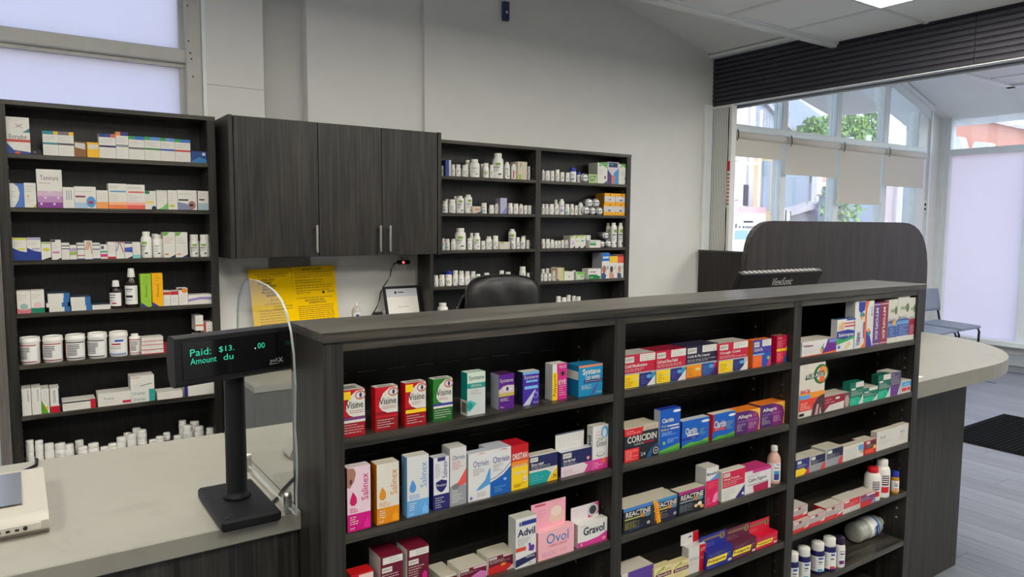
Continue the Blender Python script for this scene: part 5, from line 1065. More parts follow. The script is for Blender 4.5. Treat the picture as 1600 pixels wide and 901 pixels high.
carton((1.437,1.4846,1.207,1.2428,.755,.1038),'tall pink and white allergy liquid box, multiples stacked behind','box',(216,24,90),(196,196,196),(206,200,190),[('r',0,.68,1,1,(224,222,218)),('t','*Benadryl',.06,.78,.94,.88,(40,40,90)),('p',[(.1,.66),(.5,.72),(1,.82),(1,.68)],(90,150,214)),('l',.15,.46,.9,.62,4,(240,130,80)),('p',[(.5,.1),(.7,.3),(.95,.34),(.98,.16),(.8,.08)],(240,130,180)),('l',.06,.06,.45,.26,4,(240,160,190))])
carton((1.5029,1.5953,1.2093,1.2293,.755,.0802),'red and white carton with dark blue corner, pink box beside','box',(222,220,214),(206,202,190),(212,206,190),[('r',.02,.44,1,.97,(206,30,70)),('r',.06,.8,.34,.93,Q0),('t','option+',.08,.8200000000000001,.32,.91,Q3),('t','*Allergy Formula',.06,.68,.74,.76,Q0),('l',.06,.48,.9,.66,3,Q0),('p',[(.58,0),(1,0),(1,.4)],(52,50,120)),('l',.06,.06,.6,.38,5,Q1),('o',.92,.1,.05,.05,Q0)])
carton((1.5951,1.709,1.2095,1.2595,.755,.0622),'white and magenta lozenge carton with black script','box',(222,218,218),(222,218,218),(196,60,120),[('r',.3,.86,1,1,(196,50,130)),('p',[(.36,.0),(.9,0),(.9,.34),(.32,.3)],(176,30,80)),('t','Calm Figure',.14,.44,.82,.66,(50,44,60)),('r',.12,.36,.9,.38,Q3),('r',.9,0,1,.3,(226,210,220)),('l',.1,.7,.6,.82,2,(120,100,140))])
carton((1.1623,1.2699,1.222,1.272,.585,.0612),'low purple and white carton in the bottom left of middle bay','box',(92,64,150),(92,64,150),Q21,[('r',0,0,.2,1,Q13)])
carton((1.2663,1.3282,1.216,1.236,.585,.0488),'left pale yellow laxative carton with maroon band','box',Q37,Q37,(214,200,150),[('p',[(.12,.72),(.2,.7),(.62,.9),(.6,.97),(.5,.95)],(130,160,60)),('t','Mild',.5,.74,.92,.84,Q38),('r',.1,.44,.98,.66,Q7),('t','*Senokot',.18,.5,.92,.63,Q0),('l',.2,.2,.8,.38,3,Q38)])
carton((1.3286,1.3909,1.216,1.236,.585,.0442),'right pale yellow laxative carton with maroon band','box',Q37,Q37,(214,200,150),[('p',[(.12,.72),(.2,.7),(.62,.9),(.6,.97),(.5,.95)],(130,160,60)),('t','Mild',.5,.74,.92,.84,Q38),('r',.1,.44,.98,.66,Q7),('t','*Senokot',.18,.5,.92,.63,Q0),('l',.2,.2,.8,.38,3,Q38)])
carton((1.3901,1.4548,1.216,1.239,.585,.0701),'white and red wound care box with hanging tab','box',(214,212,208),(196,196,196),(206,204,200),[('r',.62,0,1,1,(200,20,40)),('t','SOLU',.08,.5,.58,.6,(90,90,96)),('t','27',.68,.76,.94,.86,Q0),('l',.1,.3,.55,.46,3,(190,150,150)),('t','MEDI',.66,.46,.96,.54,(226,150,150))], header=(-.1,.92,.028,(214,212,210),[('r',.68,0,1,1,(200,20,40)),('p',[(.34,.55),(.46,.66),(.52,.76),(.58,.66),(.66,.58)],Q12),('l',.05,.1,.4,.4,3,Q1)]))
carton((1.4474,1.5508,1.206,1.226,.585,.0471),'blue antibiotic ointment box with yellow name panel','box',(36,42,130),(36,42,130),(40,46,140),[('p',[(0,.24),(.74,.24),(.8,.6),(.06,.6)],Q68),('t','*Polysporin',.07,.29,.72,.52,Q2),('l',.1,.66,.75,.86,3,Q18),('l',.04,.06,.7,.18,2,Q18),('r',.82,.1,.96,.24,Q69),('l',.8,.42,.97,.66,2,Q0)], header=(-.07,.93,.036,(40,48,146),[('r',.1,.62,.78,.8,Q70),('o',.86,.64,.1,.26,Q71),('t','I',.84,.5,.88,.8,Q2),('l',.05,.1,.6,.44,2,Q0)]))
carton((1.5505,1.6509,1.206,1.226,.585,.0432),'maroon antibiotic ointment box with yellow name panel','box',(92,26,54),(92,26,54),(100,30,58),[('p',[(0,.24),(.74,.24),(.8,.6),(.06,.6)],Q68),('t','*Polysporin',.07,.29,.72,.52,Q2),('l',.1,.66,.75,.86,3,Q18),('l',.04,.06,.7,.18,2,Q18),('r',.82,.1,.96,.24,Q69),('l',.8,.42,.97,.66,2,Q0)], header=(-.07,.93,.036,(96,34,60),[('r',.1,.62,.78,.8,Q70),('o',.86,.64,.1,.26,Q71),('t','I',.84,.5,.88,.8,Q2),('l',.05,.1,.6,.44,2,Q0)]))
carton((1.6536,1.7492,1.2084,1.2335,.585,.0344),'red antibiotic ointment box with yellow name panel','box',(206,20,54),(206,20,54),(210,24,56),[('p',[(0,.24),(.74,.24),(.8,.6),(.06,.6)],Q68),('t','*Polysporin',.07,.29,.72,.52,Q2),('l',.1,.66,.75,.86,3,Q18),('l',.04,.06,.7,.18,2,Q18),('r',.82,.1,.96,.24,Q69),('l',.8,.42,.97,.66,2,Q0)], header=(-.07,.93,.036,(208,30,60),[('r',.1,.62,.78,.8,Q70),('o',.86,.64,.1,.26,Q71),('t','I',.84,.5,.88,.8,Q2),('l',.05,.1,.6,.44,2,Q0)]))
carton((1.8244,1.9936,1.206,1.266,1.109,.0425),'long white and purple gel carton lying at the bay corner','box',Q22,Q22,(214,208,196),[('p',[(.55,0),(.68,.5),(.74,1),(1,1),(1,0)],(110,40,140)),('r',.78,.72,1,.95,(110,140,206)),('p',[(0,0),(1,0),(1,.16),(.6,.06),(0,.04)],(226,110,50)),('t','*Voltaren',.04,.62,.3,.8,(110,30,90)),('p',[(.52,.3),(.56,.5),(.64,.82),(.6,.5),(.66,.3),(.6,.18)],(40,120,160)),('o',.56,.28,.04,.12,(226,150,50)),('l',.05,.2,.5,.5,3,(150,120,160))])
carton((1.9946,2.0887,1.206,1.226,1.109,.0947),'blue green and white pain patch box','box',(224,224,224),(206,206,210),(40,90,140),[('p',[(0,.42),(.4,.36),(1,.44),(1,.6),(.6,.66),(0,.62)],(40,56,150)),('p',[(0,.2),(.5,.28),(1,.36),(1,.44),(.4,.36),(0,.42)],(60,166,90)),('t','*Salonpas',.08,.42,.94,.56,Q0),('r',.4,.84,1,.88,(206,80,90)),('r',.4,.74,1,.79,(206,80,90)),('o',.3,.86,.1,.05,(236,180,60)),('p',[(.1,.66),(.36,.66),(.36,.82),(.1,.84)],(226,180,140)),('p',[(.4,.06),(.6,.02),(.8,.22),(.62,.28)],(226,200,150)),('o',.12,.13,.08,.05,(90,110,180)),('r',.5,.95,1,1,(60,80,160))])
carton((2.0852,2.1525,1.206,1.2367,1.109,.1443),'tall white gel carton with blue top and orange edge','box',(222,220,218),(190,192,190),(180,180,180),[('p',[(.3,.98),(.86,.98),(.8,.8),(.5,.74),(.3,.8)],(50,66,160)),('r',.84,0,1,1,(226,120,60)),('o',.62,.7,.2,.05,(60,140,150)),('o',.6,.64,.1,.04,(236,170,60)),('t','*Voltaren',.14,.06,.5,.34,(60,60,130),1),('p',[(.5,0),(.9,0),(.9,.12)],(226,130,70)),('r',.72,.2,.82,.55,(140,80,160))])
carton((2.1518,2.1906,1.206,1.266,1.109,.142),'tall narrow white carton with orange and blue corners','box',Q22,Q22,Q22,[('p',[(0,.8),(.3,1),(0,1)],(226,120,60)),('p',[(0,0),(.9,0),(.6,.22),(0,.36)],(60,66,160)),('t','gel',.56,.66,.82,.86,(90,90,110),1),('o',.4,.3,.25,.06,(60,140,150)),('o',.3,.36,.2,.04,(236,150,60))])
carton((2.1901,2.2315,1.206,1.266,1.109,.1335),'tall purple muscle cream carton with white capitals','box',Q72,Q72,Q72,[('t','*MYOFLEX',.34,.12,.66,.88,Q0,2),('r',.05,.95,.95,.965,Q0),('r',.05,.03,.95,.045,Q0)])
carton((2.2311,2.2745,1.206,1.266,1.109,.1338),'tall dusky red muscle cream carton with white capitals','box',Q73,Q73,Q73,[('t','*MYOFLEX',.34,.12,.66,.88,Q0,2),('r',.05,.95,.95,.965,Q0),('r',.05,.03,.95,.045,Q0)])
carton((2.2764,2.3303,1.206,1.266,1.109,.1388),'tall white rub carton with blue foot, shortest of three','box',Q9,Q9,Q9,[('r',0,.12,1,.5,(70,96,160)),('r',0,.38,1,.46,(120,160,210)),('r',.2,.7,.85,.78,Q74),('t','A535',.26,.71,.8,.77,Q19),('o',.82,.74,.14,.1,Q75),('l',.2,.14,.9,.36,5,Q76),('t','Relief',.1,.5,.8,.57,Q77),('r',.5,.4,.85,.5,(226,170,70))])
carton((2.3323,2.4048,1.206,1.266,1.109,.1461),'tallest white rub carton with blue foot','box',Q9,Q9,Q9,[('r',0,.12,1,.5,(70,100,166)),('r',0,.38,1,.46,(110,160,210)),('r',.2,.7,.85,.78,Q74),('t','A535',.26,.71,.8,.77,Q19),('o',.82,.74,.14,.1,Q75),('l',.2,.14,.9,.36,5,Q76),('t','Relief',.1,.5,.8,.57,Q77)])
carton((2.4049,2.442,1.206,1.266,1.109,.1386),'tall white rub carton with red foot against the right upright','box',Q9,Q9,Q9,[('r',0,.12,1,.5,(170,50,60)),('r',0,.38,1,.46,(150,40,60)),('r',.2,.7,.85,.78,Q74),('t','A535',.26,.71,.8,.77,Q19),('o',.82,.74,.14,.1,Q75),('l',.2,.14,.9,.36,5,Q76),('t','Relief',.1,.5,.8,.57,Q77)])
carton((1.8198,1.9431,1.206,1.241,.933,.153),'tall white and orange back pain heat wrap box','box',Q39,Q39,Q39,[('o',.84,.77,.3,.19,(40,110,50)),('o',.86,.77,.22,.14,Q39),('o',.9,.82,.17,.1,(240,150,80)),('p',[(.74,.62),(.98,.62),(.98,.74),(.8,.74)],(236,110,50)),('p',[(.2,.7),(.98,.73),(.94,.83),(.26,.8)],(30,74,40)),('t','*RUB A535',.27,.725,.93,.805,Q0),('t','*BACK',.05,.45,.44,.52,(206,40,44)),('r',0,.3,1,.45,Q63),('r',0,.345,.42,.42,Q20),('r',0,.12,1,.34,(222,70,56)),('p',[(.5,0),(.56,.2),(.74,.34),(1,.38),(1,0),(.9,0),(.86,.2),(.8,0)],(70,50,56)),('p',[(.62,0),(.7,.2),(.78,.2),(.74,0)],(206,150,150)),('l',.06,.14,.44,.28,4,(250,200,190)),('r',.02,.03,.2,.08,Q2)])
carton((1.9437,2.0776,1.206,1.256,.933,.0448),'low red and white joint cream carton with hand photo','box',Q58,Q58,(206,196,180),[('p',[(.02,0),(.22,.4),(.8,.5),(.78,0)],(218,214,208)),('r',.78,0,1,1,(110,80,84)),('o',.9,.4,.09,.4,(190,160,150)),('t','VOLTA',.06,.72,.28,.84,(226,190,190)),('r',.44,.72,.6,.86,Q0),('t','Joint relief',.06,.54,.4,.64,Q0),('l',.26,.1,.6,.36,3,Q1)])
carton((2.0792,2.1529,1.206,1.2305,.933,.0708),'dark green laxative carton beside the hand photo carton','box',(16,110,92),Q78,(14,104,86),[('r',.42,.76,1,.98,Q0),('l',.5,.78,.96,.96,2,Q79),('r',.1,.66,.4,.74,Q0),('l',.1,.4,.95,.62,5,Q0),('p',[(0,0),(.62,0),(.86,.16),(.7,.34),(0,.34)],Q80),('p',[(.64,0),(1,0),(1,.44)],Q81),('l',.1,.08,.5,.28,3,Q82)])
carton((2.1517,2.2355,1.206,1.256,.933,.0447),'small low green carton between two taller green ones','box',Q78,Q78,(196,196,184),[('r',.42,.76,1,.98,Q0),('l',.5,.78,.96,.96,2,Q79),('r',.1,.66,.4,.74,Q0),('l',.1,.4,.95,.62,5,Q0),('p',[(0,0),(.62,0),(.86,.16),(.7,.34),(0,.34)],Q80),('p',[(.64,0),(1,0),(1,.44)],Q81),('l',.1,.08,.5,.28,3,Q82)])
carton((2.2367,2.3119,1.206,1.2279,.933,.0766),'tall green carton in front of the purple one','box',(16,104,84),(14,84,70),(14,90,74),[('r',.42,.76,1,.98,Q0),('l',.5,.78,.96,.96,2,Q79),('r',.1,.66,.4,.74,Q0),('l',.1,.4,.95,.62,5,Q0),('p',[(0,0),(.62,0),(.86,.16),(.7,.34),(0,.34)],Q80),('p',[(.64,0),(1,0),(1,.44)],Q81),('l',.1,.08,.5,.28,3,Q82)])
carton((2.3107,2.3748,1.206,1.252,.933,.0765),'purple and white medicine carton, tallest on its shelf half','box',(84,70,110),(190,188,186),(206,202,196),[('t','option',.1,.86,.4,.94,Q0),('l',.08,.46,.9,.84,6,Q0),('p',[(0,0),(.55,0),(.75,.2),(.6,.42),(0,.42)],(110,60,140)),('p',[(.7,0),(1,0),(1,.5)],(206,204,206))])
carton((2.38,2.442,1.206,1.251,.933,.0407),'small white blue and red carton against the right upright','box',(216,214,212),(216,214,212),Q23,[('r',.06,.52,1,.92,(80,160,214)),('t','eltra',.3,.62,.8,.8,Q0),('r',.06,.14,.56,.44,(206,60,64)),('r',.6,.14,.95,.44,(206,90,80))])
carton((1.8196,1.8839,1.206,1.306,.762,.0478),'blue and yellow carton, leftmost on the third shelf','box',(44,48,120),(44,48,120),Q21,[('p',[(0,0),(.6,0),(.84,.22),(.6,.42),(0,.42)],(244,208,30)),('r',.1,.74,.4,.9,Q0),('l',.1,.48,.85,.7,4,Q0),('p',[(.64,0),(1,0),(1,.5)],(200,60,70))])
carton((1.8859,1.9629,1.206,1.2484,.762,.0475),'navy and grey carton with red tip beside the yellow one','box',Q40,Q40,(200,194,178),[('r',.06,.44,1,.97,(28,30,70)),('r',.1,.74,.36,.92,Q0),('l',.1,.48,.85,.7,4,Q0),('r',.02,0,1,.42,(150,152,158)),('p',[(.68,0),(1,0),(1,.42),(.86,.42)],(206,70,70)),('l',.06,.06,.6,.36,4,Q83)])
carton((1.9663,2.0558,1.206,1.2556,.762,.0527),'larger navy and grey carton with red tip, deep white top','box',Q40,Q40,(200,194,178),[('r',.06,.44,1,.97,(28,30,70)),('r',.1,.74,.36,.92,Q0),('l',.1,.48,.85,.7,4,Q0),('r',.02,0,1,.42,(150,152,158)),('p',[(.68,0),(1,0),(1,.42),(.86,.42)],(206,70,70)),('l',.06,.06,.6,.36,4,Q83)])
carton((2.0588,2.1709,1.206,1.2285,.762,.0452),'plain white carton with blue leaf picture','box',(216,212,202),(216,212,202),(208,200,184),[('l',.08,.1,.66,.8,8,(130,150,180)),('p',[(.72,.84),(1,.86),(1,.2),(.88,.34),(.76,.5)],(90,160,210)),('o',.9,.36,.06,.14,(200,170,90))])
carton((2.1721,2.2446,1.206,1.2453,.762,.0438),'red and maroon carton with white top, fifth along','box',(190,30,44),(190,34,50),(208,200,184),[('r',.14,.42,1,.92,(90,24,36)),('r',.2,.76,.5,.92,Q0),('l',.2,.46,.9,.72,4,Q0),('r',.1,.06,.8,.36,(226,80,50)),('o',.86,.44,.12,.14,(240,190,60))])
carton((2.246,2.3697,1.206,1.2264,.762,.0621),'plain white carton with thin blue lettering, larger of two','box',(216,212,204),(206,190,186),(210,204,188),[('t','Acid',.16,.58,.42,.76,(90,100,140)),('l',.12,.26,.9,.54,4,(150,150,170)),('t','10',.76,.06,.84,.16,Q1)])
carton((2.3699,2.442,1.206,1.226,.762,.0638),'plain white carton with thin blue lettering at the upright','box',(216,212,204),(206,200,190),(210,204,188),[('t','Acid',.26,.58,.62,.76,(90,100,140)),('l',.16,.2,.8,.54,5,(150,150,170))])
carton((1.8177,1.8976,1.206,1.286,.593,.0336),'lower red and white pain carton of the stacked pair','box',Q5,Q5,Q23,[('r',0,.3,1,.97,Q41),('r',.06,.76,.3,.9,Q0),('r',.34,.74,.5,.92,Q42),('l',.04,.36,.9,.72,5,Q43),('r',0,0,1,.28,Q5),('p',[(.62,.16),(.8,.34),(.98,.42),(.9,.2)],Q0),('l',.06,.06,.6,.22,2,Q44)])
carton((1.8257,1.8949,1.212,1.287,.6298,.0348),'upper red and white pain carton of the stacked pair','box',Q5,Q5,(200,196,186),[('r',0,.3,1,.97,Q41),('r',.06,.76,.3,.9,Q0),('r',.34,.74,.5,.92,Q42),('l',.04,.36,.9,.72,5,Q43),('r',0,0,1,.28,Q5),('p',[(.62,.16),(.8,.34),(.98,.42),(.9,.2)],Q0),('l',.06,.06,.6,.22,2,Q44)])
carton((1.8987,1.9794,1.206,1.226,.593,.0349),'small red and white pain carton right of the stacked pair','box',Q5,Q5,Q23,[('r',0,.3,1,.97,Q41),('r',.06,.76,.3,.9,Q0),('r',.34,.74,.5,.92,Q42),('l',.04,.36,.9,.72,5,Q43),('r',0,0,1,.28,Q5),('p',[(.62,.16),(.8,.34),(.98,.42),(.9,.2)],Q0),('l',.06,.06,.6,.22,2,Q44)])
carton((1.9804,2.0698,1.206,1.247,.593,.0399),'red sided pain carton with deep white top, third along','box',Q5,(196,24,44),Q23,[('r',0,.3,1,.97,Q41),('r',.06,.76,.3,.9,Q0),('r',.34,.74,.5,.92,Q42),('l',.04,.36,.9,.72,5,Q43),('r',0,0,1,.28,Q5),('p',[(.62,.16),(.8,.34),(.98,.42),(.9,.2)],Q0),('l',.06,.06,.6,.22,2,Q44)])
carton((2.0689,2.1696,1.206,1.2443,.593,.0447),'red and white pain carton with silver capsule picture','box',(216,206,198),(216,206,198),Q23,[('r',.06,.36,.96,.92,(206,44,54)),('r',.1,.74,.36,.88,Q0),('l',.1,.4,.86,.7,4,Q0),('p',[(.3,.04),(.5,.28),(.96,.4),(.9,.1)],(196,196,190))])
carton((2.1676,2.2575,1.206,1.2489,.593,.0393),'red carton with purple band in front of the capped bottles','box',(206,50,50),(206,50,50),(206,196,184),[('r',.04,.4,1,.94,(120,60,110)),('r',.4,.8,.96,.94,Q0),('l',.06,.46,.9,.76,4,Q0),('p',[(.66,.04),(.84,.36),(.98,.44),(.98,.1)],(90,160,210))])
bottle(1.7494,1.2299,.755,.0184,.1059,'syrup','lotion','pink lotion bottle with white cap at the bay end','bottle','medicine_bottle', bm=pmat('pink_lotion', lin((222,178,164)),.35, var=.02), turn=-.15)
bottle(2.276,1.2295,.593,.0247,.1066,'big','redblock','white pain tablet bottle with a red cap','bottle','medicine_bottle', cm=pmat('red_cap', lin((206,26,40)),.35, var=.02), turn=-.15)
bottle(2.3298,1.2278,.593,.0248,.1227,'big','redblock','larger white pain tablet bottle with white cap','bottle','medicine_bottle', turn=-.15)
bottle(2.3923,1.2155,.593,.0125,.0742,'pill','amber','small amber bottle with a blue cap','bottle','medicine_bottle', bm=pmat('amber_plastic', lin((196,140,20)),.25, var=.02), cm=pmat('blue_cap', lin(Q45),.35, var=.02), turn=-.15)
bottle(1.8541,1.228,.421,.0188,.1008,'pill','navy','navy vitamin bottle with white cap, leftmost and half hidden','bottle','medicine_bottle', bm=pmat('navy_bottle', lin(Q46),.2, var=.02), turn=-.15)
bottle(1.9163,1.232,.421,.0203,.0991,'pill','navy','navy vitamin bottle with white cap, second along','bottle','medicine_bottle', bm=pmat('navy_bottle', lin(Q46),.2, var=.02), turn=-.15)
bottle(1.9933,1.236,.421,.0215,.0942,'pill','navy','navy vitamin bottle with blue foot band, third along','bottle','medicine_bottle', bm=pmat('navy_bottle', lin(Q46),.2, var=.02), turn=-.15)
bottle(2.0364,1.2241,.421,.0207,.1032,'pill','navyred','navy vitamin bottle with red foot band','bottle','medicine_bottle', bm=pmat('navy_bottle', lin(Q46),.2, var=.02), turn=-.15)
bottle(2.086,1.2197,.421,.0167,.0952,'pill','purple','white supplement bottle with dark cap and purple band','bottle','medicine_bottle', cm=pmat('dark_cap', lin((46,32,60)),.35, var=.02), turn=-.15)
JUG = (2.346,1.287,.421)
bottle(2.2373,4.025,1.773,.0143,.0641,'square','green','white straight pill bottle, first from left, top shelf, middle wall bay','bottle','pill_bottle','pill bottles on the middle wall bay', turn=-.25)
carton((2.2318,2.2559,3.985,4.065,1.773,.0974),'narrow dark blue box, second from left, top shelf, middle wall bay','box',Q84,Q84,Q84,[])
carton((2.2573,2.271,3.985,4.065,1.773,.0985),'thin white box, third from left, top shelf, middle wall bay','box',Q85,Q85,Q85,[])
bottle(2.3086,4.025,1.773,.0117,.0757,'pill','mark','white small pill bottle, fourth from left, top shelf, middle wall bay','bottle','pill_bottle','pill bottles on the middle wall bay', turn=-.2)
bottle(2.3452,4.025,1.773,.0171,.0775,'pill','mark','white small pill bottle, fifth from left, top shelf, middle wall bay','bottle','pill_bottle','pill bottles on the middle wall bay', turn=.0)
bottle(2.3953,4.025,1.773,.0209,.0768,'pill','plain','white small pill bottle, sixth from left, top shelf, middle wall bay','bottle','pill_bottle','pill bottles on the middle wall bay', turn=.2)
bottle(2.4519,4.085,1.773,.0187,.1154,'big','blue','white back row pill bottle, seventh from left, top shelf, middle wall bay','bottle','pill_bottle','pill bottles on the middle wall bay', turn=-.15)
bottle(2.4663,4.025,1.773,.0333,.1162,'big','plain','white round shouldered pill bottle, eighth from left, top shelf, middle wall bay','bottle','pill_bottle','pill bottles on the middle wall bay', turn=.05)
bottle(2.5591,4.085,1.773,.0112,.0963,'pill','mark','white back row pill bottle, ninth from left, top shelf, middle wall bay','bottle','pill_bottle','pill bottles on the middle wall bay', turn=.25)
bottle(2.5526,4.025,1.773,.0197,.0963,'pill','yellow','white small pill bottle, tenth from left, top shelf, middle wall bay','bottle','pill_bottle','pill bottles on the middle wall bay', turn=-.1)
bottle(2.5969,4.025,1.773,.014,.0883,'pill','mark','white small pill bottle, eleventh from left, top shelf, middle wall bay','bottle','pill_bottle','pill bottles on the middle wall bay', turn=.1)
bottle(2.6464,4.025,1.773,.0366,.1651,'big','green','white round shouldered pill bottle, twelfth from left, top shelf, middle wall bay','bottle','pill_bottle','pill bottles on the middle wall bay', turn=-.25)
bottle(2.7185,4.025,1.773,.0197,.1124,'tall','plain','white tall pill bottle, thirteenth from left, top shelf, middle wall bay','bottle','pill_bottle','pill bottles on the middle wall bay', turn=-.05)
bottle(2.7729,4.025,1.773,.0217,.101,'tall','stripe','white tall pill bottle, fourteenth from left, top shelf, middle wall bay','bottle','pill_bottle','pill bottles on the middle wall bay', turn=.15)
carton((2.7773,2.8539,3.985,4.075,1.773,.1175),'cream carton with green corner, fifteenth from left, top shelf, middle wall bay','box',(206,196,176),(196,190,176),(206,196,176),[('r',.1,0,.4,.28,(150,190,70)),('r',.3,.7,.36,.95,Q2),('l',.5,.1,.9,.4,3,Q1)])
bottle(2.897,4.025,1.773,.0099,.0928,'pill','mark','white small pill bottle, sixteenth from left, top shelf, middle wall bay','bottle','pill_bottle','pill bottles on the middle wall bay', turn=.0)
bottle(2.9348,4.025,1.773,.0185,.0955,'pill','mark','white small pill bottle, seventeenth from left, top shelf, middle wall bay','bottle','pill_bottle','pill bottles on the middle wall bay', turn=.2)
bottle(3.0176,4.025,1.773,.0104,.0765,'tall','plain','white tall pill bottle, first from left, top shelf, right wall bay','bottle','pill_bottle','pill bottles on the right wall bay', turn=-.25)
bottle(3.0544,4.025,1.773,.0168,.0711,'stub','mark','white squat pill bottle, second from left, top shelf, right wall bay','bottle','pill_bottle','pill bottles on the right wall bay', turn=-.05)
bottle(3.0964,4.025,1.773,.0148,.073,'stub','plain','white squat pill bottle, third from left, top shelf, right wall bay','bottle','pill_bottle','pill bottles on the right wall bay', turn=.15)
bottle(3.141,4.025,1.773,.0156,.0823,'square','mark','white straight pill bottle, fourth from left, top shelf, right wall bay','bottle','pill_bottle','pill bottles on the right wall bay', turn=-.2)
bottle(3.1844,4.025,1.773,.0153,.0671,'stub','green','white squat pill bottle, fifth from left, top shelf, right wall bay','bottle','pill_bottle','pill bottles on the right wall bay', turn=.0)
bottle(3.2311,4.025,1.773,.0154,.0663,'stub','plain','white squat pill bottle, sixth from left, top shelf, right wall bay','bottle','pill_bottle','pill bottles on the right wall bay', turn=.2)
bottle(3.2803,4.025,1.773,.0234,.1018,'square','blue','blue capped white bottle, seventh from left, top shelf, right wall bay','bottle','pill_bottle','pill bottles on the right wall bay', cm=pmat('blue_cap', lin(Q45),.35, var=.02), turn=-.15)
bottle(3.3348,4.025,1.773,.0155,.0751,'square','plain','short blue capped bottle, eighth from left, top shelf, right wall bay','bottle','pill_bottle','pill bottles on the right wall bay', cm=pmat('blue_cap', lin(Q45),.35, var=.02), turn=.05)
disc_tin(3.362,3.99,1.8056,.0321,.08,'round white tin lying on its side, ninth from left, top shelf, right wall bay','round tins on the right wall bay')
carton((3.3953,3.4692,3.985,4.045,1.773,.0617),'light green carton lettered G7, tenth from left, top shelf, right wall bay','box',Q86,Q86,Q86,[('t','*G7',.08,.18,.86,.86,Q19)])
carton((3.475,3.5684,3.985,4.085,1.773,.1483),'white carton with green corner, eleventh from left, top shelf, right wall bay','box',Q0,(170,172,168),Q0,[('p',[(.0,1),(1,1),(1,.74)],(110,180,90)),('l',.12,.4,.6,.7,4,Q1),('o',.25,.86,.1,.05,(130,150,120)),('p',[(.6,0),(1,0),(1,.16)],(90,70,130)),('r',.7,.24,.84,.36,Q2)])
carton((3.5711,3.6785,3.985,4.085,1.773,.1578),'blue and pink sensor carton, twelfth from left, top shelf, right wall bay','box',Q87,Q87,Q87,[('r',.1,.76,.9,.97,(36,48,90)),('r',.2,.86,.5,.92,(60,160,150)),('p',[(0,0),(.5,0),(.5,.3),(0,.66)],(70,66,120)),('p',[(.6,0),(1,0),(1,.72),(.55,.5)],(70,150,206)),('p',[(.35,0),(.6,0),(.72,.32),(.6,.42),(.36,.36)],(206,120,110))])
carton((3.6817,3.7671,3.985,4.085,1.773,.1496),'white carton with green corner, thirteenth from left, top shelf, right wall bay','box',Q0,Q0,Q0,[('p',[(.0,1),(1,1),(1,.74)],(110,180,90)),('l',.12,.4,.6,.7,4,Q1),('o',.25,.86,.1,.05,(130,150,120)),('p',[(.6,0),(1,0),(1,.16)],(90,70,130)),('r',.7,.24,.84,.36,Q2)])
bottle(2.2479,4.025,1.545,.019,.0738,'pill','blue','white small pill bottle, first from left, second shelf, middle wall bay','bottle','pill_bottle','pill bottles on the middle wall bay', turn=-.25)
bottle(2.2963,4.085,1.545,.0122,.0884,'pill','mark','white back row pill bottle, second from left, second shelf, middle wall bay','bottle','pill_bottle','pill bottles on the middle wall bay', turn=-.05)
bottle(2.3001,4.025,1.545,.0219,.085,'pill','plain','white small pill bottle, third from left, second shelf, middle wall bay','bottle','pill_bottle','pill bottles on the middle wall bay', turn=.15)
bottle(2.359,4.085,1.545,.0104,.1095,'big','mark','white back row pill bottle, fourth from left, second shelf, middle wall bay','bottle','pill_bottle','pill bottles on the middle wall bay', turn=-.2)
bottle(2.3582,4.025,1.545,.026,.1087,'tall','green','white tall pill bottle, fifth from left, second shelf, middle wall bay','bottle','pill_bottle','pill bottles on the middle wall bay', turn=.0)
bottle(2.4194,4.025,1.545,.025,.1185,'tall','green','white tall pill bottle, sixth from left, second shelf, middle wall bay','bottle','pill_bottle','pill bottles on the middle wall bay', turn=.2)
carton((2.4272,2.4898,3.985,4.065,1.545,.0443),'low cream carton with red stripe, seventh from left, second shelf, middle wall bay','box',Q88,Q88,Q88,[('r',.3,.5,.9,.62,(160,60,50)),('p',[(.4,0),(1,0),(1,.3)],(70,60,120))])
bottle(2.5386,4.025,1.545,.018,.0684,'square','teal','white straight pill bottle, eighth from left, second shelf, middle wall bay','bottle','pill_bottle','pill bottles on the middle wall bay', turn=.05)
bottle(2.5972,4.025,1.545,.0177,.0568,'pill','plain','white small pill bottle, ninth from left, second shelf, middle wall bay','bottle','pill_bottle','pill bottles on the middle wall bay', turn=.25)
bottle(2.639,4.025,1.545,.0147,.066,'tall','plain','white tall pill bottle, tenth from left, second shelf, middle wall bay','bottle','pill_bottle','pill bottles on the middle wall bay', turn=-.1)
carton((2.6406,2.6921,3.985,4.045,1.545,.1025),'tall lavender carton, eleventh from left, second shelf, middle wall bay','box',(178,178,206),(130,128,140),(178,178,206),[('l',.2,.5,.8,.9,5,(120,120,150)),('p',[(.2,0),(1,.5),(1,0)],(130,130,190))])
bottle(2.745,4.025,1.545,.0184,.0716,'pill','mark','white small pill bottle, twelfth from left, second shelf, middle wall bay','bottle','pill_bottle','pill bottles on the middle wall bay', turn=-.25)
bottle(2.792,4.025,1.545,.0183,.0692,'pill','mark','white small pill bottle, thirteenth from left, second shelf, middle wall bay','bottle','pill_bottle','pill bottles on the middle wall bay', turn=-.05)
bottle(2.8346,4.025,1.545,.0138,.0675,'tall','stripe','white tall pill bottle, fourteenth from left, second shelf, middle wall bay','bottle','pill_bottle','pill bottles on the middle wall bay', turn=.15)
bottle(2.8702,4.025,1.545,.0135,.0588,'stub','green','white squat pill bottle, fifteenth from left, second shelf, middle wall bay','bottle','pill_bottle','pill bottles on the middle wall bay', turn=-.2)
bottle(2.9052,4.025,1.545,.0133,.0595,'stub','mark','white squat pill bottle, sixteenth from left, second shelf, middle wall bay','bottle','pill_bottle','pill bottles on the middle wall bay', turn=.0)
bottle(2.9407,4.025,1.545,.0138,.0602,'stub','plain','white squat pill bottle, seventeenth from left, second shelf, middle wall bay','bottle','pill_bottle','pill bottles on the middle wall bay', turn=.2)
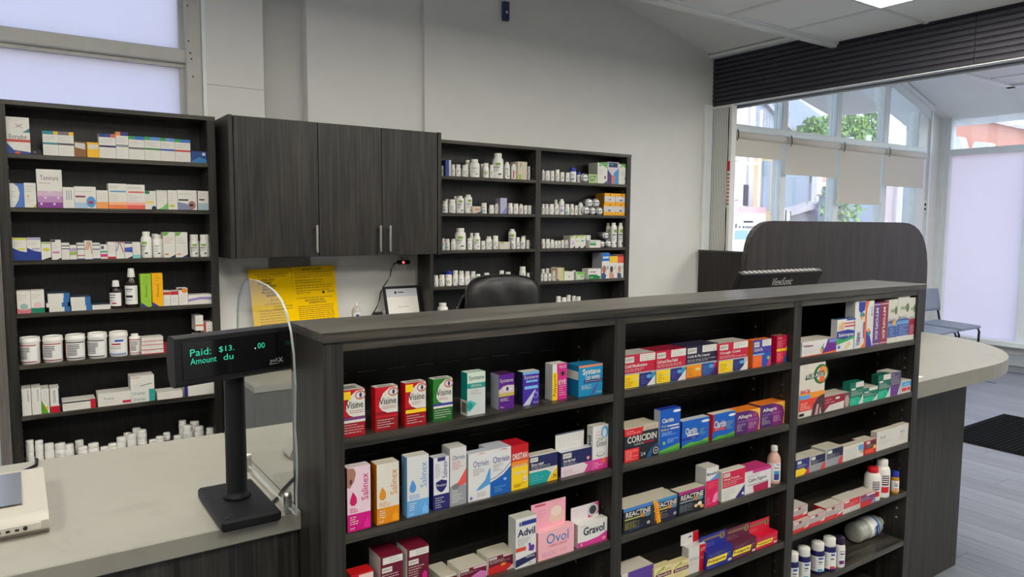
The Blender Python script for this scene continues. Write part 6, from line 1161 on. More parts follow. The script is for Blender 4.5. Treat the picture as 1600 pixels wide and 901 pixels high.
bottle(3.0194,4.025,1.545,.0126,.0707,'pill','green','white small pill bottle, first from left, second shelf, right wall bay','bottle','pill_bottle','pill bottles on the right wall bay', turn=-.25)
bottle(3.0524,4.025,1.545,.0122,.0714,'pill','mark','white small pill bottle, second from left, second shelf, right wall bay','bottle','pill_bottle','pill bottles on the right wall bay', turn=-.05)
bottle(3.0929,4.025,1.545,.0181,.0722,'pill','plain','white small pill bottle, third from left, second shelf, right wall bay','bottle','pill_bottle','pill bottles on the right wall bay', turn=.15)
bottle(3.1786,4.085,1.545,.0143,.1061,'big','mark','white back row pill bottle, fourth from left, second shelf, right wall bay','bottle','pill_bottle','pill bottles on the right wall bay', turn=-.2)
bottle(3.1385,4.025,1.545,.0157,.0731,'pill','green','white small pill bottle, fifth from left, second shelf, right wall bay','bottle','pill_bottle','pill bottles on the right wall bay', turn=.0)
bottle(3.1828,4.025,1.545,.0185,.1088,'tall','blue','white tall pill bottle, sixth from left, second shelf, right wall bay','bottle','pill_bottle','pill bottles on the right wall bay', turn=.2)
bottle(3.2323,4.025,1.545,.017,.0751,'pill','teal','white small pill bottle, seventh from left, second shelf, right wall bay','bottle','pill_bottle','pill bottles on the right wall bay', turn=-.15)
bottle(3.2756,4.025,1.545,.0145,.076,'pill','yellow','white small pill bottle, eighth from left, second shelf, right wall bay','bottle','pill_bottle','pill bottles on the right wall bay', turn=.05)
bottle(3.314,4.025,1.545,.0126,.0677,'pill','mark','white small pill bottle, ninth from left, second shelf, right wall bay','bottle','pill_bottle','pill bottles on the right wall bay', turn=.25)
bottle(3.3551,4.025,1.545,.0176,.09,'tall','plain','white tall pill bottle, tenth from left, second shelf, right wall bay','bottle','pill_bottle','pill bottles on the right wall bay', turn=-.1)
disc_tin(3.3782,3.99,1.5767,.0312,.08,'round white tin lying on its side, eleventh from left, second shelf, right wall bay','round tins on the right wall bay')
disc_tin(3.4084,3.99,1.6312,.0303,.08,'round white tin lying on its side, twelfth from left, second shelf, right wall bay','round tins on the right wall bay')
disc_tin(3.4393,3.99,1.5744,.0289,.08,'round white tin lying on its side, thirteenth from left, second shelf, right wall bay','round tins on the right wall bay')
disc_tin(3.4732,3.99,1.6326,.0302,.08,'round white tin lying on its side, fourteenth from left, second shelf, right wall bay','round tins on the right wall bay')
disc_tin(3.5052,3.99,1.5748,.0293,.08,'round white tin lying on its side, fifteenth from left, second shelf, right wall bay','round tins on the right wall bay')
carton((3.5405,3.6483,3.985,4.085,1.545,.0812),'lower left yellow carton, sixteenth from left, second shelf, right wall bay','box',Q6,(150,106,20),Q6,[('p',[(0,.84),(1,.78),(1,.28),(0,.34)],Q47),('r',.4,.36,.62,.5,Q89),('r',.5,.88,.6,.98,Q2)])
carton((3.5464,3.6502,3.985,4.085,1.6265,.0785),'upper left yellow carton, seventeenth from left, second shelf, right wall bay','box',Q6,(150,106,20),Q6,[('p',[(0,.74),(1,.68),(1,.18),(0,.24)],Q47),('r',.4,.36,.62,.5,(150,150,150)),('r',.5,.8,.6,.92,Q2)])
carton((3.6494,3.7592,3.985,4.085,1.545,.0812),'lower right yellow carton, eighteenth from left, second shelf, right wall bay','box',Q6,Q6,Q6,[('p',[(0,.84),(1,.78),(1,.28),(0,.34)],Q47),('r',.4,.36,.62,.5,Q89),('r',.5,.88,.6,.98,Q2)])
carton((3.6536,3.7621,3.985,4.085,1.6265,.0785),'upper right yellow carton, nineteenth from left, second shelf, right wall bay','box',Q6,Q6,Q6,[('p',[(0,.74),(1,.68),(1,.18),(0,.24)],Q47),('r',.4,.3,.62,.44,Q89),('r',.5,.8,.6,.92,Q2)])
bottle(2.2364,4.025,1.312,.0097,.074,'pill','green','white small pill bottle, first from left, third shelf, middle wall bay','bottle','pill_bottle','pill bottles on the middle wall bay', turn=-.25)
bottle(2.2659,4.025,1.312,.0153,.0698,'pill','teal','white small pill bottle, second from left, third shelf, middle wall bay','bottle','pill_bottle','pill bottles on the middle wall bay', turn=-.05)
bottle(2.3088,4.025,1.312,.0154,.0695,'pill','plain','white small pill bottle, third from left, third shelf, middle wall bay','bottle','pill_bottle','pill bottles on the middle wall bay', turn=.15)
bottle(2.3612,4.025,1.312,.0356,.1378,'big','green','white round shouldered pill bottle, fourth from left, third shelf, middle wall bay','bottle','pill_bottle','pill bottles on the middle wall bay', turn=-.2)
bottle(2.4315,4.025,1.312,.017,.0729,'pill','plain','white small pill bottle, fifth from left, third shelf, middle wall bay','bottle','pill_bottle','pill bottles on the middle wall bay', turn=.0)
bottle(2.4812,4.085,1.312,.0142,.1057,'big','plain','white back row pill bottle, sixth from left, third shelf, middle wall bay','bottle','pill_bottle','pill bottles on the middle wall bay', turn=.2)
bottle(2.4846,4.025,1.312,.0238,.1066,'big','green','white round shouldered pill bottle, seventh from left, third shelf, middle wall bay','bottle','pill_bottle','pill bottles on the middle wall bay', turn=-.15)
bottle(2.5336,4.025,1.312,.0136,.0556,'stub','green','white squat pill bottle, eighth from left, third shelf, middle wall bay','bottle','pill_bottle','pill bottles on the middle wall bay', turn=.05)
bottle(2.5777,4.025,1.312,.0214,.0838,'big','mark','white round shouldered pill bottle, ninth from left, third shelf, middle wall bay','bottle','pill_bottle','pill bottles on the middle wall bay', turn=.25)
bottle(2.6304,4.025,1.312,.0195,.0886,'pill','mark','white small pill bottle, tenth from left, third shelf, middle wall bay','bottle','pill_bottle','pill bottles on the middle wall bay', turn=-.1)
carton((2.6394,2.7188,3.985,4.055,1.312,.0478),'low cream carton with lime tab, eleventh from left, third shelf, middle wall bay','box',Q21,Q21,Q21,[('r',.1,.76,.4,.96,(150,180,80)),('l',.2,.4,.7,.6,2,Q1)])
bottle(2.8052,4.085,1.312,.026,.1313,'tall','green','white back row pill bottle, twelfth from left, third shelf, middle wall bay','bottle','pill_bottle','pill bottles on the middle wall bay', turn=-.25)
bottle(2.7721,4.025,1.312,.0167,.0623,'square','plain','white straight pill bottle, thirteenth from left, third shelf, middle wall bay','bottle','pill_bottle','pill bottles on the middle wall bay', turn=-.05)
bottle(2.8113,4.025,1.312,.0122,.0772,'pill','blue','white small pill bottle, fourteenth from left, third shelf, middle wall bay','bottle','pill_bottle','pill bottles on the middle wall bay', turn=.15)
bottle(2.8516,4.025,1.312,.0173,.0713,'pill','green','white small pill bottle, fifteenth from left, third shelf, middle wall bay','bottle','pill_bottle','pill bottles on the middle wall bay', turn=-.2)
bottle(2.8999,4.085,1.312,.0171,.0848,'pill','mark','white back row pill bottle, sixteenth from left, third shelf, middle wall bay','bottle','pill_bottle','pill bottles on the middle wall bay', turn=.0)
bottle(2.8937,4.025,1.312,.0116,.058,'pill','plain','white small pill bottle, seventeenth from left, third shelf, middle wall bay','bottle','pill_bottle','pill bottles on the middle wall bay', turn=.2)
bottle(2.9448,4.085,1.312,.0161,.0846,'pill','mark','white back row pill bottle, eighteenth from left, third shelf, middle wall bay','bottle','pill_bottle','pill bottles on the middle wall bay', turn=-.15)
bottle(2.9348,4.025,1.312,.0187,.0831,'pill','mark','white small pill bottle, nineteenth from left, third shelf, middle wall bay','bottle','pill_bottle','pill bottles on the middle wall bay', turn=.05)
bottle(3.0238,4.025,1.312,.0136,.0643,'pill','stripe','white small pill bottle, first from left, third shelf, right wall bay','bottle','pill_bottle','pill bottles on the right wall bay', turn=-.25)
bottle(3.0631,4.025,1.312,.0156,.064,'pill','mark','white small pill bottle, second from left, third shelf, right wall bay','bottle','pill_bottle','pill bottles on the right wall bay', turn=-.05)
bottle(3.1023,4.025,1.312,.0137,.0597,'pill','plain','white small pill bottle, third from left, third shelf, right wall bay','bottle','pill_bottle','pill bottles on the right wall bay', turn=.15)
bottle(3.136,4.025,1.312,.0116,.0518,'stub','mark','white squat pill bottle, fourth from left, third shelf, right wall bay','bottle','pill_bottle','pill bottles on the right wall bay', turn=-.2)
bottle(3.1656,4.025,1.312,.0107,.0515,'stub','green','white squat pill bottle, fifth from left, third shelf, right wall bay','bottle','pill_bottle','pill bottles on the right wall bay', turn=.0)
bottle(3.1957,4.025,1.312,.0115,.0554,'pill','plain','white small pill bottle, sixth from left, third shelf, right wall bay','bottle','pill_bottle','pill bottles on the right wall bay', turn=.2)
bottle(3.2303,4.025,1.312,.0143,.0552,'pill','blue','white small pill bottle, seventh from left, third shelf, right wall bay','bottle','pill_bottle','pill bottles on the right wall bay', turn=-.15)
carton((3.2336,3.2768,3.985,4.065,1.312,.0857),'white carton with lilac disc, eighth from left, third shelf, right wall bay','box',Q0,(170,168,156),Q0,[('p',[(0,1),(1,1),(0,.72)],(170,196,110)),('o',.5,.42,.36,.22,(206,186,214)),('p',[(.5,0),(1,0),(1,.2)],Q2)])
carton((3.2784,3.3247,3.985,4.065,1.312,.0855),'white carton with yellow bar, ninth from left, third shelf, right wall bay','box',Q0,Q0,Q0,[('p',[(0,1),(1,1),(0,.72)],(170,196,110)),('r',.15,.52,.75,.6,(200,180,60)),('p',[(.5,0),(1,0),(1,.2)],Q2)])
carton((3.3262,3.373,3.985,4.065,1.312,.089),'white carton with blue bar, tenth from left, third shelf, right wall bay','box',Q0,Q0,Q0,[('p',[(0,1),(1,1),(0,.72)],(190,196,90)),('r',.1,.5,.75,.62,(90,160,200)),('p',[(.5,0),(1,0),(1,.2)],Q2)])
carton((3.4187,3.4588,4.03,4.11,1.312,.0884),'plain white carton end, eleventh from left, third shelf, right wall bay','box',Q90,Q90,Q90,[])
carton((3.4085,3.5103,3.98,4.04,1.312,.0533),'low white carton with green panel, twelfth from left, third shelf, right wall bay','box',Q0,Q0,Q0,[('r',.05,.3,.58,.86,(60,150,90)),('r',.1,.62,.55,.8,(190,206,200))])
disc_tin(3.5366,3.99,1.3354,.0229,.08,'round white tin lying on its side, thirteenth from left, third shelf, right wall bay','round tins on the right wall bay')
disc_tin(3.5697,3.99,1.3994,.0253,.08,'round white tin lying on its side, fourteenth from left, third shelf, right wall bay','round tins on the right wall bay')
bottle(3.6759,4.085,1.312,.0163,.1775,'tall','green','white back row pill bottle, fifteenth from left, third shelf, right wall bay','bottle','pill_bottle','pill bottles on the right wall bay', turn=-.2)
disc_tin(3.5979,3.99,1.3374,.0249,.08,'round white tin lying on its side, sixteenth from left, third shelf, right wall bay','round tins on the right wall bay')
bottle(3.6752,4.025,1.312,.0248,.1794,'tall','green','white tall pill bottle, seventeenth from left, third shelf, right wall bay','bottle','pill_bottle','pill bottles on the right wall bay', turn=.2)
bottle(3.7473,4.025,1.312,.0233,.1799,'tall','green','white tall pill bottle, eighteenth from left, third shelf, right wall bay','bottle','pill_bottle','pill bottles on the right wall bay', turn=-.15)
bottle(2.1833,4.025,1.085,.0153,.0683,'pill','plain','white small pill bottle, first from left, fourth shelf, middle wall bay','bottle','pill_bottle','pill bottles on the middle wall bay', turn=-.25)
bottle(2.2256,4.025,1.085,.0185,.0705,'pill','plain','white small pill bottle, second from left, fourth shelf, middle wall bay','bottle','pill_bottle','pill bottles on the middle wall bay', turn=-.05)
bottle(2.3038,4.085,1.085,.0269,.0869,'square','plain','blue capped back bottle, third from left, fourth shelf, middle wall bay','bottle','pill_bottle','pill bottles on the middle wall bay', cm=pmat('blue_cap', lin(Q45),.35, var=.02), turn=.15)
bottle(2.2751,4.025,1.085,.0208,.0697,'pill','yellow','white small pill bottle, fourth from left, fourth shelf, middle wall bay','bottle','pill_bottle','pill bottles on the middle wall bay', turn=-.2)
bottle(2.3231,4.025,1.085,.0169,.0759,'pill','mark','white small pill bottle, fifth from left, fourth shelf, middle wall bay','bottle','pill_bottle','pill bottles on the middle wall bay', turn=.0)
bottle(2.3593,4.085,1.085,.0176,.0899,'pill','plain','white back row pill bottle, sixth from left, fourth shelf, middle wall bay','bottle','pill_bottle','pill bottles on the middle wall bay', turn=.2)
bottle(2.4037,4.085,1.085,.0177,.0862,'pill','blue','white back row pill bottle, seventh from left, fourth shelf, middle wall bay','bottle','pill_bottle','pill bottles on the middle wall bay', turn=-.15)
bottle(2.369,4.025,1.085,.0184,.0767,'pill','plain','white small pill bottle, eighth from left, fourth shelf, middle wall bay','bottle','pill_bottle','pill bottles on the middle wall bay', turn=.05)
bottle(2.4137,4.025,1.085,.0176,.0706,'pill','mark','white small pill bottle, ninth from left, fourth shelf, middle wall bay','bottle','pill_bottle','pill bottles on the middle wall bay', turn=.25)
bottle(2.4502,4.085,1.085,.0165,.0819,'pill','plain','white back row pill bottle, tenth from left, fourth shelf, middle wall bay','bottle','pill_bottle','pill bottles on the middle wall bay', turn=-.1)
bottle(2.4934,4.085,1.085,.0166,.0805,'pill','mark','white back row pill bottle, eleventh from left, fourth shelf, middle wall bay','bottle','pill_bottle','pill bottles on the middle wall bay', turn=.1)
bottle(2.4959,4.025,1.085,.016,.0655,'pill','green','white small pill bottle, twelfth from left, fourth shelf, middle wall bay','bottle','pill_bottle','pill bottles on the middle wall bay', turn=-.25)
bottle(2.5619,4.025,1.085,.0191,.0714,'pill','plain','white small pill bottle, thirteenth from left, fourth shelf, middle wall bay','bottle','pill_bottle','pill bottles on the middle wall bay', turn=-.05)
bottle(2.6809,4.025,1.085,.0175,.0829,'pill','blue','white small pill bottle, fourteenth from left, fourth shelf, middle wall bay','bottle','pill_bottle','pill bottles on the middle wall bay', turn=.15)
bottle(2.7318,4.025,1.085,.0188,.0721,'pill','green','white small pill bottle, fifteenth from left, fourth shelf, middle wall bay','bottle','pill_bottle','pill bottles on the middle wall bay', turn=-.2)
bottle(2.8518,4.025,1.085,.0223,.1051,'pill','mark','white small pill bottle, sixteenth from left, fourth shelf, middle wall bay','bottle','pill_bottle','pill bottles on the middle wall bay', turn=.0)
bottle(2.9002,4.025,1.085,.0108,.0603,'pill','plain','white small pill bottle, seventeenth from left, fourth shelf, middle wall bay','bottle','pill_bottle','pill bottles on the middle wall bay', turn=.2)
bottle(2.9347,4.025,1.085,.0139,.0557,'pill','mark','white small pill bottle, eighteenth from left, fourth shelf, middle wall bay','bottle','pill_bottle','pill bottles on the middle wall bay', turn=-.15)
bottle(3.0139,4.025,1.085,.0087,.0495,'pill','green','white small pill bottle, first from left, fourth shelf, right wall bay','bottle','pill_bottle','pill bottles on the right wall bay', turn=-.25)
bottle(3.0683,4.085,1.085,.0153,.079,'pill','mark','white back row pill bottle, second from left, fourth shelf, right wall bay','bottle','pill_bottle','pill bottles on the right wall bay', turn=-.05)
bottle(3.0451,4.025,1.085,.0139,.0518,'pill','plain','white small pill bottle, third from left, fourth shelf, right wall bay','bottle','pill_bottle','pill bottles on the right wall bay', turn=.15)
bottle(3.1094,4.085,1.085,.0157,.0812,'pill','mark','white back row pill bottle, fourth from left, fourth shelf, right wall bay','bottle','pill_bottle','pill bottles on the right wall bay', turn=-.2)
bottle(3.0824,4.025,1.085,.0129,.0506,'pill','green','white small pill bottle, fifth from left, fourth shelf, right wall bay','bottle','pill_bottle','pill bottles on the right wall bay', turn=.0)
bottle(3.123,4.025,1.085,.016,.0671,'pill','plain','white small pill bottle, sixth from left, fourth shelf, right wall bay','bottle','pill_bottle','pill bottles on the right wall bay', turn=.2)
bottle(3.1713,4.085,1.085,.0171,.0897,'pill','blue','white back row pill bottle, seventh from left, fourth shelf, right wall bay','bottle','pill_bottle','pill bottles on the right wall bay', turn=-.15)
carton((3.1219,3.1821,3.985,4.065,1.085,.0896),'cream carton with lime edge, eighth from left, fourth shelf, right wall bay','box',Q91,Q91,Q91,[('r',.8,.1,1,1,(150,196,80)),('p',[(0,.2),(.3,0),(0,0)],(60,60,100))])
carton((3.1847,3.2689,3.985,4.055,1.085,.061),'low white carton, ninth from left, fourth shelf, right wall bay','box',Q0,Q0,Q0,[('l',.1,.45,.9,.85,4,Q1),('r',.4,.35,.6,.45,(90,110,180))])
bottle(3.3514,4.085,1.085,.0148,.06,'pill','plain','white back row pill bottle, tenth from left, fourth shelf, right wall bay','bottle','pill_bottle','pill bottles on the right wall bay', turn=-.1)
carton((3.2923,3.3638,3.985,4.055,1.085,.0543),'low green and white carton, eleventh from left, fourth shelf, right wall bay','box',Q92,Q92,Q92,[('r',.1,.7,1,1,(110,190,70)),('r',.6,.3,.9,.6,(110,190,90))])
bottle(3.4131,4.025,1.085,.0127,.0747,'tall','green','greyish clear vial, twelfth from left, fourth shelf, right wall bay','bottle','pill_bottle','pill bottles on the right wall bay', bm=pmat('grey_plastic',(.3,.31,.33),.4), turn=-.25)
carton((3.4041,3.5238,3.985,4.055,1.085,.0741),'white carton with dark green arc, thirteenth from left, fourth shelf, right wall bay','box',Q0,Q0,Q0,[('p',[(.02,0),(.9,.0),(.98,.22),(.6,.44),(.04,.46)],(20,130,64)),('t','Life',.1,.1,.4,.26,Q0),('r',.1,.66,.6,.74,(120,60,70))])
carton((3.5328,3.6056,3.985,4.095,1.085,.1872),'tall white carton with blue head, fourteenth from left, fourth shelf, right wall bay','box',Q0,(150,156,160),Q0,[('r',0,.68,1,1,(36,110,196)),('r',.1,.78,.9,.86,(190,214,236)),('o',.3,.36,.26,.15,(170,110,90)),('p',[(0,0),(.5,0),(.6,.12),(.3,.24),(0,.2)],(60,80,130)),('o',.75,.42,.12,.07,(120,160,206))])
carton((3.6077,3.6836,3.985,4.095,1.085,.1725),'tall white carton with yellow head, fifteenth from left, fourth shelf, right wall bay','box',Q0,Q0,Q0,[('r',0,.66,1,.94,(240,196,50)),('r',0,.94,1,1,(60,50,50)),('o',.25,.38,.2,.14,(90,60,50)),('p',[(0,0),(.6,0),(.5,.22),(0,.26)],(206,150,130)),('o',.7,.44,.12,.08,Q83)])
carton((3.6854,3.754,3.985,4.095,1.085,.1721),'tall white carton with coral head, sixteenth from left, fourth shelf, right wall bay','box',Q0,Q0,Q0,[('r',0,.64,1,.92,(232,96,76)),('r',0,.92,1,1,(140,40,50)),('o',.3,.38,.22,.16,(190,140,120)),('p',[(0,0),(.6,0),(.5,.2),(0,.22)],(70,80,120)),('o',.75,.46,.14,.09,(190,200,210))])
bottle(2.2318,4.025,.855,.0342,.1211,'big','none','white round shouldered pill bottle, first from left, fifth shelf, middle wall bay','bottle','pill_bottle','pill bottles on the middle wall bay', turn=-.25)
bottle(2.3511,4.025,.855,.0164,.0887,'pill','plain','white small pill bottle, second from left, fifth shelf, middle wall bay','bottle','pill_bottle','pill bottles on the middle wall bay', turn=-.05)
bottle(3.1652,4.025,.855,.019,.115,'pill','none','white small pill bottle, first from left, fifth shelf, right wall bay','bottle','pill_bottle','pill bottles on the right wall bay', turn=-.25)
bottle(3.2158,4.025,.855,.0193,.1047,'pill','none','white small pill bottle, second from left, fifth shelf, right wall bay','bottle','pill_bottle','pill bottles on the right wall bay', turn=-.05)
bottle(3.3039,4.085,.855,.0174,.1124,'pill','none','white back row pill bottle, third from left, fifth shelf, right wall bay','bottle','pill_bottle','pill bottles on the right wall bay', turn=.15)
bottle(3.3532,4.085,.855,.0179,.1038,'pill','none','white back row pill bottle, fourth from left, fifth shelf, right wall bay','bottle','pill_bottle','pill bottles on the right wall bay', turn=-.2)
bottle(3.3478,4.025,.855,.0177,.1044,'pill','none','white small pill bottle, fifth from left, fifth shelf, right wall bay','bottle','pill_bottle','pill bottles on the right wall bay', turn=.0)
carton((-.0067,.0826,3.985,4.085,1.8745,.0665),'white carton with line drawing lying on top, first from left, top shelf, left wall shelving','box',Q0,Q0,Q0,[('l',.1,.74,.85,.92,2,Q93),('p',[(.4,.3),(.45,.3),(.72,.55),(.67,.55)],(110,110,116)),('p',[(.4,.55),(.45,.55),(.72,.3),(.67,.3)],(110,110,116)),('p',[(.7,0),(1,0),(1,.3)],(60,130,130))])
carton((-.0053,.0836,3.985,4.085,1.778,.0962),'white carton with red stripe and blue base, second from left, top shelf, left wall shelving','box',Q0,Q0,Q0,[('p',[(0,0),(1,0),(1,.1),(.3,.18),(0,.5)],(50,76,150)),('r',0,.55,1,.67,(196,80,60)),('t','Estradot',.12,.7,.86,.9,(60,60,80)),('o',.45,.06,.12,.06,(210,90,50))])
carton((.0902,.1239,3.985,4.045,1.778,.0227),'low black device, third from left, top shelf, left wall shelving','box',Q48,Q48,Q48,[('r',.1,.3,.4,.7,(90,90,96))])
carton((.1319,.191,3.985,4.055,1.778,.111),'white carton with teal head, fourth from left, top shelf, left wall shelving','box',Q0,Q0,Q0,[('r',0,.86,.36,1,(30,130,140)),('r',.36,.86,.7,1,(30,140,150)),('r',.7,.86,1,1,(226,180,60)),('r',0,.45,1,.53,(40,130,140)),('l',.08,.6,.8,.8,3,Q1),('l',.08,.06,.6,.36,3,Q11)])
carton((.1919,.2533,3.985,4.055,1.778,.1117),'white carton with grey and yellow head, fifth from left, top shelf, left wall shelving','box',Q0,Q0,Q0,[('r',0,.86,.36,1,(110,106,110)),('r',.36,.86,.7,1,(120,110,110)),('r',.7,.86,1,1,(236,190,50)),('r',0,.45,1,.53,(80,76,84)),('l',.08,.6,.8,.8,3,Q1),('l',.08,.06,.6,.36,3,Q11)])
carton((.2543,.3032,3.985,4.055,1.778,.0701),'brown carton with torn white label, sixth from left, top shelf, left wall shelving','box',Q94,Q94,Q94,[('p',[(.06,.62),(.9,.5),(.9,.9),(.06,.94)],(206,202,194))])
carton((.306,.3568,3.985,4.055,1.778,.0711),'golden yellow carton with white label, seventh from left, top shelf, left wall shelving','box',Q95,Q95,Q95,[('p',[(.1,.56),(.9,.54),(.9,.88),(.1,.86)],(214,210,190))])
carton((.356,.4263,3.985,4.055,1.778,.1152),'white carton with navy and red head, eighth from left, top shelf, left wall shelving','box',Q0,Q0,Q0,[('r',0,.86,.36,1,(40,60,120)),('r',.36,.86,.7,1,(50,70,150)),('r',.7,.86,1,1,(214,100,70)),('r',0,.45,1,.53,(44,50,100)),('l',.08,.6,.8,.8,3,Q1),('l',.08,.06,.6,.36,3,Q11)])
carton((.4278,.48,3.985,4.055,1.778,.1286),'white carton with orange and indigo head, ninth from left, top shelf, left wall shelving','box',Q0,Q0,Q0,[('r',0,.86,.36,1,(230,140,60)),('r',.36,.86,.7,1,(60,56,130)),('r',.7,.86,1,1,(60,56,130)),('r',0,.45,1,.53,(130,140,140)),('l',.08,.6,.8,.8,3,Q1),('l',.08,.06,.6,.36,3,Q11)])
carton((.4811,.5499,3.985,4.055,1.778,.1122),'white carton with green head, grey stripe, tenth from left, top shelf, left wall shelving','box',Q0,Q0,Q0,[('r',0,.86,.36,1,Q49),('r',.36,.86,.7,1,(50,110,190)),('r',.7,.86,1,1,(50,110,190)),('r',0,.45,1,.53,(110,106,110)),('l',.08,.6,.8,.8,3,Q1),('l',.08,.06,.6,.36,3,Q11)])
carton((.551,.6208,3.985,4.055,1.778,.1138),'white carton with green head, green stripe, eleventh from left, top shelf, left wall shelving','box',Q0,Q0,Q0,[('r',0,.86,.36,1,Q49),('r',.36,.86,.7,1,Q96),('r',.7,.86,1,1,Q96),('r',0,.45,1,.53,(60,140,80)),('l',.08,.6,.8,.8,3,Q1),('l',.08,.06,.6,.36,3,Q11)])
carton((.6218,.6872,3.985,4.055,1.778,.1132),'white carton with green head, blue stripe, twelfth from left, top shelf, left wall shelving','box',Q0,Q0,Q0,[('r',0,.86,.36,1,Q49),('r',.36,.86,.7,1,(110,150,214)),('r',.7,.86,1,1,Q96),('r',0,.45,1,.53,(60,90,180)),('l',.08,.6,.8,.8,3,Q1),('l',.08,.06,.6,.36,3,Q11)])
carton((.6884,.7591,3.985,4.055,1.778,.1117),'white carton with green head, red stripe, thirteenth from left, top shelf, left wall shelving','box',Q0,Q0,Q0,[('r',0,.86,.36,1,Q49),('r',.36,.86,.7,1,(60,110,190)),('r',.7,.86,1,1,(60,110,190)),('r',0,.45,1,.53,(206,70,60)),('l',.08,.6,.8,.8,3,Q1),('l',.08,.06,.6,.36,3,Q11)])
carton((.7633,.8366,3.985,4.055,1.778,.0572),'small blue seascape carton, fourteenth from left, top shelf, left wall shelving','box',Q97,Q97,Q97,[('p',[(0,.1),(.5,.5),(1,.3),(1,0),(0,0)],(60,130,190)),('r',.7,.65,.9,.9,(206,214,226))])
carton((-.0048,.0498,3.985,4.055,1.539,.1073),'white carton with blue crescent, first from left, second shelf, left wall shelving','box',Q0,Q0,Q0,[('p',[(1,1),(1,0),(.3,0),(.6,.3),(.7,.6),(.6,.85),(.3,1)],(80,120,190)),('l',.08,.4,.5,.7,3,(90,90,140))])
carton((.0509,.0957,3.985,4.055,1.539,.1111),'white carton with gold dot, second from left, second shelf, left wall shelving','box',Q0,Q0,Q0,[('l',.1,.6,.8,.9,3,(70,70,90)),('o',.3,.46,.1,.05,(220,180,40)),('l',.1,.2,.8,.4,3,(190,150,160)),('p',[(.7,0),(1,0),(1,.16)],(190,180,60))])
carton((.0999,.1988,3.985,4.055,1.539,.1754),'large white carton fading to purple flowers, third from left, second shelf, left wall shelving','box',Q0,Q0,Q0,[('r',0,0,1,.14,(140,70,150)),('r',0,.14,1,.3,(186,140,186)),('r',0,.3,1,.44,(206,180,200)),('t','Tamirara',.14,.72,.86,.84,(110,100,120)),('l',.1,.6,.9,.68,1,(150,110,90)),('o',.15,.1,.05,.03,Q24),('o',.32,.26,.05,.03,Q24),('o',.49,.42000000000000004,.05,.03,Q24),('o',.66,.1,.05,.03,Q24),('o',.8300000000000001,.26,.05,.03,Q24)])
carton((.1999,.2453,3.985,4.055,1.539,.0969),'small white carton with blue ladder, fourth from left, second shelf, left wall shelving','box',Q0,Q0,Q0,[('r',.3,.4,.36,.85,Q98),('r',.5,.4,.56,.85,Q98),('r',.7,.4,.76,.85,Q98)])
carton((.2465,.3341,3.985,4.055,1.539,.1018),'wide white carton with blue roundel, fifth from left, second shelf, left wall shelving','box',Q0,Q0,Q0,[('r',0,0,.6,.26,(170,196,220)),('l',.06,.7,.8,.84,1,(120,90,130)),('r',.04,.5,.5,.58,(140,50,90)),('o',.76,.3,.22,.26,(90,150,206)),('r',.64,.22,.86,.34,(180,50,70))])
carton((.3358,.3845,3.985,4.055,1.539,.0867),'narrow white carton with orange foot, sixth from left, second shelf, left wall shelving','box',Q0,Q0,Q0,[('r',0,0,1,.36,(240,160,90)),('l',.1,.5,.9,.88,3,(206,140,90))])
carton((.3869,.4644,3.985,4.055,1.539,.1207),'white carton with orange foot, blue lines, seventh from left, second shelf, left wall shelving','box',Q0,Q0,Q0,[('r',0,0,1,.16,(240,130,80)),('r',0,.16,1,.28,(240,180,140)),('l',.06,.8,.8,.92,2,Q93),('r',.08,.66,.95,.72,(110,160,200)),('l',.06,.3,.8,.6,4,Q1)])
carton((.4654,.5437,3.985,4.055,1.539,.1188),'white carton with coral foot, red lines, eighth from left, second shelf, left wall shelving','box',Q0,Q0,Q0,[('r',0,0,1,.16,(232,100,90)),('r',0,.16,1,.28,(240,170,160)),('l',.06,.8,.8,.92,2,Q93),('r',.08,.66,.95,.72,(214,100,90)),('l',.06,.3,.8,.6,4,Q1)])
carton((.5445,.5927,3.985,4.055,1.539,.0898),'white carton with green head dot, ninth from left, second shelf, left wall shelving','box',Q0,Q0,Q0,[('o',.2,.92,.25,.1,(40,130,90)),('r',.1,.32,.8,.44,(226,206,90)),('o',.8,.05,.22,.14,(40,46,80)),('l',.1,.5,.8,.8,3,Q1)])
carton((.5954,.6444,3.985,4.055,1.539,.0949),'white carton with green leaf foot, tenth from left, second shelf, left wall shelving','box',Q0,Q0,Q0,[('p',[(0,0),(1,0),(1,.36),(.5,.1)],(120,190,100)),('l',.1,.4,.8,.86,4,Q1),('r',0,.9,1,1,(200,214,190))])
carton((.647,.6909,3.985,4.055,1.539,.0964),'narrow white carton with lime code, eleventh from left, second shelf, left wall shelving','box',Q0,Q0,Q0,[('r',.1,.14,.7,.26,(190,200,60)),('l',.1,.4,.9,.9,4,(170,120,110))])
carton((.6922,.7817,3.985,4.055,1.539,.0985),'wide white carton with slate foot, twelfth from left, second shelf, left wall shelving','box',Q0,Q0,Q0,[('p',[(0,0),(.8,0),(.5,.3),(0,.4)],(130,140,170)),('r',.04,.46,.56,.54,(50,46,60)),('o',.74,.24,.2,.22,(160,120,110)),('r',.62,.18,.8,.3,Q2),('l',.06,.74,.8,.88,1,(110,110,120))])
carton((.7877,.8397,3.985,4.055,1.539,.0973),'white carton with grey blue foot, thirteenth from left, second shelf, left wall shelving','box',Q0,Q0,Q0,[('r',0,0,1,.36,(170,190,204)),('r',.1,.5,.6,.58,(80,76,80)),('l',.1,.7,.9,.9,2,(206,150,140))])
carton((-.0043,.0491,3.985,4.055,1.299,.1013),'white and blue carton with yellow band, first from left, third shelf, left wall shelving','box',Q0,Q0,Q0,[('p',[(0,0),(1,0),(1,.36),(.5,.42),(0,.56)],(36,60,140)),('r',0,.9,1,1,(206,206,90)),('r',.35,.46,.9,.54,(206,206,90)),('l',.1,.64,.8,.84,3,Q1)])
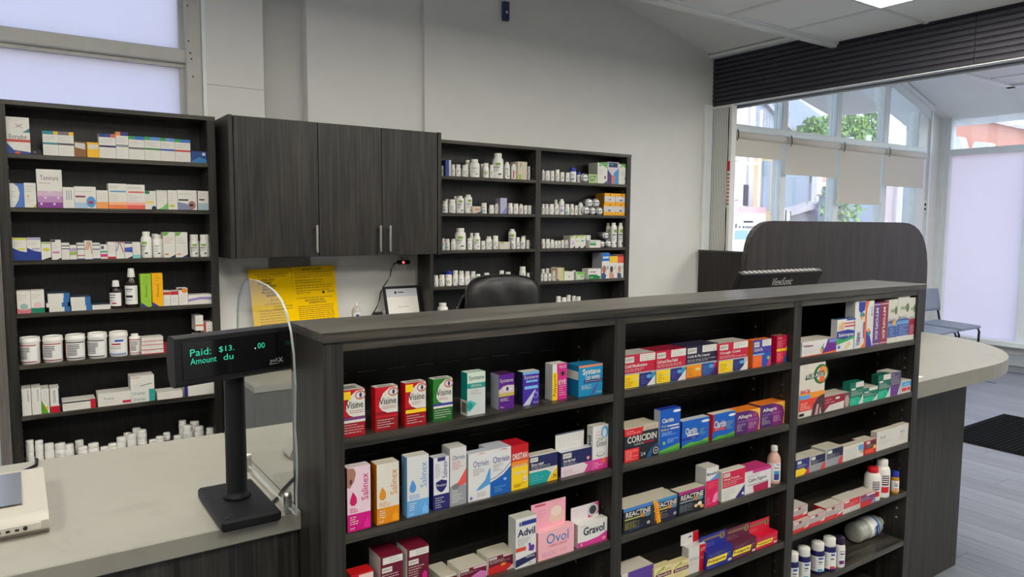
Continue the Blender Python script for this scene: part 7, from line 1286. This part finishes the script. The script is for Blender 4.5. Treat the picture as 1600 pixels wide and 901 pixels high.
carton((.0502,.1034,3.985,4.055,1.299,.1023),'white and blue carton with lilac band, second from left, third shelf, left wall shelving','box',Q0,Q0,Q0,[('p',[(0,0),(1,0),(1,.36),(.5,.42),(0,.56)],(36,60,140)),('r',0,.9,1,1,(170,160,196)),('r',.35,.46,.9,.54,(170,160,196)),('l',.1,.64,.8,.84,3,Q1)])
carton((.1048,.1429,3.985,4.055,1.299,.0817),'small white carton with yellow oval, third from left, third shelf, left wall shelving','box',Q0,Q0,Q0,[('o',.5,.58,.36,.1,(206,196,60)),('p',[(0,0),(1,.16),(1,0)],Q2),('r',0,.9,1,1,(170,190,130))])
carton((.145,.183,3.985,4.055,1.299,.0913),'white carton with pink bar, fourth from left, third shelf, left wall shelving','box',Q0,Q0,Q0,[('r',.1,.32,.8,.42,(206,120,160)),('p',[(.5,0),(1,0),(1,.1)],Q2),('r',0,.9,.4,1,(60,60,80)),('l',.1,.5,.8,.85,4,Q1)])
carton((.1842,.2159,3.985,4.055,1.299,.0771),'white carton with dark bars, fifth from left, third shelf, left wall shelving','box',Q0,Q0,Q0,[('r',.0,.8,1,.86,Q2),('r',.0,.62,1,.68,Q50),('l',.1,.1,.9,.5,4,Q1)])
carton((.2172,.2447,3.985,4.055,1.299,.0661),'small carton with olive band, sixth from left, third shelf, left wall shelving','box',Q0,Q0,Q0,[('r',0,.3,1,.56,(150,176,90)),('r',0,.6,1,.8,(170,150,190))])
carton((.2468,.2763,3.985,4.055,1.299,.0765),'white carton with blue stripes, seventh from left, third shelf, left wall shelving','box',Q0,Q0,Q0,[('r',0,.84,1,.9,Q50),('r',0,.6,1,.66,Q50),('r',0,.2,1,.26,(190,90,90)),('r',0,0,1,.05,(50,80,150))])
carton((.2779,.3094,3.985,4.055,1.299,.0863),'white carton with orange slashes, eighth from left, third shelf, left wall shelving','box',Q0,Q0,Q0,[('p',[(0,.5),(.14,.5),(.5,.95),(.36,.95)],(206,120,70)),('p',[(.3,.5),(.42,.5),(.72,.95),(.6,.95)],(190,80,60)),('p',[(.86,.3),(1,.3),(.75,.95),(.62,.95)],(206,140,90))])
carton((.3102,.3415,3.985,4.055,1.299,.0759),'white carton with indigo stripes, ninth from left, third shelf, left wall shelving','box',Q0,Q0,Q0,[('r',0,.84,1,.9,(70,80,130)),('r',0,.58,1,.64,Q50),('r',0,0,1,.05,(50,80,150)),('l',.1,.15,.9,.5,3,Q1)])
carton((.343,.3717,3.985,4.055,1.299,.0674),'white carton with teal and magenta bands, tenth from left, third shelf, left wall shelving','box',Q0,Q0,Q0,[('r',0,.44,1,.56,(60,160,150)),('r',0,.14,1,.34,(206,60,130)),('r',.1,.7,.5,.9,(60,80,110))])
carton((.3733,.4071,3.985,4.055,1.299,.0794),'white carton with crimson foot, eleventh from left, third shelf, left wall shelving','box',Q0,Q0,Q0,[('r',0,0,1,.12,(190,40,60)),('l',.1,.4,.9,.8,4,(206,110,100))])
carton((.4089,.4443,3.985,4.055,1.299,.0791),'white carton with blue and rust slashes, twelfth from left, third shelf, left wall shelving','box',Q0,Q0,Q0,[('p',[(0,.45),(.12,.45),(.45,.95),(.33,.95)],(60,120,190)),('p',[(.45,.95),(.57,.95),(.95,.35),(.83,.35)],(190,90,60)),('r',0,.95,1,1,(190,110,90))])
carton((.4462,.4795,3.985,4.055,1.299,.0788),'white carton with navy wedge, thirteenth from left, third shelf, left wall shelving','box',Q0,Q0,Q0,[('p',[(0,.4),(1,.36),(1,.7),(0,.66)],(70,90,170)),('p',[(.3,0),(1,0),(1,.14)],Q2),('r',0,.9,1,1,(60,66,110))])
carton((.4807,.5151,3.985,4.055,1.299,.0784),'white carton with aqua foot, fourteenth from left, third shelf, left wall shelving','box',Q0,Q0,Q0,[('r',0,0,1,.22,(130,196,200)),('l',.1,.3,.9,.8,4,Q1)])
bottle(.5476,4.025,1.299,.0252,.1294,'big','green','taller white bottle with lime label, fifteenth from left, third shelf, left wall shelving','bottle','pill_bottle','pill bottles on the left wall shelving', turn=-.2)
bottle(.5952,4.085,1.299,.0202,.1177,'big','mark','white back row pill bottle, sixteenth from left, third shelf, left wall shelving','bottle','pill_bottle','pill bottles on the left wall shelving', turn=.0)
bottle(.599,4.025,1.299,.0234,.1151,'big','plain','white bottle with lime label, seventeenth from left, third shelf, left wall shelving','bottle','pill_bottle','pill bottles on the left wall shelving', turn=.2)
carton((.6194,.6736,3.985,4.055,1.299,.127),'tall white carton with red line, eighteenth from left, third shelf, left wall shelving','box',Q0,Q0,Q0,[('p',[(0,1),(.5,1),(.3,.86),(0,.86)],(120,180,80)),('l',.1,.54,.9,.8,4,(190,90,90)),('p',[(.5,0),(1,0),(1,.12)],(40,46,90)),('r',.1,.1,.4,.16,(206,120,70))])
carton((.6756,.7314,3.985,4.055,1.299,.1262),'tall white carton with green line, nineteenth from left, third shelf, left wall shelving','box',Q0,Q0,Q0,[('p',[(0,1),(.5,1),(.3,.86),(0,.86)],(120,180,80)),('l',.1,.54,.9,.8,4,(110,150,110)),('p',[(.5,0),(1,0),(1,.12)],(40,46,90)),('r',.1,.1,.4,.16,(206,150,70))])
bottle(.7698,4.025,1.299,.0222,.1146,'pill','green','white small pill bottle, twentieth from left, third shelf, left wall shelving','bottle','pill_bottle','pill bottles on the left wall shelving', turn=.25)
bottle(.8209,4.025,1.299,.0244,.1144,'pill','green','white small pill bottle, twenty-first from left, third shelf, left wall shelving','bottle','pill_bottle','pill bottles on the left wall shelving', turn=-.1)
carton((.0014,.0536,3.985,4.055,1.056,.1026),'white carton with rose foot, first from left, fourth shelf, left wall shelving','box',Q0,Q0,Q0,[('p',[(0,0),(1,0),(1,.22),(.5,.14),(0,.22)],(214,120,130)),('o',.5,.3,.3,.14,(150,180,170)),('l',.1,.55,.8,.85,3,(190,130,130))])
carton((.0548,.1068,3.985,4.055,1.056,.1034),'white carton with green foot, second from left, fourth shelf, left wall shelving','box',Q0,Q0,Q0,[('r',0,0,1,.22,(30,130,100)),('o',.5,.34,.3,.14,(226,190,190)),('l',.1,.6,.8,.85,3,(130,150,140))])
carton((.2988,.3752,3.985,4.095,1.056,.0221),'single flat white box, third from left, fourth shelf, left wall shelving','box',Q0,Q0,(60,76,96),[('l',.1,.45,.9,.85,4,Q1)])
bottle(.405,4.025,1.056,.029,.1349,'cough','coughred','dark syrup bottle, fourth from left, fourth shelf, left wall shelving','bottle','syrup_bottle','syrup bottles on the left wall shelving', bm=pmat('dark_syrup', lin((38,26,24)),.15, var=.03), turn=-.2)
bottle(.4739,4.025,1.056,.0299,.1922,'cough','cough','taller dark syrup bottle, fifth from left, fourth shelf, left wall shelving','bottle','syrup_bottle','syrup bottles on the left wall shelving', bm=pmat('dark_syrup', lin((38,26,24)),.15, var=.03), turn=.0)
carton((.509,.5565,3.985,4.035,1.056,.1637),'tall lime carton with blue corner, sixth from left, fourth shelf, left wall shelving','box',Q99,Q99,Q99,[('p',[(0,.14),(0,0),(.6,0)],(50,60,140)),('t','Flonase',.4,.3,.62,.66,Q19,1),('r',.1,.7,.95,.705,Q19),('l',.3,.75,.8,.95,3,(80,120,40))])
carton((.5604,.6094,3.985,4.035,1.056,.1648),'tall amber carton with blue corner, seventh from left, fourth shelf, left wall shelving','box',Q100,Q100,Q100,[('p',[(0,.14),(0,0),(.6,0)],(50,60,140)),('t','Flonase',.4,.3,.62,.66,(120,80,20),1),('r',.1,.68,.95,.685,(120,80,20)),('l',.3,.75,.8,.95,3,(140,100,30))])
carton((.6104,.6424,3.985,4.055,1.056,.0745),'small white carton with orange head, eighth from left, fourth shelf, left wall shelving','box',Q0,Q0,Q0,[('r',0,.74,1,.94,(190,70,50)),('l',.1,.2,.8,.6,3,Q1)])
carton((.6437,.6794,3.985,4.055,1.056,.0728),'small white carton with crimson head, ninth from left, fourth shelf, left wall shelving','box',Q0,Q0,Q0,[('r',0,.74,1,.98,(190,40,60)),('l',.1,.2,.8,.6,3,(150,110,150))])
carton((.6819,.724,3.985,4.055,1.056,.0854),'white carton with orange lobe, tenth from left, fourth shelf, left wall shelving','box',Q0,Q0,Q0,[('o',.65,.85,.34,.14,(226,140,40)),('r',0,.9,.4,1,(90,50,40)),('l',.1,.1,.8,.6,5,Q1)])
carton((.7264,.8432,3.985,4.055,1.056,.0494),'flat white carton with violet waves, eleventh from left, fourth shelf, left wall shelving','box',Q0,Q0,Q0,[('p',[(0,.3),(.5,.5),(1,.4),(1,.7),(.5,.75),(0,.55)],(150,130,190))])
carton((.1243,.2079,3.985,4.11,1.056,.021),'lowest flat white and blue carton in the taller flat stack','box',Q0,Q14,Q15,[('r',.72,0,1,1,Q16),('l',.06,.25,.66,.75,2,Q1)], group='flat blue cartons, left stack')
carton((.1132,.1982,3.985,4.11,1.0773,.021),'second lowest flat white and blue carton in the taller flat stack','box',Q0,Q14,Q15,[('r',.72,0,1,1,Q16),('l',.06,.25,.66,.75,2,Q1)], group='flat blue cartons, left stack')
carton((.1209,.205,3.985,4.11,1.0986,.021),'third lowest flat white and blue carton in the taller flat stack','box',Q0,Q14,Q15,[('r',.72,0,1,1,Q16),('l',.06,.25,.66,.75,2,Q1)], group='flat blue cartons, left stack')
carton((.1204,.2079,3.985,4.11,1.1199,.021),'uppermost flat white and blue carton in the taller flat stack','box',Q0,Q14,Q15,[('r',.72,0,1,1,Q16),('l',.06,.25,.66,.75,2,Q1)], group='flat blue cartons, left stack')
carton((.2128,.2968,3.985,4.11,1.056,.021),'bottom flat white and blue carton in the shorter flat stack','box',Q0,Q14,Q15,[('r',.72,0,1,1,Q16),('l',.06,.25,.66,.75,2,Q1)], group='flat blue cartons, right stack')
carton((.2116,.2921,3.985,4.11,1.0773,.021),'middle flat white and blue carton in the shorter flat stack','box',Q0,Q14,Q15,[('r',.72,0,1,1,Q16),('l',.06,.25,.66,.75,2,Q1)], group='flat blue cartons, right stack')
carton((.2105,.2921,3.985,4.11,1.0986,.021),'top flat white and blue carton in the shorter flat stack','box',Q0,Q14,Q15,[('r',.72,0,1,1,Q16),('l',.06,.25,.66,.75,2,Q1)], group='flat blue cartons, right stack')
bottle(.0428,4.025,.818,.0414,.1243,'jar','jarred','white screw jar with red label, first from left, fifth shelf, left wall shelving','bottle','medicine_jar','pill bottles on the left wall shelving', turn=-.25)
bottle(.1331,4.025,.818,.0417,.123,'jar','jarred','white screw jar with red label, second from left, fifth shelf, left wall shelving','bottle','medicine_jar','pill bottles on the left wall shelving', turn=-.05)
bottle(.2239,4.025,.818,.0422,.1227,'jar','jarblack','white screw jar with black label rim, third from left, fifth shelf, left wall shelving','bottle','medicine_jar','pill bottles on the left wall shelving', turn=.15)
bottle(.3165,4.025,.818,.0424,.124,'jar','jarblack','white screw jar with black label rim, fourth from left, fifth shelf, left wall shelving','bottle','medicine_jar','pill bottles on the left wall shelving', turn=-.2)
bottle(.4072,4.025,.818,.0415,.1225,'jar','jarblue','white screw jar with blue stripe, fifth from left, fifth shelf, left wall shelving','bottle','medicine_jar','pill bottles on the left wall shelving', turn=.0)
bottle(.4784,4.025,.818,.0263,.1029,'tall','jarred','white bottle with red label, sixth from left, fifth shelf, left wall shelving','bottle','pill_bottle','pill bottles on the left wall shelving', turn=.2)
carton((.503,.6022,3.985,4.055,.818,.044),'lower white and red flat carton, seventh from left, fifth shelf, left wall shelving','box',Q0,Q0,Q0,[('r',0,.46,1,.54,Q25),('r',0,.0,1,.08,Q25),('l',.1,.12,.7,.44,3,Q51),('l',.1,.6,.7,.95,2,Q51)])
carton((.5058,.602,3.985,4.055,.8625,.04),'upper white and red flat carton, eighth from left, fifth shelf, left wall shelving','box',Q0,Q0,Q0,[('r',0,.46,1,.54,Q25),('r',0,.0,1,.08,Q25),('l',.1,.12,.7,.44,3,Q51),('l',.1,.6,.7,.95,2,Q51)])
carton((.6038,.6515,3.985,4.085,.818,.0391),'dark red carton end, ninth from left, fifth shelf, left wall shelving','box',Q101,Q101,Q101,[])
carton((.7546,.7926,3.985,4.085,.818,.0775),'white and orange carton column, tenth from left, fifth shelf, left wall shelving','box',Q0,Q0,Q0,[('r',0,.4,1,.46,(206,110,60)),('l',.1,.5,.8,.95,4,Q1)])
carton((.7566,.7945,3.985,4.085,.918,.078),'upper white and orange carton, eleventh from left, fifth shelf, left wall shelving','box',Q0,Q0,Q0,[('r',0,.3,1,.4,(206,110,60)),('l',.1,.5,.8,.95,3,Q1)])
carton((.7993,.8402,3.985,4.085,.818,.1408),'white and red carton column, twelfth from left, fifth shelf, left wall shelving','box',Q0,Q0,Q0,[('r',0,0,.2,1,Q25),('l',.4,.1,.7,.9,8,Q2)])
carton((-.0002,.0354,3.985,4.085,.58,.125),'upright white carton, blue script, first from left, sixth shelf, left wall shelving','box',Q0,Q0,Q0,[('t','tracleer',.6,.5,.85,.95,(60,70,120),2),('l',.1,.1,.4,.9,8,Q17)])
carton((.0375,.0735,3.985,4.085,.58,.1249),'upright white carton, violet script, second from left, sixth shelf, left wall shelving','box',Q0,Q0,Q0,[('t','vesicare',.6,.5,.85,.95,(90,90,150),2),('l',.1,.1,.4,.9,8,Q17)])
carton((.0746,.106,3.985,4.085,.58,.1159),'upright white carton with green swirl, third from left, sixth shelf, left wall shelving','box',Q0,Q0,Q0,[('p',[(0,0),(.9,0),(.6,.2),(.1,.5),(0,.6)],(90,160,40)),('o',.7,.22,.2,.07,(236,170,60)),('l',.3,.5,.8,.95,5,Q1)])
carton((.11,.1469,3.985,4.085,.58,.1142),'upright white carton with red foot, fourth from left, sixth shelf, left wall shelving','box',Q0,Q0,Q0,[('r',0,0,1,.26,(190,30,50)),('r',.9,.3,1,1,(50,50,110)),('t','NOVO',.3,.4,.6,.9,Q2,2)])
carton((.1583,.2944,3.985,4.085,.58,.0441),'long flat white carton with red end, fifth from left, sixth shelf, left wall shelving','box',Q0,Q0,Q0,[('r',.84,0,1,1,(190,30,50)),('r',0,.8,.84,.94,Q48),('l',.04,.2,.7,.7,2,(60,60,60))])
carton((.3048,.4469,3.985,4.085,.58,.0632),'long white carton with crimson tab, sixth from left, sixth shelf, left wall shelving','box',Q0,Q0,Q0,[('t','Tracia',.16,.5,.48,.64,(80,76,80)),('r',.74,.1,1,.3,(190,40,70)),('l',.1,.2,.6,.4,2,Q1)])
carton((.4477,.5537,3.985,4.085,.6414,.0704),'top white carton with teal line, seventh from left, sixth shelf, left wall shelving','box',Q0,Q0,Q0,[('r',.04,.86,.4,.9,(190,110,80)),('l',.06,.1,.5,.5,3,(120,170,170)),('p',[(.4,.3),(.9,.44),(.9,.4),(.4,.26)],Q2)])
carton((.448,.5541,3.985,4.085,.6107,.0305),'middle white carton with teal end, eighth from left, sixth shelf, left wall shelving','box',Q0,Q0,Q0,[('r',.76,0,1,1,(50,160,150)),('t','Urorec',.06,.2,.6,.8,(80,130,150))])
carton((.4483,.5546,3.985,4.085,.58,.0305),'lowest white carton with teal end, ninth from left, sixth shelf, left wall shelving','box',Q0,Q0,Q0,[('r',.76,0,1,1,(50,160,150)),('t','Urorec',.06,.2,.6,.8,(80,130,150))])
carton((.5659,.6839,3.985,4.085,.58,.0364),'flat white carton with red dashes, tenth from left, sixth shelf, left wall shelving','box',Q0,Q0,Q0,[('l',.04,.2,.95,.8,3,(190,110,90))])
carton((.6927,.8372,3.985,4.085,.58,.0792),'large white carton with navy edge, eleventh from left, sixth shelf, left wall shelving','box',Q0,Q0,Q0,[('r',0,0,.12,1,(40,46,110)),('l',.2,.8,.9,.95,1,Q17)])
bottle(.0208,4.02,.34,.0165,.0571,'stub','plain','lower white bottle in the first stack from left, lowest left wall shelf','bottle','pill_bottle','stacked bottles on the lowest left shelf', turn=-.2)
bottle(.0208,4.02,.3971,.0165,.0571,'stub','none','upper white bottle in the first stack from left, lowest left wall shelf','bottle','pill_bottle','stacked bottles on the lowest left shelf', turn=-.1)
bottle(.0576,4.02,.34,.017,.0532,'stub','none','lower white bottle in the second stack from left, lowest left wall shelf','bottle','pill_bottle','stacked bottles on the lowest left shelf', turn=-.1)
bottle(.0576,4.02,.3932,.017,.0532,'stub','none','upper white bottle in the second stack from left, lowest left wall shelf','bottle','pill_bottle','stacked bottles on the lowest left shelf', turn=.0)
bottle(.0975,4.02,.34,.0199,.0865,'stub','none','only white bottle in the third stack from left, lowest left wall shelf','bottle','pill_bottle','stacked bottles on the lowest left shelf', turn=.0)
bottle(.1415,4.02,.34,.0227,.0791,'stub','plain','only white bottle in the fourth stack from left, lowest left wall shelf','bottle','pill_bottle','stacked bottles on the lowest left shelf', turn=.1)
bottle(.1794,4.02,.34,.0181,.0693,'stub','none','only white bottle in the fifth stack from left, lowest left wall shelf','bottle','pill_bottle','stacked bottles on the lowest left shelf', turn=.2)
bottle(.2242,4.095,.34,.0194,.0613,'stub','none','only white bottle in the sixth stack from left, lowest left wall shelf','bottle','pill_bottle','stacked bottles on the lowest left shelf', turn=-.2)
bottle(.233,4.02,.34,.0219,.0467,'stub','plain','only white bottle in the seventh stack from left, lowest left wall shelf','bottle','pill_bottle','stacked bottles on the lowest left shelf', turn=-.1)
bottle(.2794,4.02,.34,.0237,.0558,'stub','none','only white bottle in the eighth stack from left, lowest left wall shelf','bottle','pill_bottle','stacked bottles on the lowest left shelf', turn=.0)
bottle(.3243,4.02,.34,.0175,.031,'stub','none','only white bottle in the ninth stack from left, lowest left wall shelf','bottle','pill_bottle','stacked bottles on the lowest left shelf', turn=.1)
bottle(.3258,4.02,.34,.0189,.0304,'stub','plain','only white bottle in the tenth stack from left, lowest left wall shelf','bottle','pill_bottle','stacked bottles on the lowest left shelf', turn=.2)
bottle(.361,4.02,.34,.0197,.0414,'stub','none','only white bottle in the eleventh stack from left, lowest left wall shelf','bottle','pill_bottle','stacked bottles on the lowest left shelf', turn=-.2)
bottle(.4002,4.02,.34,.0215,.0675,'stub','none','only white bottle in the twelfth stack from left, lowest left wall shelf','bottle','pill_bottle','stacked bottles on the lowest left shelf', turn=-.1)
bottle(.4359,4.095,.34,.018,.065,'stub','plain','only white bottle in the thirteenth stack from left, lowest left wall shelf','bottle','pill_bottle','stacked bottles on the lowest left shelf', turn=.0)
bottle(.4464,4.02,.34,.0204,.0756,'stub','none','only white bottle in the fourteenth stack from left, lowest left wall shelf','bottle','pill_bottle','stacked bottles on the lowest left shelf', turn=.1)
bottle(.4787,4.095,.34,.02,.0834,'stub','none','only white bottle in the fifteenth stack from left, lowest left wall shelf','bottle','pill_bottle','stacked bottles on the lowest left shelf', turn=.2)
bottle(.4934,4.02,.34,.0219,.0443,'stub','plain','lower white bottle in the sixteenth stack from left, lowest left wall shelf','bottle','pill_bottle','stacked bottles on the lowest left shelf', turn=-.2)
bottle(.4934,4.02,.3843,.0219,.0443,'stub','none','upper white bottle in the sixteenth stack from left, lowest left wall shelf','bottle','pill_bottle','stacked bottles on the lowest left shelf', turn=-.1)
bottle(.5424,4.02,.34,.0182,.0308,'stub','none','only white bottle in the seventeenth stack from left, lowest left wall shelf','bottle','pill_bottle','stacked bottles on the lowest left shelf', turn=-.1)
bottle(.5753,4.02,.34,.0193,.0422,'stub','none','only white bottle in the eighteenth stack from left, lowest left wall shelf','bottle','pill_bottle','stacked bottles on the lowest left shelf', turn=.0)
bottle(.619,4.095,.34,.018,.0356,'stub','plain','only white bottle in the nineteenth stack from left, lowest left wall shelf','bottle','pill_bottle','stacked bottles on the lowest left shelf', turn=.1)
bottle(.6583,4.02,.34,.0198,.0329,'stub','none','only white bottle in the twentieth stack from left, lowest left wall shelf','bottle','pill_bottle','stacked bottles on the lowest left shelf', turn=.2)
bottle(.6975,4.095,.34,.0193,.0452,'stub','none','lower white bottle in the twenty-first stack from left, lowest left wall shelf','bottle','pill_bottle','stacked bottles on the lowest left shelf', turn=-.2)
bottle(.6975,4.095,.3852,.0193,.0452,'stub','plain','upper white bottle in the twenty-first stack from left, lowest left wall shelf','bottle','pill_bottle','stacked bottles on the lowest left shelf', turn=-.1)
bottle(.709,4.02,.34,.0248,.0803,'stub','plain','only white bottle in the twenty-second stack from left, lowest left wall shelf','bottle','pill_bottle','stacked bottles on the lowest left shelf', turn=-.1)
bottle(.7565,4.095,.34,.0235,.0771,'stub','none','only white bottle in the twenty-third stack from left, lowest left wall shelf','bottle','pill_bottle','stacked bottles on the lowest left shelf', turn=.0)
bottle(.7634,4.02,.34,.0232,.0654,'stub','none','only white bottle in the twenty-fourth stack from left, lowest left wall shelf','bottle','pill_bottle','stacked bottles on the lowest left shelf', turn=.1)
bottle(.8176,4.02,.34,.0186,.0483,'stub','plain','only white bottle in the twenty-fifth stack from left, lowest left wall shelf','bottle','pill_bottle','stacked bottles on the lowest left shelf', turn=.2)

# clear jug lying on its side on the lowest visible display shelf
jx, jy, jz = JUG
t = thing('water_bottle', 'clear ribbed bottle lying on its side on the lowest shelf', 'bottle', (jx, jy, jz))
PET = pmat('cloudy_clear_plastic', (.42, .44, .38), .12, var=.04, spec=.6)
prof = [(.012, -.070), (.026, -.0695), (.033, -.066), (.0355, -.060), (.0355, -.048), (.034, -.044), (.0355, -.040), (.0355, -.026), (.034, -.022), (.0355, -.018), (.0355, .046), (.033, .060), (.025, .074), (.016, .084), (.013, .088), (.013, .098)]
MB().lathe([(r, x + jx) for r, x in prof], PET, (0, jy, jz + .0357), 24, axis=0).build('bottle_body', t)
MB().lathe([(.0155, jx + .092), (.0155, jx + .104)], pmat('pale_cap', (.55, .58, .62), .35), (0, jy, jz + .0357), 16, axis=0).build('cap', t)
MB().lathe([(.0354, jx - .014), (.0360, jx - .013), (.0360, jx + .042), (.0354, jx + .043)], LABW, (0, jy, jz + .0357), 22, axis=0).build('label', t)
q = MB(); q.lathe([(.0358, jx + .026), (.0364, jx + .027), (.0364, jx + .039), (.0358, jx + .040)], ink((70, 130, 190)), (0, jy, jz + .0357), 22, axis=0)
for k in range(5): q.box(jx + .004, jx + .012, jy - .0368, jy - .0355, jz + .022 + .006 * k, jz + .025 + .006 * k, ink((70, 100, 160)))
q.box(jx + .014, jx + .021, jy - .0370, jy - .0355, jz + .018, jz + .054, ink((30, 40, 90))); q.build('label_print', t)
